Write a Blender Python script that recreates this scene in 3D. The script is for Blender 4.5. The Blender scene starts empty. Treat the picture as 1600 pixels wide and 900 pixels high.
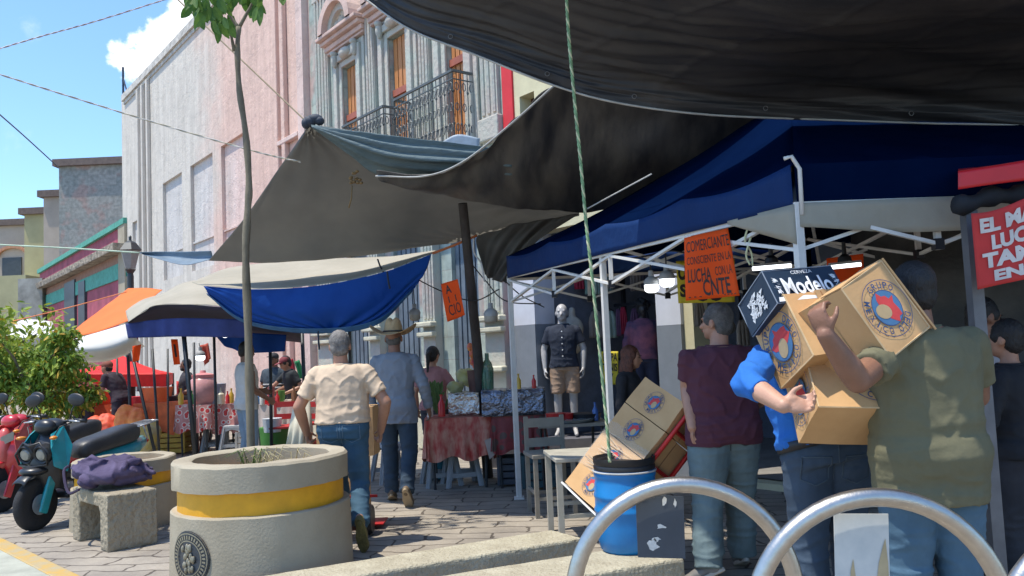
import bpy, bmesh, math, random
from mathutils import Vector as V, Matrix, noise as mnoise
from mathutils.bvhtree import BVHTree
random.seed(7)
sc = bpy.context.scene
COL = sc.collection
PI = math.pi
# ------------------------------------------------------------------ camera
FPX = 1300.0; CAMH = 1.5
PITCH = math.atan(93/FPX); ROLL = math.radians(-2.5)
cd = bpy.data.cameras.new('camera'); cam = bpy.data.objects.new('camera', cd); COL.objects.link(cam)
cd.sensor_width = 36; cd.lens = 36*FPX/1600; cd.clip_end = 3000; cd.clip_start = .05
CR = Matrix.Rotation(PI/2+PITCH, 3, 'X') @ Matrix.Rotation(ROLL, 3, 'Z')
cam.location = (0, 0, CAMH); cam.rotation_euler = CR.to_euler(); sc.camera = cam
CP = V((0, 0, CAMH))
# ------------------------------------------------------------------ world, sun, exposure
TS = V((-.30, -.13, .945)).normalized()          # direction towards the sun
w = bpy.data.worlds.new('World'); sc.world = w; w.use_nodes = True
nt = w.node_tree; nt.nodes.clear()
def NN(nt, t, **k):
    n = nt.nodes.new(t)
    for a, b in k.items(): setattr(n, a, b)
    return n
wo = NN(nt, 'ShaderNodeOutputWorld'); bg = NN(nt, 'ShaderNodeBackground'); sky = NN(nt, 'ShaderNodeTexSky')
sky.sky_type = 'NISHITA'; sky.sun_disc = False
sky.sun_elevation = math.asin(TS.z); sky.sun_rotation = math.atan2(TS.x, TS.y)
sky.air_density = 1.1; sky.dust_density = .6; sky.ozone_density = 2.2
bg.inputs[1].default_value = .15
# clouds painted by direction in the sky
tcw = NN(nt, 'ShaderNodeTexCoord')
def raydir(px, py):
    d = CR @ V(((px-800)/FPX, -(py-450)/FPX, -1)); return d.normalized()
mixc = None
def cloud(px, py, rad, soft, scale, thr, prev):
    d = raydir(px, py)
    dot = NN(nt, 'ShaderNodeVectorMath', operation='DISTANCE'); nt.links.new(tcw.outputs['Generated'], dot.inputs[0]); dot.inputs[1].default_value = d
    n = NN(nt, 'ShaderNodeTexNoise'); n.inputs['Scale'].default_value = scale; n.inputs['Detail'].default_value = 9; n.inputs['Roughness'].default_value = .58
    nt.links.new(tcw.outputs['Generated'], n.inputs['Vector'])
    m1 = NN(nt, 'ShaderNodeMapRange'); m1.inputs[1].default_value = 0; m1.inputs[2].default_value = rad; m1.inputs[3].default_value = thr; m1.inputs[4].default_value = -.45
    nt.links.new(dot.outputs['Value'], m1.inputs[0])
    a = NN(nt, 'ShaderNodeMath', operation='ADD'); nt.links.new(n.outputs[0], a.inputs[0]); nt.links.new(m1.outputs[0], a.inputs[1])
    m2 = NN(nt, 'ShaderNodeMapRange'); m2.inputs[1].default_value = .5; m2.inputs[2].default_value = .5+soft; m2.interpolation_type = 'SMOOTHSTEP'
    nt.links.new(a.outputs[0], m2.inputs[0])
    if prev is None: return m2.outputs[0]
    mx = NN(nt, 'ShaderNodeMath', operation='MAXIMUM'); nt.links.new(prev, mx.inputs[0]); nt.links.new(m2.outputs[0], mx.inputs[1]); return mx.outputs[0]
cm = cloud(268, 72, .10, .10, 15, .42, None)
cm = cloud(330, 30, .11, .12, 15, .46, cm)
cm = cloud(205, 92, .055, .14, 22, .36, cm)
lo = cloud(50, 40, .06, .5, 30, .06, None); lo = cloud(10, 215, .07, .5, 24, .12, lo)
lw = NN(nt, 'ShaderNodeMath', operation='MULTIPLY'); nt.links.new(lo, lw.inputs[0]); lw.inputs[1].default_value = .5
mm = NN(nt, 'ShaderNodeMath', operation='MAXIMUM'); nt.links.new(cm, mm.inputs[0]); nt.links.new(lw.outputs[0], mm.inputs[1])
mixw = NN(nt, 'ShaderNodeMix', data_type='RGBA')
tint = NN(nt, 'ShaderNodeMix', data_type='RGBA', blend_type='MULTIPLY'); tint.inputs[0].default_value = 1
nt.links.new(sky.outputs[0], tint.inputs[6]); tint.inputs[7].default_value = (.80, .98, 1.16, 1)
cn = NN(nt, 'ShaderNodeTexNoise'); cn.inputs['Scale'].default_value = 40; cn.inputs['Detail'].default_value = 6
nt.links.new(tcw.outputs['Generated'], cn.inputs['Vector'])
ccr = NN(nt, 'ShaderNodeValToRGB'); ccr.color_ramp.elements[0].position = .3; ccr.color_ramp.elements[1].position = .65
ccr.color_ramp.elements[0].color = (5.2, 5.7, 6.2, 1); ccr.color_ramp.elements[1].color = (7.4, 7.5, 7.6, 1)
nt.links.new(cn.outputs[0], ccr.inputs[0])
nt.links.new(mm.outputs[0], mixw.inputs[0]); nt.links.new(tint.outputs[2], mixw.inputs[6]); nt.links.new(ccr.outputs[0], mixw.inputs[7])
nt.links.new(mixw.outputs[2], bg.inputs[0]); nt.links.new(bg.outputs[0], wo.inputs[0])
sl = bpy.data.lights.new('sun', 'SUN'); sl.energy = 3.5; sl.angle = math.radians(.6); sl.color = (1, .93, .80)
so = bpy.data.objects.new('sun', sl); COL.objects.link(so); so.location = (0, 0, 20); so.rotation_euler = TS.to_track_quat('Z', 'Y').to_euler()
sc.view_settings.view_transform = 'Standard'; sc.view_settings.look = 'None'; sc.view_settings.exposure = .68; sc.view_settings.gamma = 1
sc.render.engine = 'CYCLES'; sc.cycles.max_bounces = 7; sc.cycles.diffuse_bounces = 4; sc.cycles.transparent_max_bounces = 8
# ------------------------------------------------------------------ pixel helpers: a photo point plus its real distance gives a place
def ray(px, py): return CR @ V(((px-800)/FPX, -(py-450)/FPX, -1))
def at(px, py, Y):
    r = ray(px, py); return CP + r*(Y/r.y)
def gnd(px, py, z=0):
    r = ray(px, py); return CP + r*((z-CAMH)/r.z)
def atz(px, py, z): return gnd(px, py, z)
# ------------------------------------------------------------------ materials
MATS = {}
def mat(name, col, rough=.8, metal=0, var=.18, vs=6, bump=0, bs=40, trans=0, coat=0, col2=None, emit=0, alpha=1, detail=5, spec=None, stretch=None, sheen=0, dist=.01):
    if name in MATS: return MATS[name]
    m = bpy.data.materials.new(name); m.use_nodes = True; nt = m.node_tree; b = nt.nodes['Principled BSDF']; out = nt.nodes['Material Output']
    col = tuple(col)+(1,) if len(col) == 3 else col
    tc = NN(nt, 'ShaderNodeTexCoord'); src = tc.outputs['Object']
    if stretch:
        mp = NN(nt, 'ShaderNodeMapping'); mp.inputs['Scale'].default_value = stretch; nt.links.new(src, mp.inputs[0]); src = mp.outputs[0]
    b.inputs['Roughness'].default_value = rough; b.inputs['Metallic'].default_value = metal
    if spec is not None: b.inputs['Specular IOR Level'].default_value = spec
    if coat: b.inputs['Coat Weight'].default_value = coat
    if sheen: b.inputs['Sheen Weight'].default_value = sheen
    n = NN(nt, 'ShaderNodeTexNoise'); n.inputs['Scale'].default_value = vs; n.inputs['Detail'].default_value = detail; n.inputs['Roughness'].default_value = .6
    nt.links.new(src, n.inputs['Vector'])
    r = NN(nt, 'ShaderNodeValToRGB'); r.color_ramp.elements[0].position = .32; r.color_ramp.elements[1].position = .68
    c2 = tuple(col2)+(1,) if col2 else tuple(min(1, c*(1+var)) for c in col[:3])+(1,)
    c1 = col if col2 else tuple(c*(1-var) for c in col[:3])+(1,)
    r.color_ramp.elements[0].color = c1; r.color_ramp.elements[1].color = c2
    nt.links.new(n.outputs[0], r.inputs[0]); nt.links.new(r.outputs[0], b.inputs['Base Color'])
    if bump:
        n2 = NN(nt, 'ShaderNodeTexNoise'); n2.inputs['Scale'].default_value = bs; n2.inputs['Detail'].default_value = 5
        nt.links.new(src, n2.inputs['Vector'])
        bp = NN(nt, 'ShaderNodeBump'); bp.inputs['Strength'].default_value = bump; bp.inputs['Distance'].default_value = dist
        nt.links.new(n2.outputs[0], bp.inputs['Height']); nt.links.new(bp.outputs[0], b.inputs['Normal'])
    if emit:
        b.inputs['Emission Color'].default_value = col; b.inputs['Emission Strength'].default_value = emit
    if alpha < 1: b.inputs['Alpha'].default_value = alpha
    if trans:
        t = NN(nt, 'ShaderNodeBsdfTranslucent'); mx = NN(nt, 'ShaderNodeMixShader'); mx.inputs[0].default_value = trans
        nt.links.new(r.outputs[0], t.inputs[0]); nt.links.new(b.outputs[0], mx.inputs[1]); nt.links.new(t.outputs[0], mx.inputs[2]); nt.links.new(mx.outputs[0], out.inputs[0])
    MATS[name] = m; return m
# ------------------------------------------------------------------ mesh builder
class MB:
    def __init__(s): s.v = []; s.f = []; s.mi = []; s.cm = 0
    def add(s, vs, fs):
        o = len(s.v); s.v += [V(p) for p in vs]; s.f += [tuple(i+o for i in f) for f in fs]; s.mi += [s.cm]*len(fs); return s
    def box(s, c, sz, R=None):
        c = V(c); hx, hy, hz = sz[0]/2, sz[1]/2, sz[2]/2
        vs = [V((x, y, z)) for x in (-hx, hx) for y in (-hy, hy) for z in (-hz, hz)]
        if R is not None: vs = [R @ p for p in vs]
        return s.add([c+p for p in vs], [(0, 1, 3, 2), (4, 6, 7, 5), (0, 4, 5, 1), (2, 3, 7, 6), (0, 2, 6, 4), (1, 5, 7, 3)])
    def bb(s, a, b):
        a = V(a); b = V(b); return s.box((a+b)/2, [abs(b[i]-a[i]) for i in range(3)])
    def tube(s, pts, r, n=8, cap=True, flat=1):
        pts = [V(p) for p in pts]; N = len(pts); rs = r if isinstance(r, (list, tuple)) else [r]*N
        vs = []; up = None
        for i, p in enumerate(pts):
            d = (pts[min(i+1, N-1)]-pts[max(i-1, 0)]).normalized()
            if up is None: up = V((0, 0, 1)) if abs(d.z) < .9 else V((1, 0, 0))
            a = d.cross(up).normalized(); b = a.cross(d).normalized(); up = b
            for k in range(n):
                t = 2*PI*k/n; vs.append(p+(a*math.cos(t)+b*math.sin(t)*flat)*rs[i])
        fs = [(i*n+k, i*n+(k+1) % n, (i+1)*n+(k+1) % n, (i+1)*n+k) for i in range(N-1) for k in range(n)]
        if cap: fs += [tuple(range(n))[::-1], tuple((N-1)*n+k for k in range(n))]
        return s.add(vs, fs)
    def bar(s, a, b, w_, h_=None):
        a = V(a); b = V(b); h_ = h_ or w_; d = (b-a); L = d.length; d.normalize()
        q = d.to_track_quat('X', 'Z').to_matrix(); return s.box((a+b)/2, (L, w_, h_), q)
    def lathe(s, prof, c=(0, 0, 0), n=24, sx=1, sy=1, R=None):
        c = V(c); vs = []
        for r, z in prof:
            for k in range(n):
                p = V((r*sx*math.cos(2*PI*k/n), r*sy*math.sin(2*PI*k/n), z))
                vs.append(c+(R @ p if R is not None else p))
        N = len(prof)
        fs = [(i*n+k, i*n+(k+1) % n, (i+1)*n+(k+1) % n, (i+1)*n+k) for i in range(N-1) for k in range(n)]
        fs += [tuple(range(n))[::-1], tuple((N-1)*n+k for k in range(n))]
        return s.add(vs, fs)
    def ell(s, c, r, n=14, m=8, R=None):
        r = r if isinstance(r, (tuple, list)) else (r, r, r); c = V(c); vs = []
        for i in range(1, m):
            a = PI*i/m
            for k in range(n):
                p = V((r[0]*math.sin(a)*math.cos(2*PI*k/n), r[1]*math.sin(a)*math.sin(2*PI*k/n), -r[2]*math.cos(a)))
                vs.append(p)
        vs += [V((0, 0, -r[2])), V((0, 0, r[2]))]
        if R is not None: vs = [R @ p for p in vs]
        fs = [(i*n+k, i*n+(k+1) % n, (i+1)*n+(k+1) % n, (i+1)*n+k) for i in range(m-2) for k in range(n)]
        b = (m-1)*n
        fs += [(b, (k+1) % n, k) for k in range(n)] + [(b+1, (m-2)*n+k, (m-2)*n+(k+1) % n) for k in range(n)]
        return s.add([c+p for p in vs], fs)
    def cone(s, p0, p1, r0, r1, n=12, c0=True, c1=True):     # tapered limb, rounded where asked
        s.tube([p0, p1], [r0, r1], n)
        if c0: s.ell(p0, r0, n, 8)
        if c1: s.ell(p1, r1, n, 8)
        return s
    def prism(s, poly, z0, z1, f=None):
        n = len(poly); vs = [V((x, y, z0)) for x, y in poly]+[V((x, y, z1)) for x, y in poly]
        if f: vs = [f(p) for p in vs]
        return s.add(vs, [tuple(range(n))[::-1], tuple(range(n, 2*n))]+[(i, (i+1) % n, n+(i+1) % n, n+i) for i in range(n)])
    def grid(s, g):
        nu = len(g); nv = len(g[0])
        return s.add([p for r in g for p in r], [(i*nv+j, (i+1)*nv+j, (i+1)*nv+j+1, i*nv+j+1) for i in range(nu-1) for j in range(nv-1)])
    def build(s, name, m, parent=None, world=True, smooth=False, bevel=0, solid=0, fix=True, jit=0, sub=0):
        me = bpy.data.meshes.new(name); o = bpy.data.objects.new(name, me); COL.objects.link(o)
        vs = s.v
        if jit: vs = [p+V((mnoise.noise(p*9), mnoise.noise(p*9+V((5, 5, 5))), mnoise.noise(p*9+V((9, 1, 4)))))*jit for p in vs]
        if parent is not None:
            o.parent = parent
            if world:
                Mi = (Matrix.LocRotScale(parent.location, parent.rotation_euler, None)).inverted(); vs = [Mi @ p for p in vs]
                if parent.parent is not None:
                    g = parent.parent; Mi = Matrix.LocRotScale(g.location, g.rotation_euler, None).inverted(); vs = [Mi @ p for p in s.v]; vs = [p-parent.location for p in vs]
        elif world:
            mn = V([min(p[i] for p in vs) for i in range(3)]); mxx = V([max(p[i] for p in vs) for i in range(3)])
            c = V(((mn.x+mxx.x)/2, (mn.y+mxx.y)/2, mn.z)); vs = [p-c for p in vs]; o.location = c
        me.from_pydata([tuple(p) for p in vs], [], s.f)
        ms = m if isinstance(m, list) else [m]
        for q in ms: me.materials.append(q)
        if len(ms) > 1: me.polygons.foreach_set('material_index', s.mi)
        if fix:
            b = bmesh.new(); b.from_mesh(me); bmesh.ops.recalc_face_normals(b, faces=b.faces); b.to_mesh(me); b.free()
        if smooth:
            me.polygons.foreach_set('use_smooth', [True]*len(me.polygons))
            try: me.set_sharp_from_angle(angle=math.radians(smooth if smooth > 1 else 180))
            except Exception: pass
        if bevel:
            d = o.modifiers.new('bevel', 'BEVEL'); d.width = bevel; d.segments = 2; d.limit_method = 'ANGLE'; d.angle_limit = .6
        if solid:
            d = o.modifiers.new('solid', 'SOLIDIFY'); d.thickness = solid; d.offset = 0
        if sub:
            d = o.modifiers.new('sub', 'SUBSURF'); d.levels = sub; d.render_levels = sub
        return o
def tag(o, label, cat, group=None, kind=None):
    if label: o['label'] = label
    if cat: o['category'] = cat
    if group: o['group'] = group
    if kind: o['kind'] = kind
    return o
def empty(name, loc=(0, 0, 0), rz=0, label=None, cat=None, group=None):
    o = bpy.data.objects.new(name, None); COL.objects.link(o); o.location = loc; o.rotation_euler = (0, 0, rz); o.empty_display_size = .1
    if label: tag(o, label, cat, group)
    return o
def copytree(r, loc, rz=0, label=None, group=None, scale=None):
    def cp(o, par):
        c = o.copy(); COL.objects.link(c)
        if par is not None: c.parent = par
        for ch in [x for x in COL.objects if x.parent == o]: cp(ch, c)
        return c
    c = cp(r, None); c.location = loc; c.rotation_euler = (0, 0, rz)
    if scale: c.scale = scale
    if label: c['label'] = label
    if group: c['group'] = group
    return c
def baked(o):
    dg = bpy.context.evaluated_depsgraph_get(); me = bpy.data.meshes.new_from_object(o.evaluated_get(dg)); o.modifiers.clear(); old = o.data; o.data = me; me.name = old.name; return o
# smooth sheets through control points
def catmull(p, t):
    n = len(p)-1; x = min(max(t*n, 0), n-1e-6); i = int(x); f = x-i
    a = p[max(i-1, 0)]; b = p[i]; c = p[i+1]; d = p[min(i+2, n)]
    if i == 0: a = b*2-c
    if i+2 > n: d = c*2-b
    return .5*((2*b)+(c-a)*f+(2*a-5*b+4*c-d)*f*f+(3*b-a-3*c+d)*f**3)
def sheet(ctrl, nu=60, nv=60, wr=None):
    ctrl = [[V(p) for p in r] for r in ctrl]; g = []
    for i in range(nu+1):
        u = i/nu; row = [catmull([r[j] for r in ctrl], u) for j in range(len(ctrl[0]))]
        g.append([catmull(row, j/nv) for j in range(nv+1)])
    if wr:
        h = []
        for i in range(nu+1):
            rr = []
            for j in range(nv+1):
                a = g[min(i+1, nu)][j]-g[max(i-1, 0)][j]; b = g[i][min(j+1, nv)]-g[i][max(j-1, 0)][:] if False else g[i][min(j+1, nv)]-g[i][max(j-1, 0)]
                n = a.cross(b)
                n = n.normalized() if n.length > 1e-9 else V((0, 0, 1))
                rr.append(g[i][j]+n*wr(i/nu, j/nv, g[i][j]))
            h.append(rr)
        g = h
    return g
def pinch(cs):       # folds fanning out of tie points: (u, v, amplitude, folds, reach)
    def f(u, v, p):
        d = 0
        for cu, cv, A, n, R in cs:
            du = u-cu; dv = v-cv; r = math.hypot(du, dv); th = math.atan2(dv, du)
            d += A*math.sin(n*th+2.1*math.sin(th*3+cu*7))*math.exp(-r/R)*min(1, r/.03)
        d += .012*mnoise.noise(p*2.2)+.004*mnoise.noise(V((p.x*9, p.y*3, p.z*9)))
        return d
    return f
# lettering mapped on a four-cornered surface
def text_data(s, size=1, bold=0, shear=0, jitter=0, spacing=1):
    cu = bpy.data.curves.new('t', 'FONT'); cu.body = s; cu.size = size; cu.offset = bold; cu.shear = shear; cu.align_x = 'CENTER'; cu.align_y = 'CENTER'; cu.resolution_u = 3; cu.space_character = spacing
    o = bpy.data.objects.new('t', cu); COL.objects.link(o); dg = bpy.context.evaluated_depsgraph_get(); dg.update()
    me = bpy.data.meshes.new_from_object(o.evaluated_get(dg))
    vs = [v.co.copy() for v in me.vertices]; fs = [tuple(p.vertices) for p in me.polygons]
    bpy.data.objects.remove(o); bpy.data.curves.remove(cu); bpy.data.meshes.remove(me)
    if vs:
        x0 = min(p.x for p in vs); x1 = max(p.x for p in vs); y0 = min(p.y for p in vs); y1 = max(p.y for p in vs)
        vs = [V(((p.x-x0)/(x1-x0), (p.y-y0)/max(1e-6, y1-y0), 0)) for p in vs]
        if jitter: vs = [V((p.x, p.y+jitter*mnoise.noise(V((p.x*6, len(s), 0))), 0)) for p in vs]
    return vs, fs
def bil(Q, u, v):      # Q = top-left, top-right, bottom-right, bottom-left; v down
    return (Q[0]*(1-u)+Q[1]*u)*(1-v)+(Q[3]*(1-u)+Q[2]*u)*v
def lettering(mb, s, Q, rect, off=.003, bold=0, shear=0, jitter=0, warp=None, spacing=1):
    vs, fs = text_data(s, 1, bold, shear, jitter, spacing); u0, v0, u1, v1 = rect
    n = (Q[1]-Q[0]).cross(Q[3]-Q[0]).normalized()
    if n.dot(CP-Q[0]) < 0: n = -n
    out = []
    for p in vs:
        u = u0+(u1-u0)*p.x; v = v1+(v0-v1)*p.y
        q = warp(u, v) if warp else bil(Q, u, v)
        out.append(q+n*off)
    mb.add(out, fs)
def patch(mb, Q, pts, off=.003):
    n = (Q[1]-Q[0]).cross(Q[3]-Q[0]).normalized()
    if n.dot(CP-Q[0]) < 0: n = -n
    mb.add([bil(Q, u, v)+n*off for u, v in pts], [tuple(range(len(pts)))])
# ------------------------------------------------------------------ ground
def paving_mat():
    m = bpy.data.materials.new('paving_stone'); m.use_nodes = True; nt = m.node_tree; b = nt.nodes['Principled BSDF']
    tc = NN(nt, 'ShaderNodeTexCoord'); mp = NN(nt, 'ShaderNodeMapping'); mp.inputs['Rotation'].default_value = (0, 0, .1)
    nt.links.new(tc.outputs['Object'], mp.inputs[0])
    nz = NN(nt, 'ShaderNodeTexNoise'); nz.inputs['Scale'].default_value = 2.2; nz.inputs['Detail'].default_value = 3; nt.links.new(mp.outputs[0], nz.inputs['Vector'])
    vm = NN(nt, 'ShaderNodeVectorMath', operation='MULTIPLY_ADD'); nt.links.new(nz.outputs['Color'], vm.inputs[0]); vm.inputs[1].default_value = (.30, .26, 0); nt.links.new(mp.outputs[0], vm.inputs[2])
    br = NN(nt, 'ShaderNodeTexBrick'); br.inputs['Scale'].default_value = 1; br.inputs['Brick Width'].default_value = .52; br.inputs['Row Height'].default_value = .2
    br.inputs['Mortar Size'].default_value = .012; br.inputs['Mortar Smooth'].default_value = .5; br.inputs['Bias'].default_value = 0
    br.inputs['Color1'].default_value = (.335, .305, .26, 1); br.inputs['Color2'].default_value = (.27, .245, .21, 1); br.inputs['Mortar'].default_value = (.10, .085, .07, 1)
    nt.links.new(vm.outputs[0], br.inputs['Vector'])
    n2 = NN(nt, 'ShaderNodeTexNoise'); n2.inputs['Scale'].default_value = 1.3; n2.inputs['Detail'].default_value = 8; n2.inputs['Roughness'].default_value = .7; nt.links.new(tc.outputs['Object'], n2.inputs['Vector'])
    r = NN(nt, 'ShaderNodeValToRGB'); r.color_ramp.elements[0].position = .3; r.color_ramp.elements[0].color = (.68, .66, .66, 1); r.color_ramp.elements[1].position = .7; r.color_ramp.elements[1].color = (1.2, 1.16, 1.1, 1)
    nt.links.new(n2.outputs[0], r.inputs[0])
    mx = NN(nt, 'ShaderNodeMix', data_type='RGBA', blend_type='MULTIPLY'); mx.inputs[0].default_value = 1; nt.links.new(br.outputs[0], mx.inputs[6]); nt.links.new(r.outputs[0], mx.inputs[7])
    nt.links.new(mx.outputs[2], b.inputs['Base Color']); b.inputs['Roughness'].default_value = .85
    n3 = NN(nt, 'ShaderNodeTexNoise'); n3.inputs['Scale'].default_value = 26; n3.inputs['Detail'].default_value = 6; nt.links.new(tc.outputs['Object'], n3.inputs['Vector'])
    ad = NN(nt, 'ShaderNodeMath', operation='MULTIPLY_ADD'); nt.links.new(br.outputs['Fac'], ad.inputs[0]); ad.inputs[1].default_value = -1.2; nt.links.new(n3.outputs[0], ad.inputs[2])
    bp = NN(nt, 'ShaderNodeBump'); bp.inputs['Strength'].default_value = .7; bp.inputs['Distance'].default_value = .012; nt.links.new(ad.outputs[0], bp.inputs['Height']); nt.links.new(bp.outputs[0], b.inputs['Normal'])
    return m
g = MB(); g.grid([[V((-400+800*i/8, -200+900*j/8, 0)) for j in range(9)] for i in range(9)])
tag(g.build('ground', paving_mat(), world=False), None, None, kind='structure')
M_conc = mat('concrete', (.31, .262, .185), .92, col2=(.40, .35, .26), vs=2.2, bump=.45, bs=60, dist=.006, detail=9)
M_kerb = mat('kerb_concrete', (.52, .48, .36), .9, var=.28, vs=9, bump=.8, bs=30, dist=.015)
M_yel = mat('worn_yellow_paint', (.50, .30, .05), .75, col2=(.36, .31, .2), vs=9, bump=.3)
M_yel2 = mat('yellow_band_paint', (.68, .33, .008), .55, var=.1, vs=8)
# sidewalk at the lower left with its yellow kerb
a0 = gnd(-60, 815); a1 = gnd(122, 905); d = (a1-a0).normalized(); a0 = a0-d*6; a1 = a1+d*1.2; nrm = V((-d.y, d.x, 0))
if nrm.dot(V((-1, -1, 0))) < 0: nrm = -nrm
s = MB(); s.add([a0+nrm*.16+V((0, 0, z)) for z in (0, .102)]+[], [])
def slab(mb, p, q, w0, w1, z0, z1):
    vs = [p+nrm*w0, q+nrm*w0, q+nrm*w1, p+nrm*w1]; mb.add([v+V((0, 0, z)) for z in (z0, z1) for v in vs], [(0, 1, 2, 3), (4, 5, 6, 7), (0, 1, 5, 4), (1, 2, 6, 5), (2, 3, 7, 6), (3, 0, 4, 7)])
s = MB(); slab(s, a0, a1, .141, 4, .0, .03)
tag(s.build('sidewalk', mat('sidewalk_concrete', (.36, .365, .30), .9, var=.15, vs=5, bump=.3)), None, None, kind='structure')
s = MB(); slab(s, a0, a1, 0, .14, 0, .035)
tag(s.build('kerb', M_yel, bevel=.01), None, None, kind='structure')
# ------------------------------------------------------------------ facade frame: local x runs down the street, local y towards it
FO = V((.45, 10.8, 0)); FD = V((-.616, .788, 0)).normalized(); FN = V((-FD.y, FD.x, 0)); FR = math.atan2(FD.y, FD.x)
def tz(px, py, off=0):
    r = ray(px, py); o = FO+FN*off; k = (o-CP).dot(FN)/r.dot(FN); p = CP+r*k
    return (p-FO).dot(FD), p.z
def fw(t, z, off=0): return FO+FD*t+FN*off+V((0, 0, z))
def wallholes(mb, t0, t1, z0, z1, holes, th=.35, rev=.25, y=0):
    ts = sorted({t0, t1, *[h[0] for h in holes], *[h[1] for h in holes]}); zs = sorted({z0, z1, *[h[2] for h in holes], *[h[3] for h in holes]})
    ts = [t for t in ts if t0 <= t <= t1]; zs = [z for z in zs if z0 <= z <= z1]
    for i in range(len(ts)-1):
        for j in range(len(zs)-1):
            ct = (ts[i]+ts[i+1])/2; cz = (zs[j]+zs[j+1])/2
            if any(h[0] < ct < h[1] and h[2] < cz < h[3] for h in holes): continue
            a, b, c, d_ = ts[i], ts[i+1], zs[j], zs[j+1]
            mb.add([(a, y, c), (b, y, c), (b, y, d_), (a, y, d_)], [(0, 1, 2, 3)])
    for h in holes:
        a, b, c, d_ = h[:4]; r = y-rev
        mb.add([(a, y, c), (b, y, c), (b, y, d_), (a, y, d_), (a, r, c), (b, r, c), (b, r, d_), (a, r, d_)], [(0, 1, 5, 4), (1, 2, 6, 5), (2, 3, 7, 6), (3, 0, 4, 7)])
    mb.add([(t0, y, z0), (t0, y, z1), (t0, y-th, z1), (t0, y-th, z0)], [(0, 1, 2, 3)]); mb.add([(t1, y, z0), (t1, y, z1), (t1, y-th, z1), (t1, y-th, z0)], [(0, 1, 2, 3)])
    mb.add([(t0, y, z1), (t1, y, z1), (t1, y-th, z1), (t0, y-th, z1)], [(0, 1, 2, 3)])
    return mb
def fbox(mb, t0, t1, z0, z1, y0, y1): return mb.bb((t0, y0, z0), (t1, y1, z1))
def building(name, t, label, cat='building', y=0):
    return empty(name, FO+FD*t+FN*y, FR, label, cat)
# plaster that turns from weathered white to faded pink along the wall
def plaster(name, c1, c2, x0, x1, bump=.3, stain=(.42, .38, .36)):
    m = bpy.data.materials.new(name); m.use_nodes = True; nt = m.node_tree; b = nt.nodes['Principled BSDF']; b.inputs['Roughness'].default_value = .9
    tc = NN(nt, 'ShaderNodeTexCoord'); sx = NN(nt, 'ShaderNodeSeparateXYZ'); nt.links.new(tc.outputs['Object'], sx.inputs[0])
    n = NN(nt, 'ShaderNodeTexNoise'); n.inputs['Scale'].default_value = .45; n.inputs['Detail'].default_value = 8; n.inputs['Roughness'].default_value = .6; nt.links.new(tc.outputs['Object'], n.inputs['Vector'])
    mr = NN(nt, 'ShaderNodeMapRange'); mr.inputs[1].default_value = x0; mr.inputs[2].default_value = x1; nt.links.new(sx.outputs['X'], mr.inputs[0])
    ad = NN(nt, 'ShaderNodeMath', operation='MULTIPLY_ADD'); nt.links.new(n.outputs[0], ad.inputs[0]); ad.inputs[1].default_value = .9; nt.links.new(mr.outputs[0], ad.inputs[2])
    mr2 = NN(nt, 'ShaderNodeMapRange', interpolation_type='SMOOTHSTEP'); mr2.inputs[1].default_value = .75; mr2.inputs[2].default_value = 1.15; nt.links.new(ad.outputs[0], mr2.inputs[0])
    mx = NN(nt, 'ShaderNodeMix', data_type='RGBA'); nt.links.new(mr2.outputs[0], mx.inputs[0]); mx.inputs[6].default_value = c2+(1,); mx.inputs[7].default_value = c1+(1,)
    n2 = NN(nt, 'ShaderNodeTexNoise'); n2.inputs['Scale'].default_value = 1.1; n2.inputs['Detail'].default_value = 10; n2.inputs['Roughness'].default_value = .72
    mp = NN(nt, 'ShaderNodeMapping'); mp.inputs['Scale'].default_value = (2.8, 1, .38); nt.links.new(tc.outputs['Object'], mp.inputs[0]); nt.links.new(mp.outputs[0], n2.inputs['Vector'])
    cr = NN(nt, 'ShaderNodeValToRGB'); cr.color_ramp.elements[0].position = .34; cr.color_ramp.elements[0].color = (.80, .79, .78, 1); cr.color_ramp.elements[1].position = .6; cr.color_ramp.elements[1].color = (1.06, 1.06, 1.06, 1)
    nt.links.new(n2.outputs[0], cr.inputs[0])
    m2 = NN(nt, 'ShaderNodeMix', data_type='RGBA', blend_type='MULTIPLY'); m2.inputs[0].default_value = 1; nt.links.new(mx.outputs[2], m2.inputs[6]); nt.links.new(cr.outputs[0], m2.inputs[7])
    nt.links.new(m2.outputs[2], b.inputs['Base Color'])
    n3 = NN(nt, 'ShaderNodeTexNoise'); n3.inputs['Scale'].default_value = 2.6; n3.inputs['Detail'].default_value = 9; n3.inputs['Roughness'].default_value = .65; nt.links.new(tc.outputs['Object'], n3.inputs['Vector'])
    c3 = NN(nt, 'ShaderNodeValToRGB'); c3.color_ramp.elements[0].position = .44; c3.color_ramp.elements[1].position = .56; nt.links.new(n3.outputs[0], c3.inputs[0])
    bp = NN(nt, 'ShaderNodeBump'); bp.inputs['Strength'].default_value = bump; bp.inputs['Distance'].default_value = .025; nt.links.new(c3.outputs[0], bp.inputs['Height']); nt.links.new(bp.outputs[0], b.inputs['Normal'])
    return m
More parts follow.
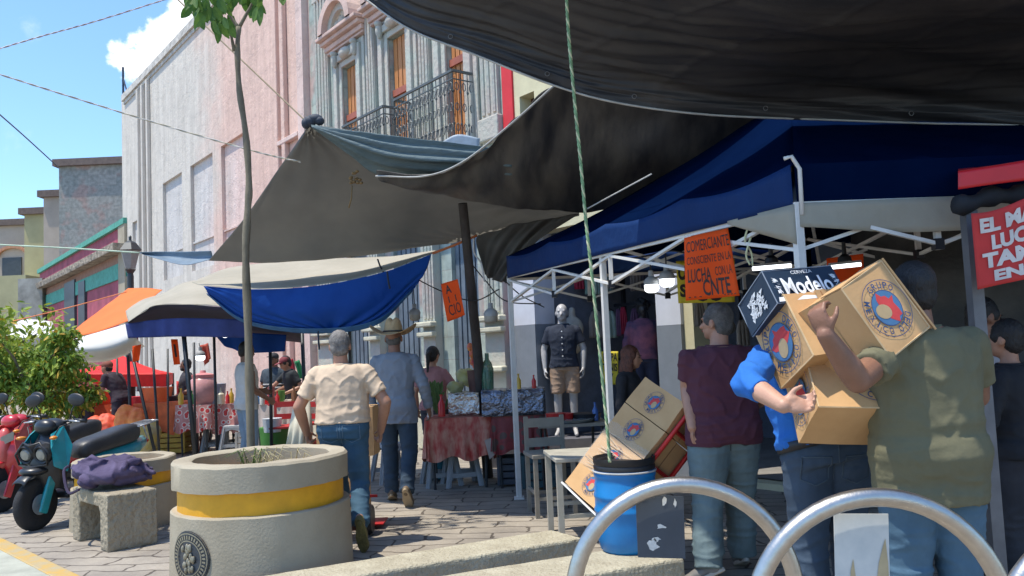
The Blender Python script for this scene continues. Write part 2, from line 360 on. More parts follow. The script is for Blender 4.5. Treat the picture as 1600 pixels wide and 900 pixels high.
def blocks(name, ca, cb, cc, bw=.55, rh=.34, mort=(.3, .3, .27), bump=.4):      # coloured ashlar
    m = bpy.data.materials.new(name); m.use_nodes = True; nt = m.node_tree; b = nt.nodes['Principled BSDF']; b.inputs['Roughness'].default_value = .85
    tc = NN(nt, 'ShaderNodeTexCoord'); sx = NN(nt, 'ShaderNodeSeparateXYZ'); nt.links.new(tc.outputs['Object'], sx.inputs[0]); cx = NN(nt, 'ShaderNodeCombineXYZ')
    ad = NN(nt, 'ShaderNodeMath', operation='ADD'); nt.links.new(sx.outputs['X'], ad.inputs[0]); nt.links.new(sx.outputs['Y'], ad.inputs[1])
    nt.links.new(ad.outputs[0], cx.inputs[0]); nt.links.new(sx.outputs['Z'], cx.inputs[1])
    br = NN(nt, 'ShaderNodeTexBrick'); br.inputs['Scale'].default_value = 1; br.inputs['Brick Width'].default_value = bw; br.inputs['Row Height'].default_value = rh; br.inputs['Mortar Size'].default_value = .006
    br.inputs['Color1'].default_value = ca+(1,); br.inputs['Color2'].default_value = cb+(1,); br.inputs['Mortar'].default_value = mort+(1,); nt.links.new(cx.outputs[0], br.inputs['Vector'])
    n = NN(nt, 'ShaderNodeTexNoise'); n.inputs['Scale'].default_value = 1.1; n.inputs['Detail'].default_value = 4; nt.links.new(tc.outputs['Object'], n.inputs['Vector'])
    cr = NN(nt, 'ShaderNodeValToRGB'); cr.color_ramp.elements[0].position = .52; cr.color_ramp.elements[1].position = .62; nt.links.new(n.outputs[0], cr.inputs[0])
    mx = NN(nt, 'ShaderNodeMix', data_type='RGBA'); nt.links.new(cr.outputs[0], mx.inputs[0]); nt.links.new(br.outputs[0], mx.inputs[6]); mx.inputs[7].default_value = cc+(1,)
    n2 = NN(nt, 'ShaderNodeTexNoise'); n2.inputs['Scale'].default_value = 5; n2.inputs['Detail'].default_value = 8; nt.links.new(tc.outputs['Object'], n2.inputs['Vector'])
    c2 = NN(nt, 'ShaderNodeValToRGB'); c2.color_ramp.elements[0].position = .3; c2.color_ramp.elements[0].color = (.68, .68, .68, 1); c2.color_ramp.elements[1].position = .65; c2.color_ramp.elements[1].color = (1.1, 1.1, 1.1, 1); nt.links.new(n2.outputs[0], c2.inputs[0])
    m2 = NN(nt, 'ShaderNodeMix', data_type='RGBA', blend_type='MULTIPLY'); m2.inputs[0].default_value = 1; nt.links.new(mx.outputs[2], m2.inputs[6]); nt.links.new(c2.outputs[0], m2.inputs[7]); nt.links.new(m2.outputs[2], b.inputs['Base Color'])
    sb = NN(nt, 'ShaderNodeMath', operation='MULTIPLY_ADD'); nt.links.new(br.outputs['Fac'], sb.inputs[0]); sb.inputs[1].default_value = -1; nt.links.new(n2.outputs[0], sb.inputs[2])
    bp = NN(nt, 'ShaderNodeBump'); bp.inputs['Strength'].default_value = bump; bp.inputs['Distance'].default_value = .02; nt.links.new(sb.outputs[0], bp.inputs['Height']); nt.links.new(bp.outputs[0], b.inputs['Normal'])
    return m
# ---- the pink and white plastered building
T_A = tz(490, 300)[0]; T_B = tz(197, 300)[0]
ZT = 1.5+ (557-42)/ (1300/at(0,0,1).y/ (fw(14.2, 0).y))  # roof line at photo x 310
ZT = tz(310, 38)[1]
B1 = building('plaster_building', T_A, 'tall weathered plaster building fading from white to pink, with blind window recesses')
L = T_B-T_A
M_pl = plaster('pink_plaster', (.60, .55, .48), (.66, .46, .38), 2.5, 9.5)
M_pl2 = plaster('recess_plaster', (.56, .53, .50), (.66, .50, .44), 2.5, 9.5, .4)
def loc(px, py, T0=None):
    t, z = tz(px, py); return t-(T_A if T0 is None else T0), z
holes = []
for (xa, xb, yt, yb) in ((254, 284, 272, 392), (297, 332, 246, 404), (345, 382, 214, 400)):
    ta, _ = loc(xb, yt); tb, _ = loc(xa, yt); z1 = loc((xa+xb)/2, yt+4)[1]
    holes.append((ta, tb, z1-3.0, z1))
z1 = sum(h[3] for h in holes)/3; holes = [(h[0], h[1], z1-2.9, z1) for h in holes]
for px in ((207, 221),): ta = loc(px[1], 350)[0]; tb = loc(px[0], 350)[0]; zz = loc(212, 345)[1]; holes.append((ta, tb, zz-1.6, zz))
holes += [(ta, tb, .0+.6, 3.2)]
w1 = wallholes(MB(), 0, L, 0, ZT, holes, th=6, rev=.09); w1.build('wall', M_pl, B1, world=False)
for h in holes[:4]:
    m_ = MB(); m_.add([(h[0], -.09, h[2]), (h[1], -.09, h[2]), (h[1], -.09, h[3]), (h[0], -.09, h[3])], [(0, 1, 2, 3)]); m_.build('window_recess', M_pl2, B1, world=False)
    m_ = MB(); fbox(m_, h[0], h[1], h[2]+.75, h[2]+.79, -.088, -.04); m_.build('sill', M_pl2, B1, world=False)
par = MB(); fbox(par, -.0, L+.12, ZT+.001, ZT+.22, -.5, .10); fbox(par, 0, L+.05, ZT-.12, ZT-.001, .002, .04); par.build('parapet', mat('parapet_plaster', (.5, .47, .42), .9, var=.3, bump=.5), B1, world=False)
gr = mat('groove_trim', (.44, .39, .35), .9)
for pxs in ((219, 226, 234), (438, 449)):
    tt = [loc(p, 200)[0] for p in pxs]
    for t_ in tt:
        m_ = MB(); fbox(m_, t_-.09, t_+.09, .02, ZT-.125, .002, .11); m_.build('pilaster_rib', M_pl, B1, world=False, bevel=.02)
m_ = MB(); tq = loc(425, 200)[0]; fbox(m_, .05, .35, .02, ZT-.13, .003, .14); m_.build('corner_pilaster', M_pl2, B1, world=False)
m_ = MB(); fbox(m_, .45, 1.5, loc(455, 215)[1]-.1, loc(455, 215)[1]+.0, .003, .12); fbox(m_, -.05, L, 3.0, 3.14, .004, .09); m_.build('string_course', M_pl2, B1, world=False, bevel=.015)
# low wing that steps down at its far corner and electric fence bracket
c0 = L; tt = tz(193, 150)[0]-T_A
pl = MB(); fbox(pl, L+.005, L+.6, 0, loc(195, 148)[1], -5, -.02); pl.build('corner_block', M_pl, B1, world=False)
eb = empty('electric_fence_post', fw(T_B+.25, loc(200, 148)[1]), FR, 'dark electric fence post with insulators on the plaster building roof corner', 'fence post')
m_ = MB(); m_.bar((0, 0, 0), (0, .0, 1.15), .06); m_.build('post', mat('dark_steel', (.06, .07, .09), .5, .6), eb, world=False)
m_ = MB(); m_.bar((-.02, 0, .75), (-.55, 0, .1), .04); m_.build('brace', MATS['dark_steel'], eb, world=False)
for k in range(6):
    m_ = MB(); m_.tube([(0, 0, .15+k*.18), (.09, 0, .15+k*.18)], .025, 6); m_.build('insulator', MATS['dark_steel'], eb, world=False)
# ---- the ornate green stone building with balconies
T_R = tz(787, 150)[0]
B2 = building('ornate_stone_building', T_R, 'ornate green and pink stone facade with fluted pilasters, carved arch and iron balconies')
M_st = blocks('green_cantera_stone', (.40, .45, .39), (.31, .37, .34), (.47, .35, .31))
M_st2 = mat('carved_stone', (.42, .46, .40), .85, col2=(.48, .41, .36), vs=2.2, bump=.7, bs=14, dist=.02)
M_st3 = mat('pink_stone', (.56, .40, .34), .85, var=.2, vs=3, bump=.5, bs=20)
M_wood = mat('orange_wood', (.42, .15, .045), .55, col2=(.58, .26, .09), vs=5, stretch=(6, 6, .7), bump=.2)
W2 = T_A-T_R
def l2(px, py): return loc(px, py, T_R)
dh = []
zb = l2(700, 205)[1]-1.05; ztop = l2(625, 50)[1]
for (xa, xb) in ((537, 559), (610, 638), (700, 728)):
    ta = l2(xb, 120)[0]; tb = l2(xa, 120)[0]; dh.append((ta, tb, zb, ztop))
gh = [(h[0]-.1, h[1]+.1, 0.02, 3.3) for h in dh]
wallholes(MB(), 0, W2-.001, 0, 9.6, dh+gh, th=6, rev=.10).build('wall', M_st, B2, world=False)
for k, h in enumerate(dh):
    c = (h[0]+h[1])/2; dt = empty('door', (0, 0, 0)); dt.parent = B2
    m_ = MB(); zq = h[3]-.95
    for q in range(4):
        x0 = h[0]+(h[1]-h[0])*q/4+.015; x1 = h[0]+(h[1]-h[0])*(q+1)/4-.015
        fbox(m_, x0, x1, h[2], zq-.06, -.095, -.07)
        fbox(m_, x0+.06, x1-.06, h[2]+.15, h[2]+1.1, -.069, -.055); fbox(m_, x0+.06, x1-.06, h[2]+1.3, zq-.2, -.069, -.055)
        fbox(m_, x0, x1, zq+.05, h[3]-.02, -.095, -.07)
    m_.build('leaf', M_wood, dt, world=False)
    m_ = MB(); fbox(m_, h[0], h[1], zq-.06, zq+.05, -.096, -.03); m_.build('transom', mat('red_brown_wood', (.35, .10, .06), .6), dt, world=False)
    # moulded surround
    m_ = MB()
    for (o0, o1, yy) in ((.0, .11, .05), (.112, .24, .10), (.242, .34, .05)):
        fbox(m_, h[0]-o1, h[0]-o0, h[2], h[3]+o1, .003, yy); fbox(m_, h[1]+o0, h[1]+o1, h[2], h[3]+o1, .003, yy); fbox(m_, h[0]-o0, h[1]+o0, h[3]+o0, h[3]+o1, .003, yy)
    m_.build('door_surround', M_st2, B2, world=False, bevel=.012)
    m_ = MB()
    for i, (zz, hh, yy) in enumerate(((.345, .05, .12), (.395, .10, .16), (.495, .08, .24), (.575, .07, .32))):
        fbox(m_, h[0]-.42-yy*.3, h[1]+.42+yy*.3, h[3]+zz, h[3]+zz+hh-.002, .004, yy)
    m_.build('cornice', M_st3, B2, world=False, bevel=.015)
    # carved consoles
    m_ = MB()
    for q in (h[0]-.12, h[1]+.12):
        m_.ell((q, .12, h[3]+.16), (.06, .07, .15), 10, 8); m_.ell((q, .13, h[3]+.27), (.06, .08, .06), 10, 8)
    m_.ell((c, .1, h[3]+.2), (.2, .1, .1), 12, 8)
    m_.build('carved_console', M_st2, B2, world=False, smooth=True)
    # arched pediment
    z0 = h[3]+.65; R_ = (h[1]-h[0])/2+.36
    for (r0, r1, yy, mm_) in ((R_-.16, R_, .34, M_st3), (R_-.30, R_-.162, .22, M_st2)):
        m_ = MB(); pts = []
        for i in range(17):
            a = PI*i/16; pts.append((c+r0*math.cos(a), z0+.0+r0*math.sin(a)*.95, c+r1*math.cos(a), z0+r1*math.sin(a)*.95))
        for i in range(16):
            p, q = pts[i], pts[i+1]
            m_.add([(p[0], .006, p[1]), (p[2], .006, p[3]), (q[2], .006, q[3]), (q[0], .006, q[1]), (p[0], yy, p[1]), (p[2], yy, p[3]), (q[2], yy, q[3]), (q[0], yy, q[1])], [(0, 1, 2, 3), (4, 5, 6, 7), (0, 3, 7, 4), (1, 2, 6, 5)])
        m_.build('arch_moulding', mm_, B2, world=False)
    m_ = MB(); rr = random.Random(k)
    for i in range(34):
        a = PI*rr.random(); r = R_*.62*math.sqrt(rr.random()); m_.ell((c+r*math.cos(a), .06, z0+.05+r*math.sin(a)), (.05+.05*rr.random(), .07+.05*rr.random(), .09+.07*rr.random()), 8, 6)
    m_.build('carved_foliage', M_st2, B2, world=False, smooth=True)
# fluted pilasters between the doors
edges = [(dh[0][1]+.42+.1, W2-.35), (dh[1][1]+.42, dh[0][0]-.42), (dh[2][1]+.42, dh[1][0]-.42), (.05, dh[2][0]-.42)]
for (a, b) in edges:
    c = (a+b)/2; hw = min(.38, abs(b-a)/2-.02)
    if hw < .08: continue
    m_ = MB(); fbox(m_, c-hw, c+hw, 4.4, 9.5, .004, .06)
    n = max(3, int(hw*2/.11))
    for i in range(n):
        x = c-hw+(i+.5)*2*hw/n
        m_.tube([(x, .062, 4.8), (x, .062, 8.9)], .036, 6)
    m_.build('fluted_pilaster', M_st2, B2, world=False)
    for (e_, za, zb2, yy, nm_) in ((.05, 4.42, 4.75, .12, 'pilaster_base'), (.08, 8.92, 9.1, .14, 'pilaster_abacus'), (.04, 8.4, 8.9, .10, 'pilaster_capital')):
        m_ = MB(); fbox(m_, c-hw-e_, c+hw+e_, za, zb2, .005, yy); m_.build(nm_, M_st2, B2, world=False, bevel=.02)
    for zz in (.0,):     # ground floor pilaster
        m_ = MB(); fbox(m_, c-hw-.03, c+hw+.03, .9, 3.6, .004, .14)
        for i in range(n): m_.tube([(c-hw+(i+.5)*2*hw/n, .14, 2.0), (c-hw+(i+.5)*2*hw/n, .14, 3.4)], .036, 6)
        m_.build('ground_pilaster', M_st2, B2, world=False)
        for (e_, za, zb2, ya, yb) in ((.12, .01, .95, .005, .26), (.09, 1.72, 1.80, .145, .24), (.11, 1.87, 1.95, .145, .27), (.09, 1.18, 1.26, .145, .25)):
            m_ = MB(); fbox(m_, c-hw-e_, c+hw+e_, za, zb2, ya, yb); m_.build('pilaster_moulding', mat('cream_stone', (.58, .55, .42), .85, var=.15, bump=.3), B2, world=False, bevel=.02)
m_ = MB(); fbox(m_, .0, W2-.01, 3.72, 3.95, .006, .22); fbox(m_, .0, W2-.01, 3.953, 4.1, .006, .34); fbox(m_, 0, W2-.01, 4.103, 4.2, .006, .18); m_.build('storey_cornice', M_st2, B2, world=False, bevel=.02)
for h in gh:
    m_ = MB(); fbox(m_, h[0], h[1], .02, 3.3, -.098, -.085)
    for i in range(5): fbox(m_, h[0]+.02+i*(h[1]-h[0])/5, h[0]-.02+(i+1)*(h[1]-h[0])/5, .1, 3.2, -.084, -.06)
    m_.build('shutter', mat('blue_grey_shutter', (.12, .15, .18), .6, var=.3, vs=3), B2, world=False)
M_iron = mat('iron', (.05, .055, .06), .5, .5)
zr = l2(720, 128)[1]; hb = 1.02
for k, (xa, xb) in enumerate(((566, 625), (650, 745))):
    ta = l2(xb, 180)[0]; tb = l2(xa, 180)[0]
    if k == 0: ta -= .15
    bal = empty('balcony', (0, 0, 0)); bal.parent = B2
    P = .40
    m_ = MB(); fbox(m_, ta-.05, tb+.05, zr-hb-.16, zr-hb-.03, .005, P+.05); m_.build('slab', M_st2, bal, world=False, bevel=.03)
    m_ = MB()
    for (p, q) in (((ta, .02), (ta, P)), ((ta, P), (tb, P)), ((tb, P), (tb, .02))):
        for zz, th_ in ((zr, .035), (zr-.12, .015), (zr-hb+.05, .02)): m_.bar((p[0], p[1], zz), (q[0], q[1], zz), th_)
        ln = math.dist(p, q); n = max(2, int(ln/.105))
        for i in range(n+1):
            x = p[0]+(q[0]-p[0])*i/n; y = p[1]+(q[1]-p[1])*i/n
            m_.tube([(x, y, zr-hb), (x, y, zr-.03)], .008, 5)
            for zz in (.25, .72): m_.ell((x, y, zr-hb+zz), (.018, .018, .025), 6, 5)
            if i < n:
                xm = x+(q[0]-p[0])/n/2; ym = y+(q[1]-p[1])/n/2
                for zz in (.2, .5, .8):
                    m_.tube([(xm+.03*math.cos(t)*(q[0]-p[0])/ln, ym+.03*math.cos(t)*(q[1]-p[1])/ln, zr-hb+zz+.06*math.sin(t)) for t in [j*PI/4 for j in range(9)]], .008, 4)
    m_.build('railing', mat('grey_iron', (.11, .12, .12), .6, .3), bal, world=False)
# ---- shop building on the right: red strip, cream upper wall, open shop below
T_E = -9.5
B3 = building('cream_shop_building', T_E, 'cream shop building with a red painted corner strip above the open clothes shop')
W3 = T_R-T_E
tr0 = tz(803, 150)[0]-T_E
M_cream = mat('cream_paint', (.62, .56, .36), .85, var=.12, vs=3, bump=.3)
M_red = mat('red_paint', (.62, .03, .04), .7, var=.1)
def l3(px, py): return loc(px, py, T_E)
tsa = l3(1040, 560)[0]; tsb = l3(838, 560)[0]
t_end = l3(1600, 500)[0]-2
shop = (tsa-.0, tsb, .06, 3.0); shop2 = (.3, tsa-.42, .06, 3.0)
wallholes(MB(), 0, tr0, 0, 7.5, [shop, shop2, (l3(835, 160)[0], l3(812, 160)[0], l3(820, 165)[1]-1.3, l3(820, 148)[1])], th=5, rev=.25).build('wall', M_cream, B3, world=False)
m_ = MB(); fbox(m_, tr0+.002, W3-.003, 0, 7.6, -5, .03); m_.build('painted_strip', M_red, B3, world=False)
m_ = MB(); fbox(m_, l3(836, 160)[0], l3(812, 160)[0], l3(820, 165)[1]-1.3, l3(820, 148)[1], -.3, -.2); m_.build('window', mat('brown_glass', (.12, .06, .04), .3), B3, world=False)
m_ = MB()
for i in range(9): fbox(m_, 0, 2.6, 3.6+i*.32, 3.605+i*.32+.28, .004, .03)
m_.build('siding', mat('pale_siding', (.68, .67, .55), .7), B3, world=False)
# white and grey pillars at the shop mouth
for (xa, xb, yy) in ((806, 840, 430), (1030, 1068, 400)):
    a = l3(xb, 500)[0]; b = l3(xa, 500)[0]; zs_ = l3((xa+xb)/2, 508)[1]
    p_ = empty('shop_pillar', (0, 0, 0)); p_.parent = B3
    m_ = MB(); fbox(m_, a, b, .0, zs_, -.3, .05); m_.build('painted_base', mat('grey_paint', (.20, .22, .25), .7, var=.08), p_, world=False)
    m_ = MB(); fbox(m_, a, b, zs_+.002, 3.3, -.3, .045); m_.build('shaft', mat('white_paint', (.62, .63, .68), .7, var=.05), p_, world=False)
# shop interior
m_ = MB(); D = 3.2
x0, x1 = .3, tsb
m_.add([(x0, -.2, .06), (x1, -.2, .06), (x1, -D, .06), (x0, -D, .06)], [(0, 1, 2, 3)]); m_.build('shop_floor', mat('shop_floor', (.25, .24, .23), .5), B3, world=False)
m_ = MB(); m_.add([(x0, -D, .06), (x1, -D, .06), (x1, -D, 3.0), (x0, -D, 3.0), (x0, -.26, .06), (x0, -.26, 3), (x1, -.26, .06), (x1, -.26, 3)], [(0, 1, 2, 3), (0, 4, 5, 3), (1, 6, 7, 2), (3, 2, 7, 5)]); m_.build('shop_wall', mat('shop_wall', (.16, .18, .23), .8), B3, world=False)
m_ = MB()
for zz in (1.28, 2.02):
    m_.bar((x0+.2, -1.2, zz), (x1-.3, -1.2, zz), .04)
for xx in [x0+.5+i*.95 for i in range(int((x1-x0-.6)/.95)+1)]: m_.bar((xx, -1.25, .07), (xx, -1.25, 2.95), .05)
m_.build('display_frame', mat('black_metal', (.015, .015, .02), .5, .3), B3, world=False)
# ---- buildings further along on the same side
def simple_building(name, label, x0p, x1p, ytop, mt, y=0, cornice=None, depthb=5):
    ta = tz(x1p, 400, y)[0]; tb = tz(x0p, 400, y)[0]; z = tz(*ytop, y)[1]
    b = building(name, ta, label, y=y); m_ = MB(); fbox(m_, 0, tb-ta, 0, z, -depthb, 0); m_.build('wall', mt, b, world=False)
    if cornice: m_ = MB(); fbox(m_, -.1, tb-ta+.1, z+.002, z+.25, -depthb-.1, .15); m_.build('cornice', cornice, b, world=False)
    return b, tb-ta, z, ta
M_mag = mat('magenta_paint', (.34, .07, .10), .85, var=.3, vs=1.5, bump=.3)
M_grn = mat('green_trim', (.08, .32, .24), .8, var=.2)
b4, w4, z4, t4 = simple_building('magenta_building', 'low magenta building with green trim bands and a crumbling ledge', 62, 199, (185, 357), M_mag, depthb=2.5)
def f4(px, py): return tz(px, py)[0]-t4, tz(px, py)[1]
m_ = MB(); fbox(m_, 0, w4, z4+.003, z4+.2, -.3, .12); m_.build('green_coping', M_grn, b4, world=False)
zl = f4(175, 392)[1]; m_ = MB(); fbox(m_, 0, w4, zl-.25, zl, .003, .45); m_.build('ledge', mat('crumbling_stone', (.30, .25, .19), .9, var=.5, vs=4, bump=1, bs=8, dist=.1), b4, world=False, jit=.05)
zl2 = f4(180, 415)[1]; m_ = MB(); fbox(m_, 0, w4, zl2-.55, zl2, .004, .06); m_.build('green_band', M_grn, b4, world=False)
m_ = MB(); fbox(m_, 0, w4, zl2+.002, zl-.252, .002, .03); m_.build('brown_frieze', mat('brown_frieze', (.30, .17, .12), .9), b4, world=False)
for xa, xb in ((104, 120), (126, 136)):
    a, b = f4(xb, 450)[0], f4(xa, 450)[0]; m_ = MB(); fbox(m_, a, b, 1.2, f4((xa+xb)/2, 440)[1], .004, .1); m_.build('window', mat('dark_window', (.05, .06, .07), .4), b4, world=False)
m_ = MB(); fbox(m_, 0, .9, 0, z4, .005, .09); m_.build('corner_pier', M_conc, b4, world=False)
M_blk = blocks('grey_block_wall', (.27, .28, .25), (.33, .32, .28), (.36, .27, .23), 1.1, .62, (.24, .24, .22))
def back_block(name, label, xa, xb, yt, Y, mt, dd=8, cap=True):
    a = at(xa, yt, Y); b = at(xb, yt, Y); z = (a.z+b.z)/2
    o = empty(name, (a.x, Y, 0), 0, label, 'building')
    m_ = MB(); m_.bb((0, 0, 0), (b.x-a.x, dd, z)); m_.build('wall', mt, o, world=False)
    if cap: m_ = MB(); m_.bb((-.25, -.25, z+.003), (b.x-a.x+.1, dd, z+.4)); m_.build('coping', mat('brown_coping', (.16, .12, .10), .9), o, world=False)
    return o, z
M_olive = mat('olive_plaster', (.42, .38, .21), .9, var=.15, vs=.6); M_tan = mat('tan_plaster', (.44, .37, .30), .9, var=.15, vs=.6)
ob, zz = back_block('block_tower', 'grey block wall tower with brown coping behind the magenta building', 92, 215, 258, 47, M_blk)
back_block('stepped_building', 'narrow beige building stepping down beside the grey block tower', 68, 98, 308, 49, M_tan)
back_block('olive_building', 'olive yellow building step beyond the beige one', 38, 74, 335, 51, M_olive)
ob, zz = back_block('arched_building', 'low beige building at the left edge with a dark window under an arch', -70, 42, 354, 53, M_tan)
a = at(3, 403, 52.9); b = at(33, 432, 52.9)
m_ = MB(); m_.bb((a.x, 52.92, b.z), (b.x, 52.99, a.z)); m_.build('window', MATS['dark_window'], ob)
m_ = MB(); c = at(18, 400, 52.8)
for i in range(12):
    t0 = PI*i/12; t1 = PI*(i+1)/12; m_.bar((c.x+.95*math.cos(t0), 52.9, c.z+.6*math.sin(t0)), (c.x+.95*math.cos(t1), 52.9, c.z+.6*math.sin(t1)), .18)
m_.build('arch', mat('terracotta', (.5, .25, .15), .9), ob)
o = back_block('grey_kiosk_building', 'grey weathered building with a pitched corner left of the magenta building', 28, 66, 435, 40, mat('grey_render', (.32, .31, .27), .9, var=.3, vs=1.5, bump=.5), cap=False)
back_block('olive_wall_building', 'plain olive wall low at the far left', -80, 40, 432, 48, M_olive, cap=False)
back_block('plain_far_building', 'plain low beige frontage closing the far end of the street', -900, -60, 440, 60, M_tan, cap=False)
# ------------------------------------------------------------------ tarps
def tarp_mat(name, c, c2, trans=.12, rough=.55, st=(1.2, 5, 5), vs=1.6):
    return mat(name, c, rough, col2=c2, vs=vs, bump=.5, bs=7, trans=trans, stretch=st, dist=.03, spec=.15)
M_tblack = mat('black_tarp', (.026, .028, .034), .42, col2=(.062, .058, .056), vs=1.1, bump=.25, bs=5, trans=.06, stretch=(1, 3, 3), dist=.02, detail=7, spec=.3)
M_tblack2 = mat('black_tarp_brown', (.026, .027, .032), .45, col2=(.105, .097, .085), vs=1.2, bump=.25, bs=6, trans=.10, stretch=(3.5, 1.2, 1.2), dist=.02)
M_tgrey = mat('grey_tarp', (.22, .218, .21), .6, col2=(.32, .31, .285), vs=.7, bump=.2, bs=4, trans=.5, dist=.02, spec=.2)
M_tbg = tarp_mat('blue_grey_tarp', (.10, .15, .17), (.17, .22, .23), .2)
M_blue = tarp_mat('blue_tarp', (.008, .06, .30), (.014, .085, .38), .25, .5, st=(1, 1, 1))
M_beige = tarp_mat('beige_tarp', (.36, .33, .26), (.44, .40, .32), .15, .7, st=(1, 1, 1))
M_shblue = mat('shaded_blue_canopy', (.0012, .005, .024), .95, col2=(.002, .008, .034), vs=1.5, bump=.3, bs=6, spec=0, dist=.02)  # canopy blue darkened so its colour holds the overhead tarp's shade
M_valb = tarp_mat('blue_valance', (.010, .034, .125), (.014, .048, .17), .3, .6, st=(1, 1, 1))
M_tape = mat('grey_hem', (.42, .42, .40), .6)
def S(name, ctrl, m, label=None, cat='tarp', parent=None, wr=None, nu=50, nv=70, kind=None):
    mb = MB().grid(sheet(ctrl, nu, nv, wr)); o = mb.build(name, m, parent, smooth=True, solid=.004, fix=False)
    if label: tag(o, label, cat)
    return o
def A(*pts): return [at(*p) for p in pts]
def hem(name, pts, parent, r=.012, m=None):
    pts = [V(p) for p in pts]; g = [catmull(pts, i/50) for i in range(51)]
    return MB().tube(g, r, 6, flat=.5).build(name, m or M_tape, parent, smooth=True)
def root_at(name, pts, label, cat, group=None):
    c = sum(pts, V())/len(pts); return empty(name, c, 0, label, cat, group)
# T1, the big black sheet overhead
h1 = A((560, -10, 6.2), (640, 45, 6.05), (740, 84, 5.95), (860, 131, 5.9), (960, 159, 5.85), (1100, 178, 5.8), (1280, 186, 5.8), (1450, 192, 5.7), (1600, 196, 5.6), (1800, 215, 5.5))
up1 = [p+V((.05, -.12, .16)) for p in h1]
nr = [V((.95+3.8*i/9, 3.0, 4.0-.35*math.sin(PI*i/9))) for i in range(10)]
md = [p.lerp(q, .5)+V((0, 0, -.05-.16*math.sin(PI*i/9))) for i, (p, q) in enumerate(zip(up1, nr))]
q1 = [p.lerp(q, .2)+V((0, 0, .05-.08*math.sin(PI*i/9))) for i, (p, q) in enumerate(zip(up1, nr))]
r1 = root_at('overhead_tarp', h1, 'huge black tarpaulin stretched overhead across the top right, its hem sagging in one long curve', 'tarp')
def wr1(u, v, p):
    k = mnoise.noise(V((v*4+u*2.2, (u-v*.4)*26, 3))); return .038*k*math.sin(PI*min(1, u*1.2+.05))*(.3+.7*math.exp(-((v-.3)/.28)**2)) + .05*mnoise.noise(p*.9)-.008*math.exp(-(((v*7) % 1-.5)/.035)**2)-.008*math.exp(-(((u*5) % 1-.5)/.03)**2)+.02*math.sin((u*1.3+v)*26)*math.exp(-((v-.7)**2)*9)
S('sheet', [h1, up1, q1, md, nr], M_tblack, parent=r1, wr=wr1, nu=110, nv=160)
hem('hem', [p+V((0, -.02, -.01)) for p in h1], r1, .016)
for i in range(7):
    c = catmull(h1, (i+.3)/7)+V((0, -.045, .05)); MB().tube([c+V((.016*math.cos(t), -.004, .016*math.sin(t))) for t in [k*PI/5 for k in range(11)]], .003, 5).build('eyelet', mat('dull_ring', (.16, .16, .16), .5), r1, smooth=True)
# T2, the brownish black sheet under it
t2a = A((588, 276, 7.2), (665, 276, 7.1), (725, 253, 7.0), (795, 198, 6.8), (868, 133, 6.6), (1000, 130, 6.5), (1150, 150, 6.5), (1330, 165, 6.5))
t2b = A((592, 281, 7.2), (668, 296, 7.25), (740, 290, 7.3), (815, 275, 7.3), (890, 262, 7.3), (1010, 255, 7.2), (1160, 250, 7.2), (1330, 240, 7.2))
t2c = A((600, 285, 7.2), (680, 303, 7.5), (760, 318, 7.7), (840, 328, 7.8), (910, 331, 7.9), (1030, 325, 8), (1160, 315, 8), (1330, 300, 8))
t2ab = [p.lerp(q, .5)+V((0, -.05, .06)) for p, q in zip(t2a, t2b)]
r2 = root_at('middle_tarp', t2b, 'brownish black tarpaulin sagging from its pale left tip up under the overhead one', 'tarp')
def wr2(u, v, p): return .05*mnoise.noise(V((v*15+u*3, u*1.8, 1)))*min(1, v*3)+.014*mnoise.noise(V((v*30, u*3, 8)))*min(1, v*3)+.012*mnoise.noise(p*3)
S('sheet', [t2a, t2ab, t2b, t2c], M_tblack2, parent=r2, wr=wr2, nu=80, nv=140)
hem('hem', [p+V((0, -.02, 0)) for p in t2a[:5]], r2, .016)
# T3, the big grey sheet
t3a = A((483, 195, 7.4), (560, 207, 7.4), (640, 218, 7.4), (720, 228, 7.5), (800, 240, 7.6), (905, 262, 7.8))
t3b = A((445, 250, 7.8), (535, 262, 8.0), (625, 275, 8.25), (710, 285, 8.5), (800, 292, 8.5), (905, 300, 8.4))
t3c = A((386, 335, 8.3), (480, 335, 8.5), (585, 335, 8.8), (690, 335, 9.15), (790, 332, 9.1), (905, 325, 8.5))
t3d = A((326, 407, 8.8), (420, 410, 9.0), (520, 404, 9.2), (625, 392, 9.5), (742, 371, 9.6), (905, 336, 9.1))
r3 = root_at('grey_tarp', t3b, 'wide grey tarpaulin pulled to a tied peak in front of the pink and green facades', 'tarp')
S('sheet', [t3a, t3b, t3c, t3d], M_tgrey, parent=r3, wr=pinch([(0, 0, .045, 26, .22), (1, .82, .03, 30, .12), (.45, .95, .03, 12, .2)]), nu=110, nv=150)
f1 = A((486, 195, 7.25), (560, 207, 7.25), (640, 217, 7.25), (745, 229, 7.25), (800, 240, 7.3))
f2 = A((487, 198, 7.2), (550, 222, 7.2), (620, 245, 7.2), (735, 255, 7.2), (800, 262, 7.2))
f3 = A((488, 200, 7.3), (545, 238, 7.4), (592, 271, 7.5), (680, 281, 7.5), (800, 290, 7.5))
S('folded_edge', [f1, f2, f3], M_tbg, parent=r3, wr=lambda u, v, p: .02*math.sin(u*26+v*3)*min(1, v*4)+.01*mnoise.noise(p*4), nu=50, nv=60)
e1 = A((218, 394, 9.0), (255, 393, 9.0), (292, 393, 8.9), (330, 392, 8.8))
e2 = A((219, 396, 9.05), (252, 406, 8.9), (290, 414, 8.8), (327, 406, 8.8))
e1b = [p.lerp(q, .5)+V((0, .06, 0)) for p, q in zip(e1, e2)]
S('corner_tip', [e1, e1b, e2], mat('pale_blue_tarp', (.20, .28, .36), .6, trans=.3, bump=.3, bs=15), parent=r3, nu=14, nv=24)
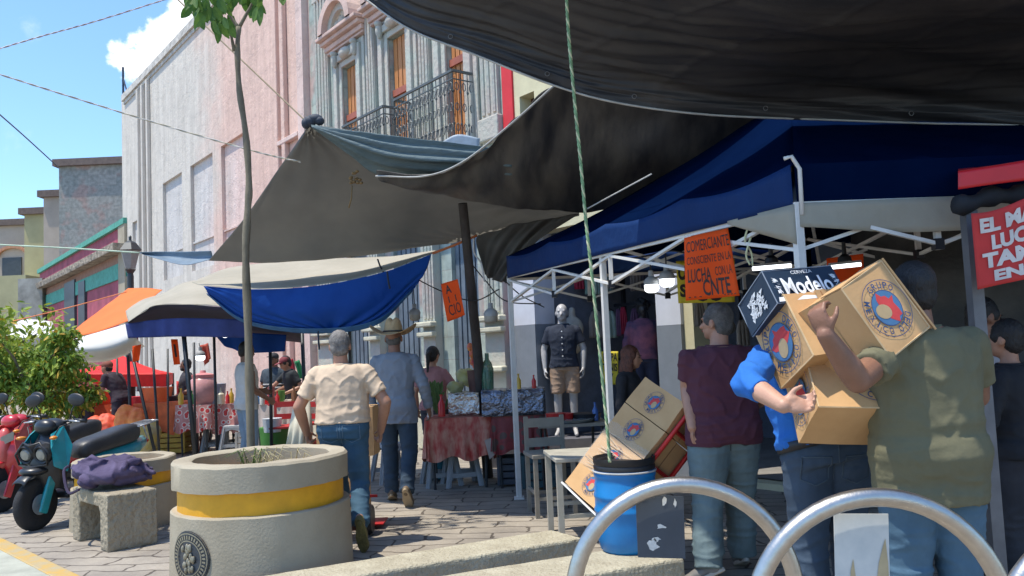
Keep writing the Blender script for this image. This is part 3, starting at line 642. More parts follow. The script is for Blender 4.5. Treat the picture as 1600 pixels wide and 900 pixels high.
g1 = A((745, 370, 9.2), (800, 352, 9.1), (850, 343, 9.0), (905, 334, 8.9)); g2 = A((747, 385, 9.2), (785, 385, 9.1), (815, 385, 9.1), (840, 372, 9.0)); g3 = A((757, 430, 9.3), (768, 436, 9.3), (780, 440, 9.2), (790, 442, 9.2))
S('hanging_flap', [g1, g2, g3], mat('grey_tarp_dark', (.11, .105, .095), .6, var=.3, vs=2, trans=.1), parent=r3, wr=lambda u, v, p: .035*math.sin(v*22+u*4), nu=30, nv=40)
S('light_patch', [A((690, 222, 8), (715, 210, 8), (750, 216, 8)), A((700, 236, 8), (725, 236, 8), (748, 238, 8))], mat('pale_sheet', (.42, .50, .58), .6, trans=.3), 'pale blue plastic sheet peeking over the grey tarp below the balcony', 'plastic sheet', nu=8, nv=10)
# T4, blue tarp with a beige top
b1 = A((318, 447, 8.6), (400, 452, 8.5), (500, 446, 8.5), (600, 425, 8.6), (674, 397, 8.8))
b2 = A((322, 453, 8.6), (390, 482, 8.55), (485, 487, 8.5), (590, 470, 8.6), (664, 425, 8.8))
b3 = A((326, 460, 8.7), (385, 504, 8.7), (485, 519, 8.65), (585, 508, 8.7), (642, 458, 8.8))
r4 = root_at('blue_tarp', b2, 'bright blue tarpaulin with a beige upper side sagging over the two walking men', 'tarp')
S('front_fold', [b1, b2, b3], M_blue, parent=r4, wr=pinch([(1, .58, .028, 24, .35), (0, 0, .01, 10, .2)]), nu=60, nv=110)
c1 = A((300, 441, 9.5), (360, 418, 10.2), (480, 405, 10.4), (590, 402, 10.4), (682, 391, 10.0))
c2 = A((310, 444, 9.0), (385, 435, 9.3), (490, 428, 9.4), (595, 416, 9.4), (678, 395, 9.3))
S('top_side', [c1, c2, [p+V((0, .03, .01)) for p in b1]], M_beige, parent=r4, wr=lambda u, v, p: .015*mnoise.noise(p*2.5), nu=30, nv=60)
b4_ = [p.lerp(q, .82)+V((0, -.05, 0)) for p, q in zip(b2, b3)]
S('lower_hem', [b4_, [p+V((0, -.03, -.01)) for p in b3]], mat('blue_hem', (.05, .17, .36), .6, trans=.3), parent=r4, nu=6, nv=60)
# the stall canopy further left: beige roof, dark inside, blue valance
r5 = root_at('stall_awning', A((290, 480, 10.5)), 'beige awning with a purple blue valance over the red food stalls', 'awning')
S('roof', [A((197, 487, 10.9), (222, 468, 11.2), (256, 457, 11.4), (305, 438, 11.6), (440, 430, 11.8)), A((198, 495, 10.7), (224, 478, 10.8), (254, 466, 10.8), (320, 458, 10.7), (470, 462, 10.7)), A((199, 502, 10.5), (224, 487, 10.4), (250, 474, 10.3), (345, 478, 10), (480, 488, 9.9))], M_beige, parent=r5, wr=lambda u, v, p: .03*mnoise.noise(p*1.8), nu=24, nv=40)
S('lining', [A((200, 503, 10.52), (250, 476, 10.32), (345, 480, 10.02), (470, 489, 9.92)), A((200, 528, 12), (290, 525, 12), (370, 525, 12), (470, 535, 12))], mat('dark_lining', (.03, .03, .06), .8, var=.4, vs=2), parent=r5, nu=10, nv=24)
S('valance', [A((196, 506, 10.6), (240, 500, 10.5), (285, 497, 10.4), (380, 499, 10.3)), A((200, 528, 10.6), (243, 527, 10.5), (286, 526, 10.4), (395, 528, 10.3))], mat('purple_blue_cloth', (.05, .07, .24), .8, trans=.2, var=.25, vs=3), parent=r5, wr=lambda u, v, p: .02*math.sin(v*30), nu=8, nv=40)
S('blue_side_cloth', [A((335, 522, 11.6), (380, 520, 11.5), (448, 523, 11.4)), A((350, 540, 11.6), (385, 551, 11.5), (446, 549, 11.4))], M_blue, 'second blue cloth hanging low behind the sleeveless man, a pale shape printed on it', 'awning', wr=lambda u, v, p: .015*math.sin(v*20), nu=10, nv=30)
S('orange_tarp', [A((200, 450, 14.5), (228, 450, 14.2), (254, 453, 13.9)), A((160, 482, 14), (195, 477, 13.6), (232, 472, 13.2)), A((98, 530, 13), (150, 520, 12.7), (205, 500, 12.4))], mat('orange_cloth', (.85, .20, .035), .7, trans=.25, var=.08, vs=2), 'bright orange tarpaulin sloping down behind the green bush', wr=lambda u, v, p: .02*mnoise.noise(p*2), nu=24, nv=20)
S('white_floral_tarp', [A((105, 533, 12.2), (150, 520, 12.2), (198, 506, 12.2)), A((112, 548, 12.0), (165, 544, 12.0), (212, 527, 12.0)), A((120, 568, 12.3), (172, 563, 12.3), (226, 541, 12.3))], mat('floral_white', (.72, .70, .64), .8, col2=(.80, .78, .74), trans=.3, vs=3), 'white tablecloth like tarp with faint brown flowers under the orange one', nu=20, nv=24)
rc = empty('red_canopy_tent', at(180, 690, 16.5)*1, 0, 'red peaked canopy tent over the far stalls', 'canopy tent'); rc.location.z = 0
M_rc = mat('red_canopy_cloth', (.85, .03, .025), .6, trans=.3, var=.06)
ea, eb_, ec = at(90, 585, 15), at(262, 585, 15), at(270, 583, 18); ed = at(110, 580, 18); ap = at(192, 556, 16.5)
m_ = MB()
for p, q in ((ea, eb_), (eb_, ec), (ec, ed), (ed, ea)):
    g = [[(p.lerp(q, j/10)).lerp(ap, (i/8))+V((0, 0, -.05*math.sin(PI*i/8))) for j in range(11)] for i in range(9)]; m_.grid(g)
m_.build('roof', M_rc, rc, smooth=True, solid=.004, fix=False)
m_ = MB()
for p, q in ((ea, eb_), (eb_, ec), (ec, ed), (ed, ea)):
    m_.grid([[p.lerp(q, j/4)-V((0, 0, i*.22)) for j in range(5)] for i in range(2)])
m_.build('valance', mat('red_valance', (.6, .012, .012), .6, trans=.2), rc, solid=.004, fix=False)
for p in (ea, eb_, ec, ed): MB().bar(V((p.x, p.y, 0)), p, .04).build('leg', M_iron, rc)
S('white_far_canopy', [A((12, 520, 19), (35, 500, 19), (82, 502, 19)), A((5, 530, 18), (40, 528, 18), (88, 525, 18))], mat('white_cloth', (.8, .8, .78), .8, trans=.3), 'white canopy roof behind the bush at the far left', 'canopy tent', nu=10, nv=12)
# ------------------------------------------------------------------ blue canopy tent with white folding frame
A0 = V((-.02, 8.4, 0)); C0 = V((1.57, 4.5, 0)); E0 = V((4.6, 4.5, 0)); D0 = V((3.2, 8.6, 0)); ZE = 2.2; ZR = 2.43
AP = at(1235, 140, 6.7)
tent = empty('blue_canopy_tent', (1.9, 6.4, 0), 0, 'blue canopy tent on white folding scissor frame over the beer carton stall', 'canopy tent')
M_wp = mat('white_frame', (.66, .64, .60), .5, var=.1, vs=8)
cs = [A0, C0, E0, D0]
m_ = MB()
for i in range(4):
    p = cs[i]+V((0, 0, ZR)); q = cs[(i+1) % 4]+V((0, 0, ZR))
    g = [[(p.lerp(q, j/24)).lerp(AP, k/16)+V((0, 0, -.10*math.sin(PI*k/16)-.045*abs(math.sin(4*PI*j/24))*(1-k/16)**3)) for j in range(25)] for k in range(17)]
    m_.grid(g)
m_.build('roof', M_shblue, tent, smooth=True, solid=.004, fix=False)
m_ = MB()
for i in (0, 1, 3):
    p = cs[i]; q = cs[(i+1) % 4]; n = (q-p).cross(V((0, 0, 1))).normalized()
    if n.dot(p-V((1.9, 6.4, 0))) < 0: n = -n
    if i == 1: continue
    g = [[p.lerp(q, j/48)+n*(.024+.004*math.sin(j*.9)*k/5)+V((0, 0, ZR-.045*abs(math.sin(4*PI*j/48))*(1-k/5)-(ZR-ZE)*k/5)) for j in range(49)] for k in range(6)]
    m_.grid(g)
m_.build('valance', M_valb, tent, smooth=True, solid=.003, fix=False)
m_ = MB()
p, q = C0, E0
g = [[p.lerp(q, j/40)+V((0, -.02-.02*math.sin(j*.7)*k/5, ZE+.015-k/5*(.13+.06*math.sin(PI*min(1, j/22))))) for j in range(41)] for k in range(6)]
m_.grid(g)
k_ = A0.lerp(C0, .86)
m_.grid([[k_.lerp(C0, j/10)+V((-.02, -.02, ZE+.01-k/4*(.02+.2*(j/10)))) for j in range(11)] for k in range(5)])
m_.build('beige_cloth_strip', M_beige, tent, smooth=True, solid=.003, fix=False)
m_ = MB(); g = [[C0.lerp(E0, j/20)+V((0, -.01, ZR-.0-k*(ZR-ZE-.02))) for j in range(21)] for k in range(2)]; m_.grid(g); m_.build('front_valance', M_shblue, tent, solid=.003, fix=False)
for c in (C0, E0, D0, A0): MB().box((c.x, c.y, ZE/2+.02), (.045, .045, ZE), Matrix.Rotation(.3, 3, 'Z')).build('pole', M_wp, tent)
pb = A0.lerp(C0, .46); MB().box((pb.x+.02, pb.y, ZE/2), (.042, .042, ZE), Matrix.Rotation(.3, 3, 'Z')).build('pole', M_wp, tent)
for c in (A0,): MB().box((c.x, c.y, .01), (.1, .1, .02)).build('foot_plate', M_wp, tent)
def truss(p, q, n, z1, z0, t=.028):
    for i in range(n):
        a = p.lerp(q, i/n); b = p.lerp(q, (i+1)/n); o = V((0, .018, 0))
        MB().bar(a+V((0, 0, z1)), b+V((0, 0, z0)), t, .02).build('truss_bar', M_wp, tent)
        MB().bar(a+o+V((0, 0, z0)), b+o+V((0, 0, z1)), t, .02).build('truss_bar', M_wp, tent)
        if i: MB().box(a+V((0, .01, (z0+z1)/2)), (.03, .03, z1-z0+.06)).build('truss_post', M_wp, tent); MB().box(a+V((0, .01, z0)), (.05, .05, .06)).build('joint', MATS['black_metal'], tent)
for i in range(4):
    p, q = cs[i], cs[(i+1) % 4]
    truss(p, q, 4, ZE-.02, ZE-.24)
    MB().bar(p+V((0, 0, ZE+.01)), q+V((0, 0, ZE-.014)), .026).build('eave_bar', M_wp, tent)
for c in cs:
    MB().bar(c+V((0, 0, ZE)), V((AP.x, AP.y, AP.z-.15)), .03).build('rafter', M_wp, tent)
m1, m3 = C0.lerp(E0, .5), A0.lerp(D0, .5); truss(m1, m3, 4, ZE+.05, ZE-.2); m0, m2 = A0.lerp(C0, .5), E0.lerp(D0, .5); truss(m0, m2, 4, ZE+.05, ZE-.2)
hk = [C0+V((.02, -.02, ZE-.05)), C0+V((.02, -.03, ZE+.2)), C0+V((-.02, -.03, ZE+.27)), C0+V((-.06, -.03, ZE+.26))]
MB().tube(hk, .012, 6).build('hook', M_wp, tent, smooth=True)
MB().tube([at(918, 326, 6.9), at(1018, 272, 6.1)], .006, 5).build('roof_cord', M_tape, tent)
# dark hanging sheets behind the stall at the right
S('dark_backdrop_tarp', [A((1330, 350, 6.6), (1400, 345, 6.4), (1470, 345, 6.2), (1620, 345, 6.0)), A((1335, 480, 6.6), (1400, 480, 6.4), (1480, 480, 6.1), (1620, 480, 6.0)), A((1340, 700, 6.6), (1400, 700, 6.4), (1480, 700, 6.1), (1620, 700, 6.0))], mat('dark_grey_sheet', (.03, .032, .034), .7, col2=(.085, .08, .072), vs=3, bump=.6, bs=6, dist=.05), 'dark grey crumpled sheet hanging as backdrop behind the right hand stall', 'tarp', wr=lambda u, v, p: .05*mnoise.noise(p*3), nu=50, nv=50)
# ------------------------------------------------------------------ right edge red stall, banner
rs = empty('red_stall_front', at(1560, 600, 4.1), 0, 'red canopy edge with a black rolled curtain on a dark pole at the right margin', 'canopy'); rs.location.z = 0
S('valance', [A((1497, 268, 4.1), (1560, 258, 4.05), (1700, 235, 4.0)), A((1497, 296, 4.1), (1560, 287, 4.05), (1700, 270, 4.0))], mat('red_vinyl', (.55, .01, .015), .4, var=.06), parent=rs, nu=6, nv=20)
MB().grid([[at(1497, 268, 4.1), at(1700, 235, 4.0)], [at(1497, 262, 4.9), at(1700, 240, 4.9)]]).build('top', MATS['red_vinyl'], rs, solid=.004, fix=False)
m_ = MB(); pr = [at(1492+i*12, 320-i*2.2+(3*math.sin(i)), 4.15) for i in range(18)]; m_.tube(pr, [.045+.012*math.sin(i*1.7) for i in range(18)], 12); m_.build('rolled_curtain', mat('black_cloth', (.012, .013, .017), .8), rs, smooth=True)
p0 = at(1513, 330, 4.2); MB().bb((p0.x-.03, p0.y-.03, 0), (p0.x+.03, p0.y+.03, p0.z)).build('pole', mat('grey_pole', (.16, .16, .17), .5, .5), rs)
MB().bar(p0+V((0, 0, -.05)), at(1700, 330, 4.2), .03).build('cross_bar', MATS['grey_pole'], rs)
BQ = [at(1519, 333, 4.0), at(1712, 286, 3.95), at(1722, 408, 3.95), at(1532, 452, 4.0)]
ban = empty('protest_banner', (BQ[0]+BQ[2])/2, 0, 'red banner with white capital lettering hanging at the right edge', 'banner')
bw = lambda u, v: bil(BQ, u, v)+V((0, .03*math.sin(u*9+1)*(.4+v*.6)+.0, -.012*math.sin(PI*u*3)*(1-v)))
MB().grid([[bw(i/30, j/20) for j in range(21)] for i in range(31)]).build('cloth', mat('red_banner_cloth', (.62, .045, .04), .75, trans=.15, var=.1, vs=4, bump=.3, bs=10), ban, smooth=True, solid=.002, fix=False)
mb = MB()
for s, r in (('EL MAESTRO', (.06, .08, .93, .28)), ('LUCHANDO', (.14, .32, .90, .52)), ('TAMBIEN', (.06, .55, .80, .75)), ('ENSEÑA', (.14, .76, .74, .94))):
    lettering(mb, s, BQ, r, .008, bold=.05, warp=bw)
mb.build('lettering', mat('white_print', (.62, .55, .50), .7), ban, fix=False)
# ------------------------------------------------------------------ signs
M_or = mat('orange_card', (1.0, .12, .004), .7, var=.04, trans=.40); M_ink = mat('black_ink', (.02, .015, .012), .6)
def sign(name, label, Q, m, lines, cat='sign', ink=None, curl=.012, off=.004, jitter=.08, group=None):
    r = empty(name, (Q[0]+Q[2])/2, 0, label, cat, group)
    n = (Q[1]-Q[0]).cross(Q[3]-Q[0]).normalized()
    if n.dot(CP-Q[0]) < 0: n = -n
    wp = lambda u, v: bil(Q, u, v)+n*curl*math.sin(u*5+v*2)
    MB().grid([[wp(i/14, j/14) for j in range(15)] for i in range(15)]).build('board', m, r, smooth=True, solid=.002, fix=False)
    mb = MB()
    for s, rc_, b in lines: lettering(mb, s, Q, rc_, off, bold=b, jitter=jitter, warp=wp)
    if lines: mb.build('lettering', ink or M_ink, r, fix=False)
    return r
sign('handwritten_sign', 'large orange handwritten protest sign hanging from the white tent frame', [at(1069, 372, 5.1), at(1137, 356, 5.0), at(1156, 462, 5.0), at(1072, 470, 5.1)], M_or,
     [('COMERCIANTE', (.05, .08, .97, .25), .0), ('CONSCIENTE EN LA', (.05, .33, .96, .45), 0), ('LUCHA', (.06, .52, .52, .73), .012), ('CON LA', (.60, .53, .94, .66), 0), ('CNTE', (.34, .70, .86, .95), .014), ('- - -', (.06, .95, .3, .965), 0), ('- - - -', (.72, .955, .94, .97), 0)])
sign('handwritten_sign', 'small tilted orange sign hanging beside the dark wooden pole', [at(689, 444, 8.7), at(714, 436, 8.6), at(727, 492, 8.6), at(700, 503, 8.7)], M_or, [('A', (.25, .08, .55, .3), .02), ('| |', (.3, .38, .7, .55), 0), ('CIO', (.2, .6, .85, .88), .0)])
sign('orange_card', 'narrow orange card hanging by the bearded man', A((267, 530, 10.8), (277, 530, 10.8), (282, 569, 10.8), (272, 570, 10.8)), M_or, [('I', (.35, .2, .6, .7), 0)])
sign('orange_card', 'shorter orange card hanging left of the thin dark poles', A((207, 541, 11), (220, 538, 11), (218, 563, 11), (208, 566, 11)), M_or, [])
sign('orange_card', 'orange card hanging behind the cartons right of the tent pole', A((1291, 404, 5.9), (1350, 396, 5.9), (1350, 436, 5.9), (1294, 444, 5.9)), M_or, [])
M_ysg = mat('yellow_board', (.62, .50, .03), .6)
sign('shop_sign', 'yellow shop board with black letters partly behind the orange sign', A((1056, 408, 6.9), (1148, 404, 6.9), (1148, 472, 6.9), (1060, 474, 6.9)), M_ysg, [('O', (.02, .12, .17, .46), .05), ('S', (.04, .55, .16, .86), .05), ('00', (.3, .55, .8, .97), .06)], jitter=0, curl=0)
sign('shop_sign', 'small yellow board reading ropa tenis with an arrow beside the crouching woman', A((939, 549, 9.4), (966, 549, 9.4), (966, 601, 9.4), (941, 601, 9.4)), M_ysg, [('ROPA', (.1, .05, .95, .3), .03), ('TENIS', (.08, .36, .95, .6), .03), ('V', (.2, .66, .7, .95), .12)], jitter=0, curl=0)
c = at(1139, 512, 7.4); rd = empty('price_tag', c, 0, 'round yellow price tag reading fifty pinned on clothes', 'price tag')
MB().lathe([(.001, -.004), (.06, -.004), (.06, .004), (.001, .004)], c, 24, R=Matrix.Rotation(PI/2, 3, 'X')).build('disc', M_ysg, rd)
MB().lathe([(.051, .0), (.06, .0), (.06, .003), (.051, .003)], c-V((0, .006, 0)), 24, R=Matrix.Rotation(PI/2, 3, 'X')).build('rim', M_ink, rd)
mb = MB(); lettering(mb, '50', A((1130, 500, 7.39), (1148, 500, 7.39), (1148, 524, 7.39), (1130, 524, 7.39)), (.15, .2, .85, .8), .004, .04); mb.build('lettering', M_ink, rd, fix=False)
# ------------------------------------------------------------------ poles, ropes, wires
p = at(723, 318, 8.75); q = gnd(757, 770); q.y = 9.85; q.x = at(757, 620, 9.7).x
tag(MB().tube([V((q.x, q.y, 0)), q.lerp(p, .5)+V((.01, 0, 0)), p], [.062, .056, .05], 10).build('wooden_pole', mat('dark_wood', (.055, .045, .04), .8, var=.3, vs=3, stretch=(6, 6, 1), bump=.4), smooth=60), 'dark wooden pole propping up the grey tarpaulin', 'pole')
def pole(name, label, a, b, r, m, group='thin dark tent poles at the far stalls'):
    q = V((b.x, b.y, 0)); tag(MB().tube([q, a], r, 8).build(name, m, smooth=True), label, 'pole', group)
for (x0, y0, x1, Y, r, lb) in ((205, 548, 250, 11.2, .022, 'thin dark tent pole leaning right, left end of the row beside the red goods'), (238, 545, 250, 12.2, .02, 'upright thin dark tent pole just behind the leaning one'), (285, 500, 308, 10.5, .03, 'thicker dark tent pole in front of the bearded man'),
                               (262, 545, 263, 13, .016, 'thin pole at the right corner of the red canopy'), (303, 535, 305, 13, .02, 'thin pole behind the bearded man'), (422, 528, 424, 12, .025, 'dark pole behind the man in the striped polo'), (472, 520, 480, 12, .028, 'dark pole left of the grey haired man'), (546, 512, 549, 10.5, .022, 'thin pole between the two walking men'), (131, 570, 131, 14.5, .02, 'thin black pole under the red canopy front'), (183, 560, 184, 14.2, .02, 'black pole beside the man in the cap'), (200, 555, 206, 13.9, .028, 'second black pole beside the man in the cap'), (334, 505, 339, 11.5, .02, 'dark pole behind the tree trunk stalls')):
    a = at(x0, y0, Y); yb = Y; b = at(x1, 700, yb); pole('tent_pole', lb, a, b, r, M_iron)
def twist(name, label, pts, r, ms, cat='rope', n=None, parent=None, turns=14):
    pts = [V(p) for p in pts]; L = sum((pts[i+1]-pts[i]).length for i in range(len(pts)-1)); K = int(L*70) if n is None else n
    root = root_at(name, pts, label, cat) if parent is None else parent
    for k, m in enumerate(ms):
        g = []
        for i in range(K+1):
            t = i/K; c = catmull(pts, t); d = (catmull(pts, min(1, t+.01))-catmull(pts, max(0, t-.01))).normalized(); a = d.cross(V((.1, 1, .05))).normalized(); b = a.cross(d)
            th = t*L*turns*2+k*2*PI/len(ms); g.append(c+(a*math.cos(th)+b*math.sin(th))*r*.85)
        MB().tube(g, r, 5).build('strand', m, root, smooth=True)
    return root
M_rg = mat('green_rope', (.20, .33, .17), .8, var=.3, vs=20); M_ry = mat('yellow_rope', (.55, .56, .34), .8, var=.2, vs=20); M_rw = mat('white_cord', (.55, .53, .50), .8); M_ro = mat('orange_cord', (.75, .22, .08), .8)
twist('green_rope', 'green and yellow twisted rope hanging down in front of the tent to the blue barrel', A((884, -20, 4.9), (889, 60, 4.9), (897, 150, 4.92), (906, 240, 4.95), (915, 340, 5), (926, 440, 5.02), (938, 560, 5.05), (948, 660, 5.08), (953, 722, 5.1)), .0062, [M_rg, M_ry, M_rg], turns=30)
m_ = MB(); m_.tube([catmull(A((1160, 340, 4.9), (1168, 355, 4.88), (1164, 375, 4.9), (1174, 395, 4.9), (1176, 415, 4.9)), i/20) for i in range(21)], .006, 5); m_.tube([catmull(A((1160, 340, 4.9), (1178, 352, 4.9), (1170, 380, 4.88), (1166, 400, 4.9), (1172, 414, 4.9)), i/20) for i in range(21)], .006, 5)
tag(m_.build('looped_rope', M_ry, smooth=True), 'loose pale yellow cord looped under the blue tent eave', 'rope')
twist('span_wire', 'pale twisted cord crossing the upper left sky', A((-40, 88, 9), (60, 58, 9.3), (150, 33, 9.6), (262, -2, 10)), .0055, [M_rw, mat('dull_pink_cord', (.38, .30, .28), .8)], n=300, turns=16)
twist('span_wire', 'long pale cord from the left edge to the grey tarp across the plaster facade', A((-30, 107, 7), (100, 148, 7.3), (250, 194, 7.6), (400, 237, 7.7), (470, 253, 7.7)), .005, [M_rw, mat('dull_tan_cord', (.42, .38, .28), .8)], n=300, turns=14)
def wire(name, label, pts, r, m): tag(MB().tube([catmull([V(p) for p in pts], i/24) for i in range(25)], r, 5).build(name, m, smooth=True), label, 'cord')
wire('tie_cord', 'taut cord from the top of the frame down to the grey tarp peak', A((270, -8, 8), (380, 96, 7.7), (482, 193, 7.4)), .008, mat('tan_cord', (.35, .27, .18), .8))
wire('tie_cord', 'dark wire crossing the sky to the block tower', A((-20, 162, 20), (35, 210, 24), (92, 262, 28)), .02, M_iron)
wire('tie_cord', 'pale green cord stretched from the left edge to the tarp tip', A((-10, 382, 9), (110, 388, 9), (218, 395, 9)), .009, mat('pale_green_cord', (.42, .52, .40), .8))
wire('tie_cord', 'thin orange cord slanting over the green bush', A((20, 502, 12), (110, 480, 12.2), (198, 456, 12.4)), .008, M_ro)
wire('tie_cord', 'orange strap tying the blue tarp tip to the grey tarp', A((676, 396, 8.9), (710, 383, 9), (745, 368, 9.1)), .014, M_ro)
wire('tie_cord', 'white cord dangling from the knot by the wooden pole', A((740, 372, 8.8), (741, 395, 8.8), (752, 412, 8.8), (757, 440, 8.8)), .010, M_rw)
kb = MB(); kk = at(556, 282, 7.5)
for i in range(14): kb.ell(kk+V((random.uniform(-.05, .05), 0, random.uniform(-.03, .09))), (.02, .02, .015), 6, 5)
kb.tube(A((550, 290, 7.5), (549, 310, 7.5), (545, 325, 7.5)), .008, 5)
tag(kb.build('rope_knot', mat('brown_rope', (.22, .14, .06), .9), smooth=True), 'brown rope knot tied into the middle of the grey tarp', 'rope knot')
kb = MB(); [kb.ell(at(x, y, 7.3), (rx_, .05, rz_), 12, 8) for x, y, rx_, rz_ in ((484, 190, .06, .05), (492, 186, .07, .045), (499, 189, .045, .04), (478, 193, .04, .05))]
tag(kb.build('tarp_knot', mat('blue_black_cloth', (.03, .04, .06), .7), smooth=True), 'dark knotted cloth at the peak of the grey tarpaulin', 'knot')
# ------------------------------------------------------------------ lamps
M_glow = mat('lamp_glow', (.9, .95, 1), .4, emit=2.2); M_lgrey = mat('lamp_grey', (.30, .30, .29), .6); M_blk = mat('black_plastic', (.015, .015, .017), .45)
def lamp(px, py, Y, label, lit, sc_=1, cord=40):
    c = at(px, py, Y); r = empty('hanging_lamp', c, 0, label, 'lamp')
    MB().lathe([(.001, -.062*sc_), (.03*sc_, -.06*sc_), (.048*sc_, -.05*sc_), (.056*sc_, -.035*sc_), (.056*sc_, 0), (.001, 0)], c, 20).build('bulb', M_glow if lit else mat('dusty_glass', (.30, .27, .22), .4), r, smooth=40)
    MB().lathe([(.057*sc_, 0), (.06*sc_, .02*sc_), (.05*sc_, .045*sc_), (.022*sc_, .065*sc_), (.02*sc_, .11*sc_), (.001, .11*sc_)], c, 20).build('socket', M_lgrey, r, smooth=40)
    MB().tube([c+V((0, 0, .1*sc_)), at(px-2, py-cord, Y)], .006, 5).build('cord', M_blk, r)
    return r
lamp(1018, 445, 6.4, 'lit hanging bulb, the lower left one of the pair beside the orange sign', True, 1.0, 32)
lamp(1042, 436, 6.3, 'lit hanging bulb, the upper right one of the pair beside the orange sign', True, 1.0, 40)
lamp(767, 494, 8.6, 'unlit grey hanging lamp right of the wooden pole', False, 1.25, 60)
lamp(648, 492, 9.2, 'unlit pale hanging lamp above the straw hat', False, 1.1, 40)
lamp(352, 522, 11.3, 'tiny lit bulb under the purple blue awning', True, .8, 14)
lamp(313, 556, 12.5, 'small lit lamp above the stall left of the tree trunk', True, 1.2, 20)
for (xa, xb, y, lb) in ((1176, 1236, 418, 'lit white tube lamp under the tent above the dark beer carton'), (1296, 1345, 416, 'lit white tube lamp just behind the shoulder carton')):
    c = at((xa+xb)/2, y, 5.4); r = empty('tube_lamp', c, 0, lb, 'lamp'); a = at(xa, y+2, 5.4); b = at(xb, y-3, 5.4)
    MB().tube([a, b], .013, 8).build('tube', M_glow, r, smooth=True); MB().bar(a+V((0, 0, .02)), b+V((0, 0, .02)), .03, .015).build('batten', M_lgrey, r); MB().lathe([(.001, 0), (.045, 0), (.04, .03), (.015, .05), (.012, .13), (.001, .13)], c+V((0, 0, .03)), 14).build('socket', M_blk, r)
# street lamp
c = at(204, 440, 16.2); sl_ = empty('street_lamp', (c.x, c.y, 0), 0, 'old style dark street lamp post with a lantern before the magenta building', 'street lamp'); zt = at(204, 372, 16.2).z
MB().lathe([(.14, 0), (.14, .3), (.07, .4), (.06, zt-.75), (.05, zt-.7), (.10, zt-.62), (.001, zt-.62)], (c.x, c.y, 0), 12).build('post', M_iron, sl_)
MB().lathe([(.10, zt-.60), (.19, zt-.25), (.001, zt-.25)], (c.x, c.y, 0), 6).build('lantern', mat('lantern_glass', (.25, .25, .24), .3), sl_)
MB().lathe([(.23, zt-.245), (.12, zt-.1), (.03, zt-.05), (.03, zt+.03), (.001, zt+.06)], (c.x, c.y, 0), 6).build('lantern_cap', M_iron, sl_)
# ------------------------------------------------------------------ concrete planters with yellow bands
M_soil = mat('soil', (.10, .075, .05), .95, var=.4, vs=12, bump=.8, bs=20)
def planter(name, label, c, r, h, band=True):
    o = empty(name, c, 0, label, 'planter', 'round concrete planters')
    n = 72
    MB().lathe([(r*1.02, 0), (r*1.0, h*.60), (r*.985, h*.61), (r*.93, h*.61)], c, n).build('body', M_conc, o, smooth=40, jit=.004)
    MB().lathe([(r*.925, h*.585), (r*.925, h*.80)], c, n).build('painted_band', M_yel2, o, smooth=40, fix=False)
    MB().lathe([(r*.93, h*.79), (r*.98, h*.79), (r*.985, h*.98), (r*.96, h), (r*.80, h), (r*.77, h*.985), (r*.77, h*.80)], c, n).build('rim', M_conc, o, smooth=40, jit=.007)
    MB().lathe([(r*.79, h*.74), (r*.5, h*.83), (.001, h*.84)], c, n).build('soil', M_soil, o, smooth=True, jit=.03)
    return o
PC = V(((402-800)/FPX*5.9, 5.9, 0)); PLR, PLH = .60, .83
pl1 = planter('planter', 'large round concrete planter with yellow band and metal crest in the foreground', PC, PLR, PLH)
PC2 = V(((190-800)/FPX*8.0, 8.0, 0)); planter('planter', 'smaller concrete planter with yellow band behind the bench', PC2, .46, .62)
# oval crest on the big planter
r_ = ray(296, 872); dxy = V((r_.x, r_.y)); oo = V((0, 0))-V((PC.x, PC.y)); a_ = dxy.dot(dxy); b_ = 2*oo.dot(dxy); c_ = oo.dot(oo)-(PLR*1.012)**2
k = (-b_-math.sqrt(max(0, b_*b_-4*a_*c_)))/(2*a_); hp = CP+r_*k; ang = math.atan2(hp.y-PC.y, hp.x-PC.x)
def cyl(x, z, off): t = ang+x/PLR; return V((PC.x+(PLR*1.012+off)*math.cos(t), PC.y+(PLR*1.012+off)*math.sin(t), hp.z+z))
cr_ = MB()
def disc(mb, r0, r1, off, n=40, cx=0, cz=0):
    mb.add([cyl(cx+r*math.cos(2*PI*i/n), cz+r*math.sin(2*PI*i/n), off) for r in (r0, r1) for i in range(n)], [(i, (i+1) % n, n+(i+1) % n, n+i) for i in range(n)])
M_crest = mat('crest_metal', (.07, .08, .10), .4, .6, bump=.3); M_crest2 = mat('crest_relief', (.30, .27, .20), .5, .6)
ce = MB(); disc(ce, .001, .165, .009); disc(ce, .165, .17, .004); ce.build('crest_plate', M_crest, pl1, smooth=40)
ce = MB(); disc(ce, .15, .158, .013); disc(ce, .105, .112, .013); rr = random.Random(3)
for i in range(36): t = 2*PI*i/36; ce.add([cyl(.118*math.cos(t), .118*math.sin(t), .013), cyl(.142*math.cos(t), .142*math.sin(t), .013), cyl(.142*math.cos(t+.09), .142*math.sin(t+.09), .013), cyl(.118*math.cos(t+.09), .118*math.sin(t+.09), .013)], [(0, 1, 2, 3)])
for i in range(26): ce.ell(cyl(rr.uniform(-.05, .05), rr.uniform(-.08, .08), .012), (.012, .012, .022), 8, 6)
ce.build('crest_relief', M_crest2, pl1)
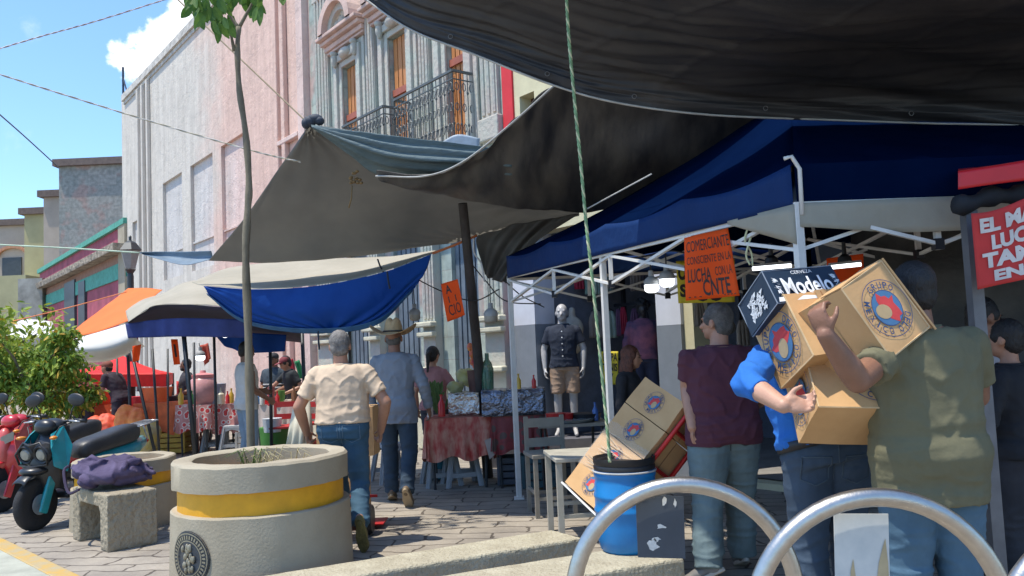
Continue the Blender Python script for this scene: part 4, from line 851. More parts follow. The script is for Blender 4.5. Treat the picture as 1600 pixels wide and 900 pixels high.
# dry plants in the big planter
M_dry = mat('dry_grass', (.42, .36, .20), .9, var=.3); M_grs = mat('green_blade', (.12, .17, .04), .8, var=.4)
for k, (px, m, n) in enumerate(((400, M_dry, 34), (380, M_grs, 22), (445, M_dry, 10))):
    c0 = V((PC.x+(px-402)/220, PC.y+.15, PLH*.83)); mb = MB(); rr = random.Random(k+2)
    for i in range(n):
        a = rr.uniform(0, 2*PI); L_ = rr.uniform(.07, .2); b0 = c0+V((rr.gauss(0, .03), rr.gauss(0, .03), 0)); tip = V((math.cos(a), math.sin(a), 0))*L_*.9
        mb.tube([b0, b0+tip*.4+V((0, 0, L_*.9)), b0+tip+V((0, 0, L_*.7))], [.004, .003, .001], 4)
    tag(mb.build('dead_plant', m), ['bleached dead tuft in the middle of the large planter', 'small green weed tuft left of the bleached one in the planter', 'sparse dry stalks at the right rim of the large planter'][k], 'plant')
# ------------------------------------------------------------------ young tree
M_bark = mat('bark', (.17, .145, .10), .9, var=.35, vs=9, bump=.6, bs=30, stretch=(1, 1, .35)); M_leaf = mat('leaf_green', (.05, .13, .025), .6, col2=(.13, .24, .04), vs=9, trans=.35)
TY = 6.75; tb = A((393, 760, TY), (391, 650, TY), (388, 520, TY), (384, 400, TY), (387, 330, TY), (389, 285, TY), (384, 210, TY), (374, 140, TY), (371, 80, TY), (373, 42, TY)); tb[0].z = 0
tr = empty('young_tree', (tb[0].x, TY, 0), 0, 'slender young street tree rising behind the large planter', 'tree')
MB().tube([catmull(tb, i/40) for i in range(41)], [.036-.016*i/40+.003*math.sin(i*1.3) for i in range(41)], 10).build('trunk', M_bark, tr, smooth=True)
limbs = [A((373, 44, TY), (362, 28, TY), (345, 0, TY), (325, -40, TY+.1)), A((373, 44, TY), (385, 22, TY), (396, 0, TY), (410, -50, TY-.1)), A((366, 80, TY), (362, 60, TY-.05), (358, 45, TY-.1)), A((345, 0, TY), (320, -12, TY), (295, -20, TY)), A((396, 0, TY), (415, -15, TY), (440, -25, TY))]
mb = MB()
for l in limbs: mb.tube([catmull(l, i/8) for i in range(9)], [.017-.011*i/8 for i in range(9)], 7)
mb.build('limbs', M_bark, tr, smooth=True)
def leaf(mb, c, L_, W_, d, n, bend=.2):
    d = d.normalized(); s = d.cross(n).normalized(); n = s.cross(d)
    pts = []
    for i in range(6):
        t = i/5; w_ = W_*math.sin(PI*min(1, t*.93+.04))**.8; cc = c+d*L_*t-n*bend*L_*t*t; pts.append((cc-s*w_*.5-n*w_*.0, cc+n*-.12*w_, cc+s*w_*.5))
    mb.add([p for r in pts for p in r], [(i*3+j, (i+1)*3+j, (i+1)*3+j+1, i*3+j+1) for i in range(5) for j in range(2)])
mb = MB(); rr = random.Random(11)
spots = [(292, 2), (300, 14), (310, 5), (318, 18), (325, 8), (330, 30), (342, 42), (352, 50), (358, 38), (340, 12), (352, 4), (308, 25), (320, 33), (395, 10), (388, 4), (405, 2), (337, 55), (365, 6), (410, 20), (300, -12), (320, -25), (340, -30), (370, -25), (395, -35), (425, -20), (440, -5), (360, -60), (400, -70), (330, -70), (300, -50), (450, -50)]
for (x, y) in spots:
    for q in range(4):
        c = at(x+rr.uniform(-10, 10), y-14+rr.uniform(-9, 6), TY+rr.uniform(-.25, .25)); d = V((rr.uniform(-.6, .6), rr.uniform(-.6, .6), -1.0)); leaf(mb, c, rr.uniform(.09, .17), rr.uniform(.045, .08), d, V((rr.uniform(-1, 1), -1, rr.uniform(-.3, .6))))
mb.build('crown', M_leaf, tr, fix=False)
# ------------------------------------------------------------------ green bush / small tree with orange blossoms at the left
def bushy(name, label, c, rad, n, ms, seed, trunk_h, lsz=.12, cat='tree'):
    rr = random.Random(seed); o = empty(name, (c.x, c.y, 0), 0, label, cat)
    mb = MB(); mb.tube([V((c.x, c.y, 0)), V((c.x+.05, c.y, trunk_h*.5)), V((c.x, c.y, trunk_h))], [.07, .055, .045], 8)
    cl = []
    for i in range(26):
        a = rr.uniform(0, 2*PI); e = rr.uniform(-.7, 1); r = rr.uniform(.45, 1); p = V((c.x+rad[0]*r*math.cos(a)*math.sqrt(1-min(1, abs(e))**2*.6), c.y+rad[1]*r*math.sin(a), c.z+rad[2]*e*r)); cl.append(p)
        mb.tube([V((c.x, c.y, trunk_h*.9)), V((c.x, c.y, trunk_h)).lerp(p, .5)+V((0, 0, .1)), p], [.025, .015, .006], 5)
    mb.build('trunk', M_bark, o)
    lm = MB()
    for p in cl:
        cr = rr.uniform(.22, .42)*rad[0]
        for q in range(n//26):
            v = V((rr.gauss(0, 1), rr.gauss(0, 1), rr.gauss(0, .8))).normalized()*cr*rr.uniform(.3, 1)
            lm.cm = 0 if rr.random() < .66 else (1 if rr.random() < .75 else 2)
            if (v.z+p.z-c.z) < -.1*rad[2] and rr.random() < .2: lm.cm = 2
            leaf(lm, p+v, rr.uniform(.55, 1.5)*lsz, rr.uniform(.3, .65)*lsz, V((v.x, v.y, v.z*.4-.25))+V((rr.gauss(0, .3), rr.gauss(0, .3), rr.gauss(0, .3))), V((rr.gauss(0, .5), rr.gauss(0, .5), 1)))
    lm.build('crown', ms, o, fix=False); return o
M_l1 = mat('bush_green', (.07, .17, .025), .65, col2=(.27, .37, .05), vs=6, trans=.3); M_l2 = mat('bush_yellow_green', (.28, .36, .04), .65, trans=.3); M_l3 = mat('bush_orange', (.50, .32, .04), .7, trans=.2)
bc = at(56, 598, 10.6); bushy('leafy_bush', 'leafy green street bush with yellow and orange leaves behind the scooters', V((bc.x, 10.6, 1.35)), (.72, .7, .80), 7500, [M_l1, M_l2, M_l3], 4, 1.1, .075)
bc = at(-30, 540, 14); bushy('leafy_tree', 'paler green tree behind the bush at the left margin', V((bc.x, 14, 2.0)), (1.2, .9, .75), 2600, [M_l2, M_l1, M_l1], 9, 1.4, .12)
# ------------------------------------------------------------------ rough concrete bench
N_ = gnd(168, 864); ex = V((math.cos(math.radians(45)), math.sin(math.radians(45)), 0)); ey = V((-ex.y, ex.x, 0)); Lb = .84; wb = .40; hb_ = .455
def bx(mb, u0, u1, v0, v1, z0, z1):
    vs = [N_+ex*u+ey*v+V((0, 0, z)) for z in (z0, z1) for (u, v) in ((u0, v0), (u1, v0), (u1, v1), (u0, v1))]
    mb.add(vs, [(0, 1, 2, 3), (4, 5, 6, 7), (0, 1, 5, 4), (1, 2, 6, 5), (2, 3, 7, 6), (3, 0, 4, 7)])
prof = [(0, 0), (.17, 0), (.17, .30), (.20, .345), (.64, .345), (.67, .30), (.67, 0), (.84, 0), (.84, .455), (0, .455)]
mb = MB(); mb.add([N_+ex*u+ey*p+V((0, 0, z)) for u in (0, wb) for p, z in prof], [tuple(range(10)), tuple(range(10, 20))]+[(i, (i+1) % 10, 10+(i+1) % 10, 10+i) for i in range(10)])
be = mb.build('concrete_bench', mat('rough_concrete', (.27, .225, .155), .95, col2=(.35, .30, .215), vs=2.5, bump=1, bs=22, dist=.03))
tag(be, 'small rough concrete bench with a purple bag lying on it', 'bench')
d_ = be.modifiers.new('r', 'REMESH'); d_.mode = 'VOXEL'; d_.voxel_size = .012; d_.use_smooth_shade = True
tx = bpy.data.textures.new('rough', 'CLOUDS'); tx.noise_scale = .045; tx.noise_depth = 3; d_ = be.modifiers.new('d', 'DISPLACE'); d_.texture = tx; d_.strength = .009; d_.texture_coords = 'LOCAL'
tag(be, None, None)
# remesh helper for soft and organic forms
def organic(mb, name, m, parent=None, vox=.01, smooth=3, wr=None, fac=.5):
    o = mb.build(name, m, parent)
    d = o.modifiers.new('r', 'REMESH'); d.mode = 'VOXEL'; d.voxel_size = vox; d.use_smooth_shade = True
    if smooth: d = o.modifiers.new('s', 'SMOOTH'); d.factor = fac; d.iterations = smooth
    dg = bpy.context.evaluated_depsgraph_get(); dg.update()
    me = bpy.data.meshes.new_from_object(o.evaluated_get(dg)); o.modifiers.clear(); o.data = me; me.name = name
    if wr:
        co = [v.co.copy() for v in me.vertices]; nn = [v.normal.copy() for v in me.vertices]
        for v, p, n in zip(me.vertices, co, nn): v.co = p+n*wr(p)
    me.polygons.foreach_set('use_smooth', [True]*len(me.polygons)); me.update(); return o
# purple jacket and bag on the bench
def bpt(u, v, z): return N_+ex*u+ey*(v*1.08)+V((0, 0, hb_+z*1.55))
mb = MB(); rr = random.Random(5); RB = Matrix.Rotation(math.atan2(ex.y, ex.x), 3, 'Z')
mb.ell(bpt(.22, .42, .085), (.25, .29, .10), 20, 12, RB)
for (u, v, z, r1, r2, r3) in ((.10, .30, .07, .14, .14, .07), (.34, .5, .08, .13, .15, .08), (.05, .55, .09, .13, .15, .085), (.22, .62, .10, .16, .13, .08), (.40, .32, .05, .10, .10, .06), (.0, .38, .05, .10, .10, .06), (.26, .25, .045, .16, .07, .05), (.24, .44, .13, .13, .13, .05)): mb.ell(bpt(u, v, z), (r1, r2, r3), 14, 8, RB)
for i in range(14):
    a = rr.uniform(-.1, .3); b = rr.uniform(.2, .7); mb.tube([catmull([bpt(a+k*.09, b+.05*math.sin(k*1.7+i), .07+.06*math.sin(k+.6)+rr.uniform(0, .03)) for k in range(4)], t/8) for t in range(9)], .016+rr.uniform(0, .012), 8)
pu = organic(mb, 'purple_jacket', mat('purple_cloth', (.055, .04, .085), .95, col2=(.10, .078, .145), vs=5, bump=.5, bs=60), vox=.010, smooth=2, wr=lambda p: .018*(max(0, 1-abs(mnoise.noise(V((p.x*6+p.z*5, p.y*4, p.z*8))))*2.6)**2-.3)+.004*mnoise.noise(p*30))
tag(pu, 'crumpled purple jacket and bag lying on the concrete bench', 'jacket')
mb = MB(); mb.tube([catmull([bpt(-.05, .72, .12), bpt(-.12, .62, .10), bpt(-.14, .45, .0), bpt(-.10, .32, .02)], i/12) for i in range(13)], .012, 6)
mb.build('strap', mat('dark_purple', (.03, .02, .05), .9), pu, world=True)
# ------------------------------------------------------------------ low concrete kerb walls in front
M_wall = mat('cast_kerb', (.34, .30, .215), .95, col2=(.46, .42, .31), vs=6, bump=1, bs=38, dist=.02)
def kerbwall(name, label, pa, pb, wpx, z):
    a = atz(*pa, z); b = atz(*pb, z); w_ = atz(*wpx, z); d = (b-a).normalized(); n = V((d.y, -d.x, 0)); 
    if n.y > 0: n = -n
    W_ = abs((w_-b).dot(n)); a = a-d*1.2
    vs = [p+V((0, 0, zz-z)) for zz in (-.05, z) for p in (a, b, b+n*W_+d*.04, a+n*W_)]
    o = MB().add(vs, [(0, 1, 2, 3), (4, 5, 6, 7), (0, 1, 5, 4), (1, 2, 6, 5), (2, 3, 7, 6), (3, 0, 4, 7)]).build(name, M_wall)
    d_ = o.modifiers.new('b', 'BEVEL'); d_.width = .02; d_.segments = 3
    d_ = o.modifiers.new('s', 'SUBSURF'); d_.subdivision_type = 'SIMPLE'; d_.levels = d_.render_levels = 5
    d_ = o.modifiers.new('d', 'DISPLACE'); d_.texture = tx; d_.strength = .006; d_.texture_coords = 'GLOBAL'
    return tag(o, label, 'kerb wall')
kerbwall('kerb_wall', 'far low concrete kerb wall running from the planter towards the barrel', (560, 875), (862, 827), (921, 838), .19)
kerbwall('kerb_wall', 'near low concrete kerb wall on which the blue barrel stands', (700, 897), (1000, 850), (1066, 872), .19)
# ------------------------------------------------------------------ blue barrel
bb_ = atz(982, 858, .19); br = .198; hB = .565
ba = empty('blue_barrel', bb_, 0, 'blue plastic barrel with a black open lid ring standing on the kerb wall', 'barrel')
M_bar = mat('barrel_blue', (.008, .17, .44), .35, var=.10, vs=5, bump=.1, bs=8)
MB().lathe([(.001, 0), (br*.80, 0), (br*.88, .015), (br*.97, .08), (br*1.0, .16), (br*1.0, .24), (br*1.03, .25), (br*1.03, .265), (br*1.0, .275), (br*1.0, .33), (br*1.03, .34), (br*1.03, .355), (br, .365), (br*.99, .42), (br*.97, .43), (br*.97, .46), (br*1.0, .47), (br*1.0, .495), (br*.93, .52)], bb_, 40).build('body', M_bar, ba, smooth=40, fix=False)
MB().lathe([(br*.94, .505), (br*.99, .51), (br*1.0, .53), (br*.97, .54), (br*1.0, .55), (br*1.0, .585), (br*.96, hB), (br*.88, hB), (br*.86, .56), (br*.84, .55), (.001, .55)], bb_, 40).build('lid', M_blk, ba, smooth=40, fix=False)
mb = MB(); mb.tube([bb_+V((br*1.01*math.cos(t), br*1.01*math.sin(t), .50)) for t in [i*2*PI/40 for i in range(41)]], .006, 6); mb.build('clamp_ring', M_tape, ba, smooth=True)
# ------------------------------------------------------------------ stainless hoops (bike racks)
M_ss = mat('brushed_steel', (.52, .49, .44), .36, 1.0, var=.08, vs=30, bump=.08, bs=120, stretch=(1, 1, 1))
M_pd = mat('dark_plate', (.055, .065, .08), .5, var=.15); M_pw = mat('pale_plate', (.50, .52, .50), .5, col2=(.62, .62, .58), vs=14); M_stk = mat('torn_sticker', (.65, .63, .58), .8, var=.2, vs=40)
def hoop(cx, Y, label, plate):
    o = empty('bike_rack', (cx, Y, 0), 0, label, 'bike rack', 'stainless bike rack hoops')
    R_ = .375; zc = 1.013-R_; r = .0275
    pts = [V((cx-R_, Y, 0)), V((cx-R_, Y, zc*.6))]+[V((cx-R_*math.cos(PI*i/28), Y, zc+R_*math.sin(PI*i/28))) for i in range(29)]+[V((cx+R_, Y, zc*.6)), V((cx+R_, Y, 0))]
    MB().tube(pts, r, 18).build('hoop', M_ss, o, smooth=True)
    for s in (-1, 1): MB().lathe([(.06, 0), (.06, .01), (r+.005, .014), (r+.005, .02)], (cx+s*R_, Y, 0), 20).build('base_flange', M_ss, o, smooth=40)
    return o
H1 = hoop((1043-800)/FPX*2.86, 2.86, 'steel bike rack hoop with the dark plate in front of the barrel', 0)
H2 = hoop((1338-800)/FPX*2.5, 2.5, 'steel bike rack hoop with the pale plate in front of the men with cartons', 0)
H3 = hoop((1338-800)/FPX*2.5+.50, 2.13, 'steel bike rack hoop cut off by the right edge', 0)
def plate(q, m, par, Y, stk):
    Q = [at(*p, Y) for p in q]; MB().add([p+V((0, d, 0)) for d in (0, .004) for p in Q], [(0, 1, 2, 3), (4, 5, 6, 7), (0, 1, 5, 4), (1, 2, 6, 5), (2, 3, 7, 6), (3, 0, 4, 7)]).build('sign_plate', m, par)
    rr = random.Random(len(stk)+int(q[0][0]))
    for (u, v, w_, h_) in stk:
        mb = MB(); n = 11; pts = [(u+w_*math.cos(2*PI*i/n)*rr.uniform(.35, 1), v+h_*math.sin(2*PI*i/n)*rr.uniform(.3, 1)) for i in range(n)]; patch(mb, Q, pts, .002); mb.build('sticker_remains', M_stk, par, fix=False)
plate([(993, 772), (1068, 776), (1071, 873), (997, 871)], M_pd, H1, 2.90, [(.5, .50, .14, .05), (.33, .78, .17, .12), (.82, .12, .05, .1), (.15, .05, .1, .05), (.6, .08, .07, .12), (.38, .7, .14, .05)])
plate([(1303, 803), (1388, 803), (1391, 930), (1306, 930)], M_pw, H2, 2.54, [])
Qp = [at(*p, 2.54) for p in ((1303, 803), (1388, 803), (1391, 930), (1306, 930))]; mb = MB(); patch(mb, Qp, [(.25, 1), (.28, .7), (.33, .55), (.36, .72), (.42, 1)], .002); patch(mb, Qp, [(.72, 1), (.8, .6), (.88, .4), (.93, .3), (.97, .6), (.99, 1)], .002); mb.build('stain', mat('tan_stain', (.48, .38, .22), .8), H2, fix=False)
# ------------------------------------------------------------------ cartons
M_cart = mat('cardboard', (.50, .29, .125), .85, col2=(.60, .365, .17), vs=3, bump=.2, bs=30); M_cart2 = mat('cardboard_edge', (.30, .16, .07), .9); M_pb = mat('print_blue', (.03, .07, .17), .8); M_prd = mat('print_red', (.55, .05, .05), .8); M_ptan = mat('print_tan', (.42, .30, .16), .8); M_tapeb = mat('clear_tape', (.46, .30, .15), .25)
def emblem(o, c, u, v, n, R_, par, rot=0):
    u, v = u*math.cos(rot)+v*math.sin(rot), v*math.cos(rot)-u*math.sin(rot)
    f = lambda x, y, d=.0015: c+u*x*R_+v*y*R_+n*d
    ink = M_pb
    mb = MB()
    def ring(r0, r1, d=.0015, N=48): mb.add([f(r*math.cos(2*PI*i/N), r*math.sin(2*PI*i/N), d) for r in (r0, r1) for i in range(N)], [(i, (i+1) % N, N+(i+1) % N, N+i) for i in range(N)])
    ring(.975, 1.0); ring(.60, .63)
    def chars(s, a0, a1, up):
        for i, ch in enumerate(s):
            a = math.radians(a0+(a1-a0)*i/(len(s)-1)); vs, fs = text_data(ch, 1, .012)
            h = .24; w_ = .17 if ch != 'I' else .05
            ra = a-PI/2 if up else a+PI/2; X, Y_ = math.cos(ra), math.sin(ra); cx, cy = .80*math.cos(a), .80*math.sin(a)
            mb.add([f(cx+((p.x-.5)*w_)*X-((p.y-.5)*h)*Y_, cy+((p.x-.5)*w_)*Y_+((p.y-.5)*h)*X, .0018) for p in vs], fs)
    chars('GRUPO', 132, 64, True); chars('MEXICO', 172, 266, False); chars('DELO', -16, -64, True)
    mb.build('printed_lettering', ink, par, fix=False)
    mb = MB(); N = 40; mb.add([f(.60*math.cos(2*PI*i/N), .60*math.sin(2*PI*i/N), .0016) for i in range(N)], [tuple(range(N))]); mb.build('printed_disc', mat('print_disc_blue', (.06, .16, .30), .8), par, fix=False)
    mb = MB(); mb.add([f(x, y, .0024) for x, y in ((-.35, .5), (-.15, .38), (.0, .42), (.15, .32), (.32, .45), (.3, .2), (.46, .0), (.56, -.2), (.42, -.28), (.4, -.48), (.2, -.42), (.02, -.36), (.1, -.15), (-.05, 0), (-.3, .05), (-.38, .25))], [tuple(range(16))]); mb.build('printed_shape', M_prd, par, fix=False)
    mb = MB(); mb.add([f(-.18+.32*math.cos(2*PI*i/N), -.14+.25*math.sin(2*PI*i/N), .003) for i in range(N)], [tuple(range(N))]); mb.build('printed_oval', M_ptan, par, fix=False)
def carton(name, label, c0, pu_, pv_, su, sv, sw, flip=1, emb=(), m=None, group=None, cat='carton', seams=True, er=.36, rot=0, ec=(.5, .5)):
    """c0 corner, pu_/pv_ points that give the two edge directions of the face towards the viewer; body extends away"""
    u = (pu_-c0).normalized(); v = (pv_-c0); v = (v-u*v.dot(u)).normalized(); wv = u.cross(v).normalized()
    if wv.dot(c0-CP) < 0: wv = -wv
    wv = wv*flip; cen = c0+u*su/2+v*sv/2+wv*sw/2; o = empty(name, cen, 0, label, cat, group)
    P = lambda a, b, c: c0+u*a*su+v*b*sv+wv*c*sw
    rr = random.Random(int(abs(c0.x*1000))); mb = MB(); nn = 8
    faces = [((0, 0, 0), (1, 0, 0), (0, 1, 0)), ((0, 0, 1), (1, 0, 0), (0, 1, 0)), ((0, 0, 0), (0, 1, 0), (0, 0, 1)), ((1, 0, 0), (0, 1, 0), (0, 0, 1)), ((0, 0, 0), (1, 0, 0), (0, 0, 1)), ((0, 1, 0), (1, 0, 0), (0, 0, 1))]
    for (a, b, c) in faces:
        mb.grid([[(lambda q: q+V((mnoise.noise(q*5), mnoise.noise(q*5+V((3, 3, 3))), mnoise.noise(q*5+V((7, 1, 2)))))*.008)(P(a[0]+b[0]*i/nn+c[0]*j/nn, a[1]+b[1]*i/nn+c[1]*j/nn, a[2]+b[2]*i/nn+c[2]*j/nn)) for j in range(nn+1)] for i in range(nn+1)])
    mb.build('box', m or M_cart, o, smooth=30)
    if seams:
        mb = MB()
        for (a, b) in (((0, .5, -.002/sw), (1, .5, -.002/sw)),): pass
        for s, q in ((-.004/su, 0), (1+.004/su, 1)):      # flap slits and tape on the two end faces
            mb.bar(P(s, .03, .5), P(s, .97, .5), .004, .004)
        mb.build('flap_seam', M_cart2, o)
        mb = MB(); t_ = .06
        for s in (-.0035/su, 1+.0035/su): mb.add([P(s, -.002, .5-t_/2/sw), P(s, -.002, .5+t_/2/sw), P(s, 1.002, .5+t_/2/sw), P(s, 1.002, .5-t_/2/sw)], [(0, 1, 2, 3)])
        mb.build('packing_tape', M_tapeb, o, fix=False)
        mb = MB()
        for a, b in (((0, 0, 0), (1, 0, 0)), ((0, 1, 0), (1, 1, 0)), ((0, 0, 0), (0, 1, 0)), ((1, 0, 0), (1, 1, 0))): mb.bar(P(*a), P(*b), .006)
        mb.build('worn_edge', mat('worn_cardboard', (.62, .44, .24), .9), o)
    cu = P(ec[0], ec[1], 0)
    if 'front' in emb: emblem(o, cu-wv*.006, u, -v, -wv, min(su, sv)*er, o, rot)
    if 'u0' in emb: emblem(o, P(0, .5, .5)-u*.007, -wv, -v, -u, min(sw, sv)*er, o)
    return o, P, u, v, wv
# hand truck with four tilted cartons
HT = 5.7
c0 = at(882, 752, 5.75); cu_ = at(1008, 588, 5.75); cv_ = at(926, 812, 5.45)
u = (cu_-c0).normalized(); v = cv_-c0; v = (v-u*v.dot(u)).normalized(); wv = u.cross(v).normalized()
if wv.y < 0: wv = -wv
L4 = (cu_-c0).length; bl = L4/4*1.0; wd = .42; dp = .34
lab = ['lowest carton of the tilted stack on the hand truck, next to its white nose plate', 'second carton from the bottom of the tilted stack, wrapped in clear film', 'third carton from the bottom of the tilted stack with a faded round emblem', 'topmost carton of the tilted stack on the hand truck, beside the maroon shirt']
for k in range(4):
    q = c0+u*(k*bl+.003)
    o, P, *_ = carton('beer_carton', lab[k], q, q+u, q+v, bl-.006, wd, dp, emb=('front',), group='cartons tilted on the hand truck', seams=False, er=.36)
    mb = MB(); mb.bar(P(.02, 1.004, .5), P(.98, 1.004, .5), .004); mb.build('flap_seam', M_cart2, o)
# stretch film round two of them
mb = MB(); film = mat('stretch_film', (.75, .72, .65), .15, var=.05, alpha=.14, bump=.6, bs=20, stretch=(1, 6, 1))
rr = random.Random(8)
g = []
for i in range(25):
    t = .7+1.6*i/24; row = []
    for (a, b) in ((1.01, -.01), (.7, -.016), (.4, -.012), (.15, -.016), (-.012, -.01), (-.012, .4), (-.012, 1.0)): row.append(c0+u*(t*bl)+v*(a*wd)+wv*(b*dp)+u*.02*math.sin(a*6))
    g.append(row)
mb.grid(g); tag(mb.build('stretch_film', film, smooth=30, fix=False), 'wrinkled clear film wrapped round the middle cartons of the tilted stack', 'plastic film')
mb = MB()
for i in range(15):
    t = .8+1.3*(i/15)**1.3+rr.uniform(-.05, .05); k0 = rr.uniform(0, .3); k1 = rr.uniform(.5, 1); t2 = 1.55+(t-1.5)*rr.uniform(.4, 1.2); mb.tube([c0+u*((t+(t2-t)*k/4)*bl)+v*((k0+(k1-k0)*k/4)*wd)-wv*(.014+.003*math.sin(i+k)) for k in range(5)], [.001, .0035, .003, .002, .001], 4)
tag(mb.build('film_folds', mat('film_white', (.62, .52, .38), .3, alpha=.6)), 'pale gathered folds of film crossing the tilted cartons', 'plastic film')
ht = empty('hand_truck', c0+v*wd, 0, 'red hand truck tilted back under the carton stack, with a white nose plate', 'hand truck')
MB().add([c0-u*(.012+.012*k)+v*a+wv*b for k in (0, 1) for a, b in ((-.02, 0), (wd+.03, 0), (wd+.03, dp), (-.02, dp))], [(0, 1, 2, 3), (4, 5, 6, 7), (0, 1, 5, 4), (1, 2, 6, 5), (2, 3, 7, 6), (3, 0, 4, 7)]).build('nose_plate', mat('white_plate', (.65, .63, .60), .5), ht)
for s in (.12, .88):
    MB().tube([c0+v*(wd+.03)+wv*dp*s-u*.01, c0+v*(wd+.03)+wv*dp*s+u*(L4+.18), c0+v*(wd-.02)+wv*dp*s+u*(L4+.32)], .016, 8).build('rail', mat('red_metal', (.50, .02, .02), .4, .2), ht, smooth=True)
for t in (.2, .5, .8, 1.1): MB().bar(c0+v*(wd+.03)+wv*dp*.12+u*L4*t, c0+v*(wd+.03)+wv*dp*.88+u*L4*t, .02).build('cross_bar', MATS['red_metal'], ht)
hd = c0+v*(wd-.03)+u*(L4+.34); MB().tube([hd+wv*dp*.1, hd+wv*dp*.9], .019, 8).build('handle', M_blk, ht, smooth=True)
wc = c0+v*(wd+.13)+u*.12
for s in (.0, 1.0):
    w_ = empty('wheel', (0, 0, 0)); bpy.data.objects.remove(w_)
    c = wc+wv*dp*s; q = wv.to_track_quat('Z', 'Y').to_matrix()
    MB().lathe([(.05, -.03), (.11, -.03), (.125, -.015), (.125, .015), (.11, .03), (.05, .03)], c, 24, R=q).build('wheel', M_blk, ht, smooth=40)
    MB().tube([c, c0+v*(wd+.03)+wv*dp*(.12 if s < .5 else .88)+u*.22], .012, 6).build('axle_bracket', MATS['red_metal'], ht)
# dark crate bulk behind the truck handle, under the frame
# cartons carried on the shoulders
c0b = at(1315, 452, 3.40); ub = at(1386, 401, 3.53); vb = at(1379, 549, 3.37)
BIG = carton('beer_carton', 'large carton with round emblem on the left shoulder of the olive shirted man', c0b, ub, vb, .275, .335, .37, emb=('front',), cat='carton', er=.455, rot=-.50)
P = BIG[1]; o = BIG[0]
mb = MB(); mb.add([P(-.012, .42, .42), P(-.012, .42, .50), P(-.012, .66, .50), P(-.012, .66, .42)], [(0, 1, 2, 3)]); mb.build('black_mark', M_ink, o, fix=False)
mb = MB(); mb.bar(P(1.03, -.02, -.01), P(1.03, 1.06, -.03), .012, .008); mb.grid([[P(1.01+.06*i, j/8*1.05-.02, -.02+.25*i) for j in range(9)] for i in range(2)]); mb.build('open_flap', M_cart, o)
mb = MB(); mb.grid([[P(i/6, -.02-.01*math.sin(i), j*.35) for j in range(2)] for i in range(7)]); mb.build('top_flap', M_cart, o, solid=.005, fix=False)
# blue man's load: dark beer carton on top, two tan ones
c1 = at(1233, 470, 3.42); 
u1 = at(1298, 462, 3.42); v1 = at(1236, 512, 3.35)
Mm = mat('navy_carton', (.012, .028, .055), .5, var=.1); 
q0 = at(1190, 424, 3.78); q1 = at(1296, 415, 3.88); q2 = at(1208, 472, 3.69)
MOD = carton('beer_carton', 'dark blue beer carton with white lettering, topmost of the load on his back', q0, q1, q2, (q1-q0).length*1.02, .18, .27, m=Mm, seams=False)
Pm = MOD[1]; om = MOD[0]; Q = [Pm(0, 0, -.02), Pm(1, 0, -.02), Pm(1, 1, -.02), Pm(0, 1, -.02)]
mb = MB(); lettering(mb, 'Modelo', Q, (.17, .30, .86, .82), .005, bold=.022); lettering(mb, 'CERVEZA', Q, (.36, .10, .66, .20), .005)
rr = random.Random(1)
for cx in (.09, .93):
    for i in range(16): a = rr.uniform(0, 6.3); patch(mb, Q, [(cx+.05*rr.uniform(-1, 1)+.012*math.cos(t), .55+.22*rr.uniform(-1, 1)*.3+(i-8)*.028+.035*math.sin(t)) for t in (a, a+2, a+4)], .005)
patch(mb, Q, [(.04, .86), (.96, .84), (.97, .98), (.02, .99)], .004)
mb.build('printed_lettering', mat('print_white', (.72, .74, .76), .5), om, fix=False)
mb = MB()
for i in range(60):
    a = rr.uniform(0, 6.3); b_, c_ = rr.uniform(.25, .8), rr.uniform(.25, .75); mb.add([Pm(-.014, b_+.05*math.cos(t)*rr.uniform(.5, 2), c_+.05*math.sin(t)*rr.uniform(.5, 2)) for t in (a, a+2, a+4)], [(0, 1, 2)])
mb.build('side_print', MATS['print_white'], om, fix=False)
mb = MB()
for a, b in (((0, 0, 0), (1, 0, 0)), ((0, 0, 0), (0, 1, 0)), ((0, 0, 0), (0, 0, 1)), ((0, 1, 0), (1, 1, 0)), ((0, 1, 0), (0, 1, 1)), ((0, 0, 1), (0, 1, 1))): mb.bar(Pm(*a), Pm(*b), .0035)
mb.build('worn_edge', mat('pale_edge', (.22, .26, .32), .7), om)
# middle carton: emblem on its left face towards the viewer
m0 = at(1222, 462, 3.72); m2 = at(1178, 515, 3.97)
MID = carton('beer_carton', 'tilted tan carton with round emblem under the dark one, behind the blue sleeve', m2, m0, at(1215, 600, 3.85), (m0-m2).length*1.04, .315, .38, emb=('front',), er=.46, rot=.9)
l0 = at(1256, 546, 3.74); l1 = at(1372, 548, 3.74); l2_ = at(1249, 642, 3.55)
LOW = carton('beer_carton', 'lowest carton on the back of the man in blue, held from below by his hand', l0, l1, l2_, .37, .30, .31, emb=('front', 'u0'), er=.44, ec=(.74, .46))
l0 = at(1247, 649, 3.47); l1 = at(1370, 641, 3.47); l2_ = at(1244, 690, 3.47)
# (bottom panel of the same load)
LOW2 = None and carton('beer_carton', 'flat bottom carton of the load resting above the dark belt', l0, l1, l2_, .34, .115, .30, seams=True)
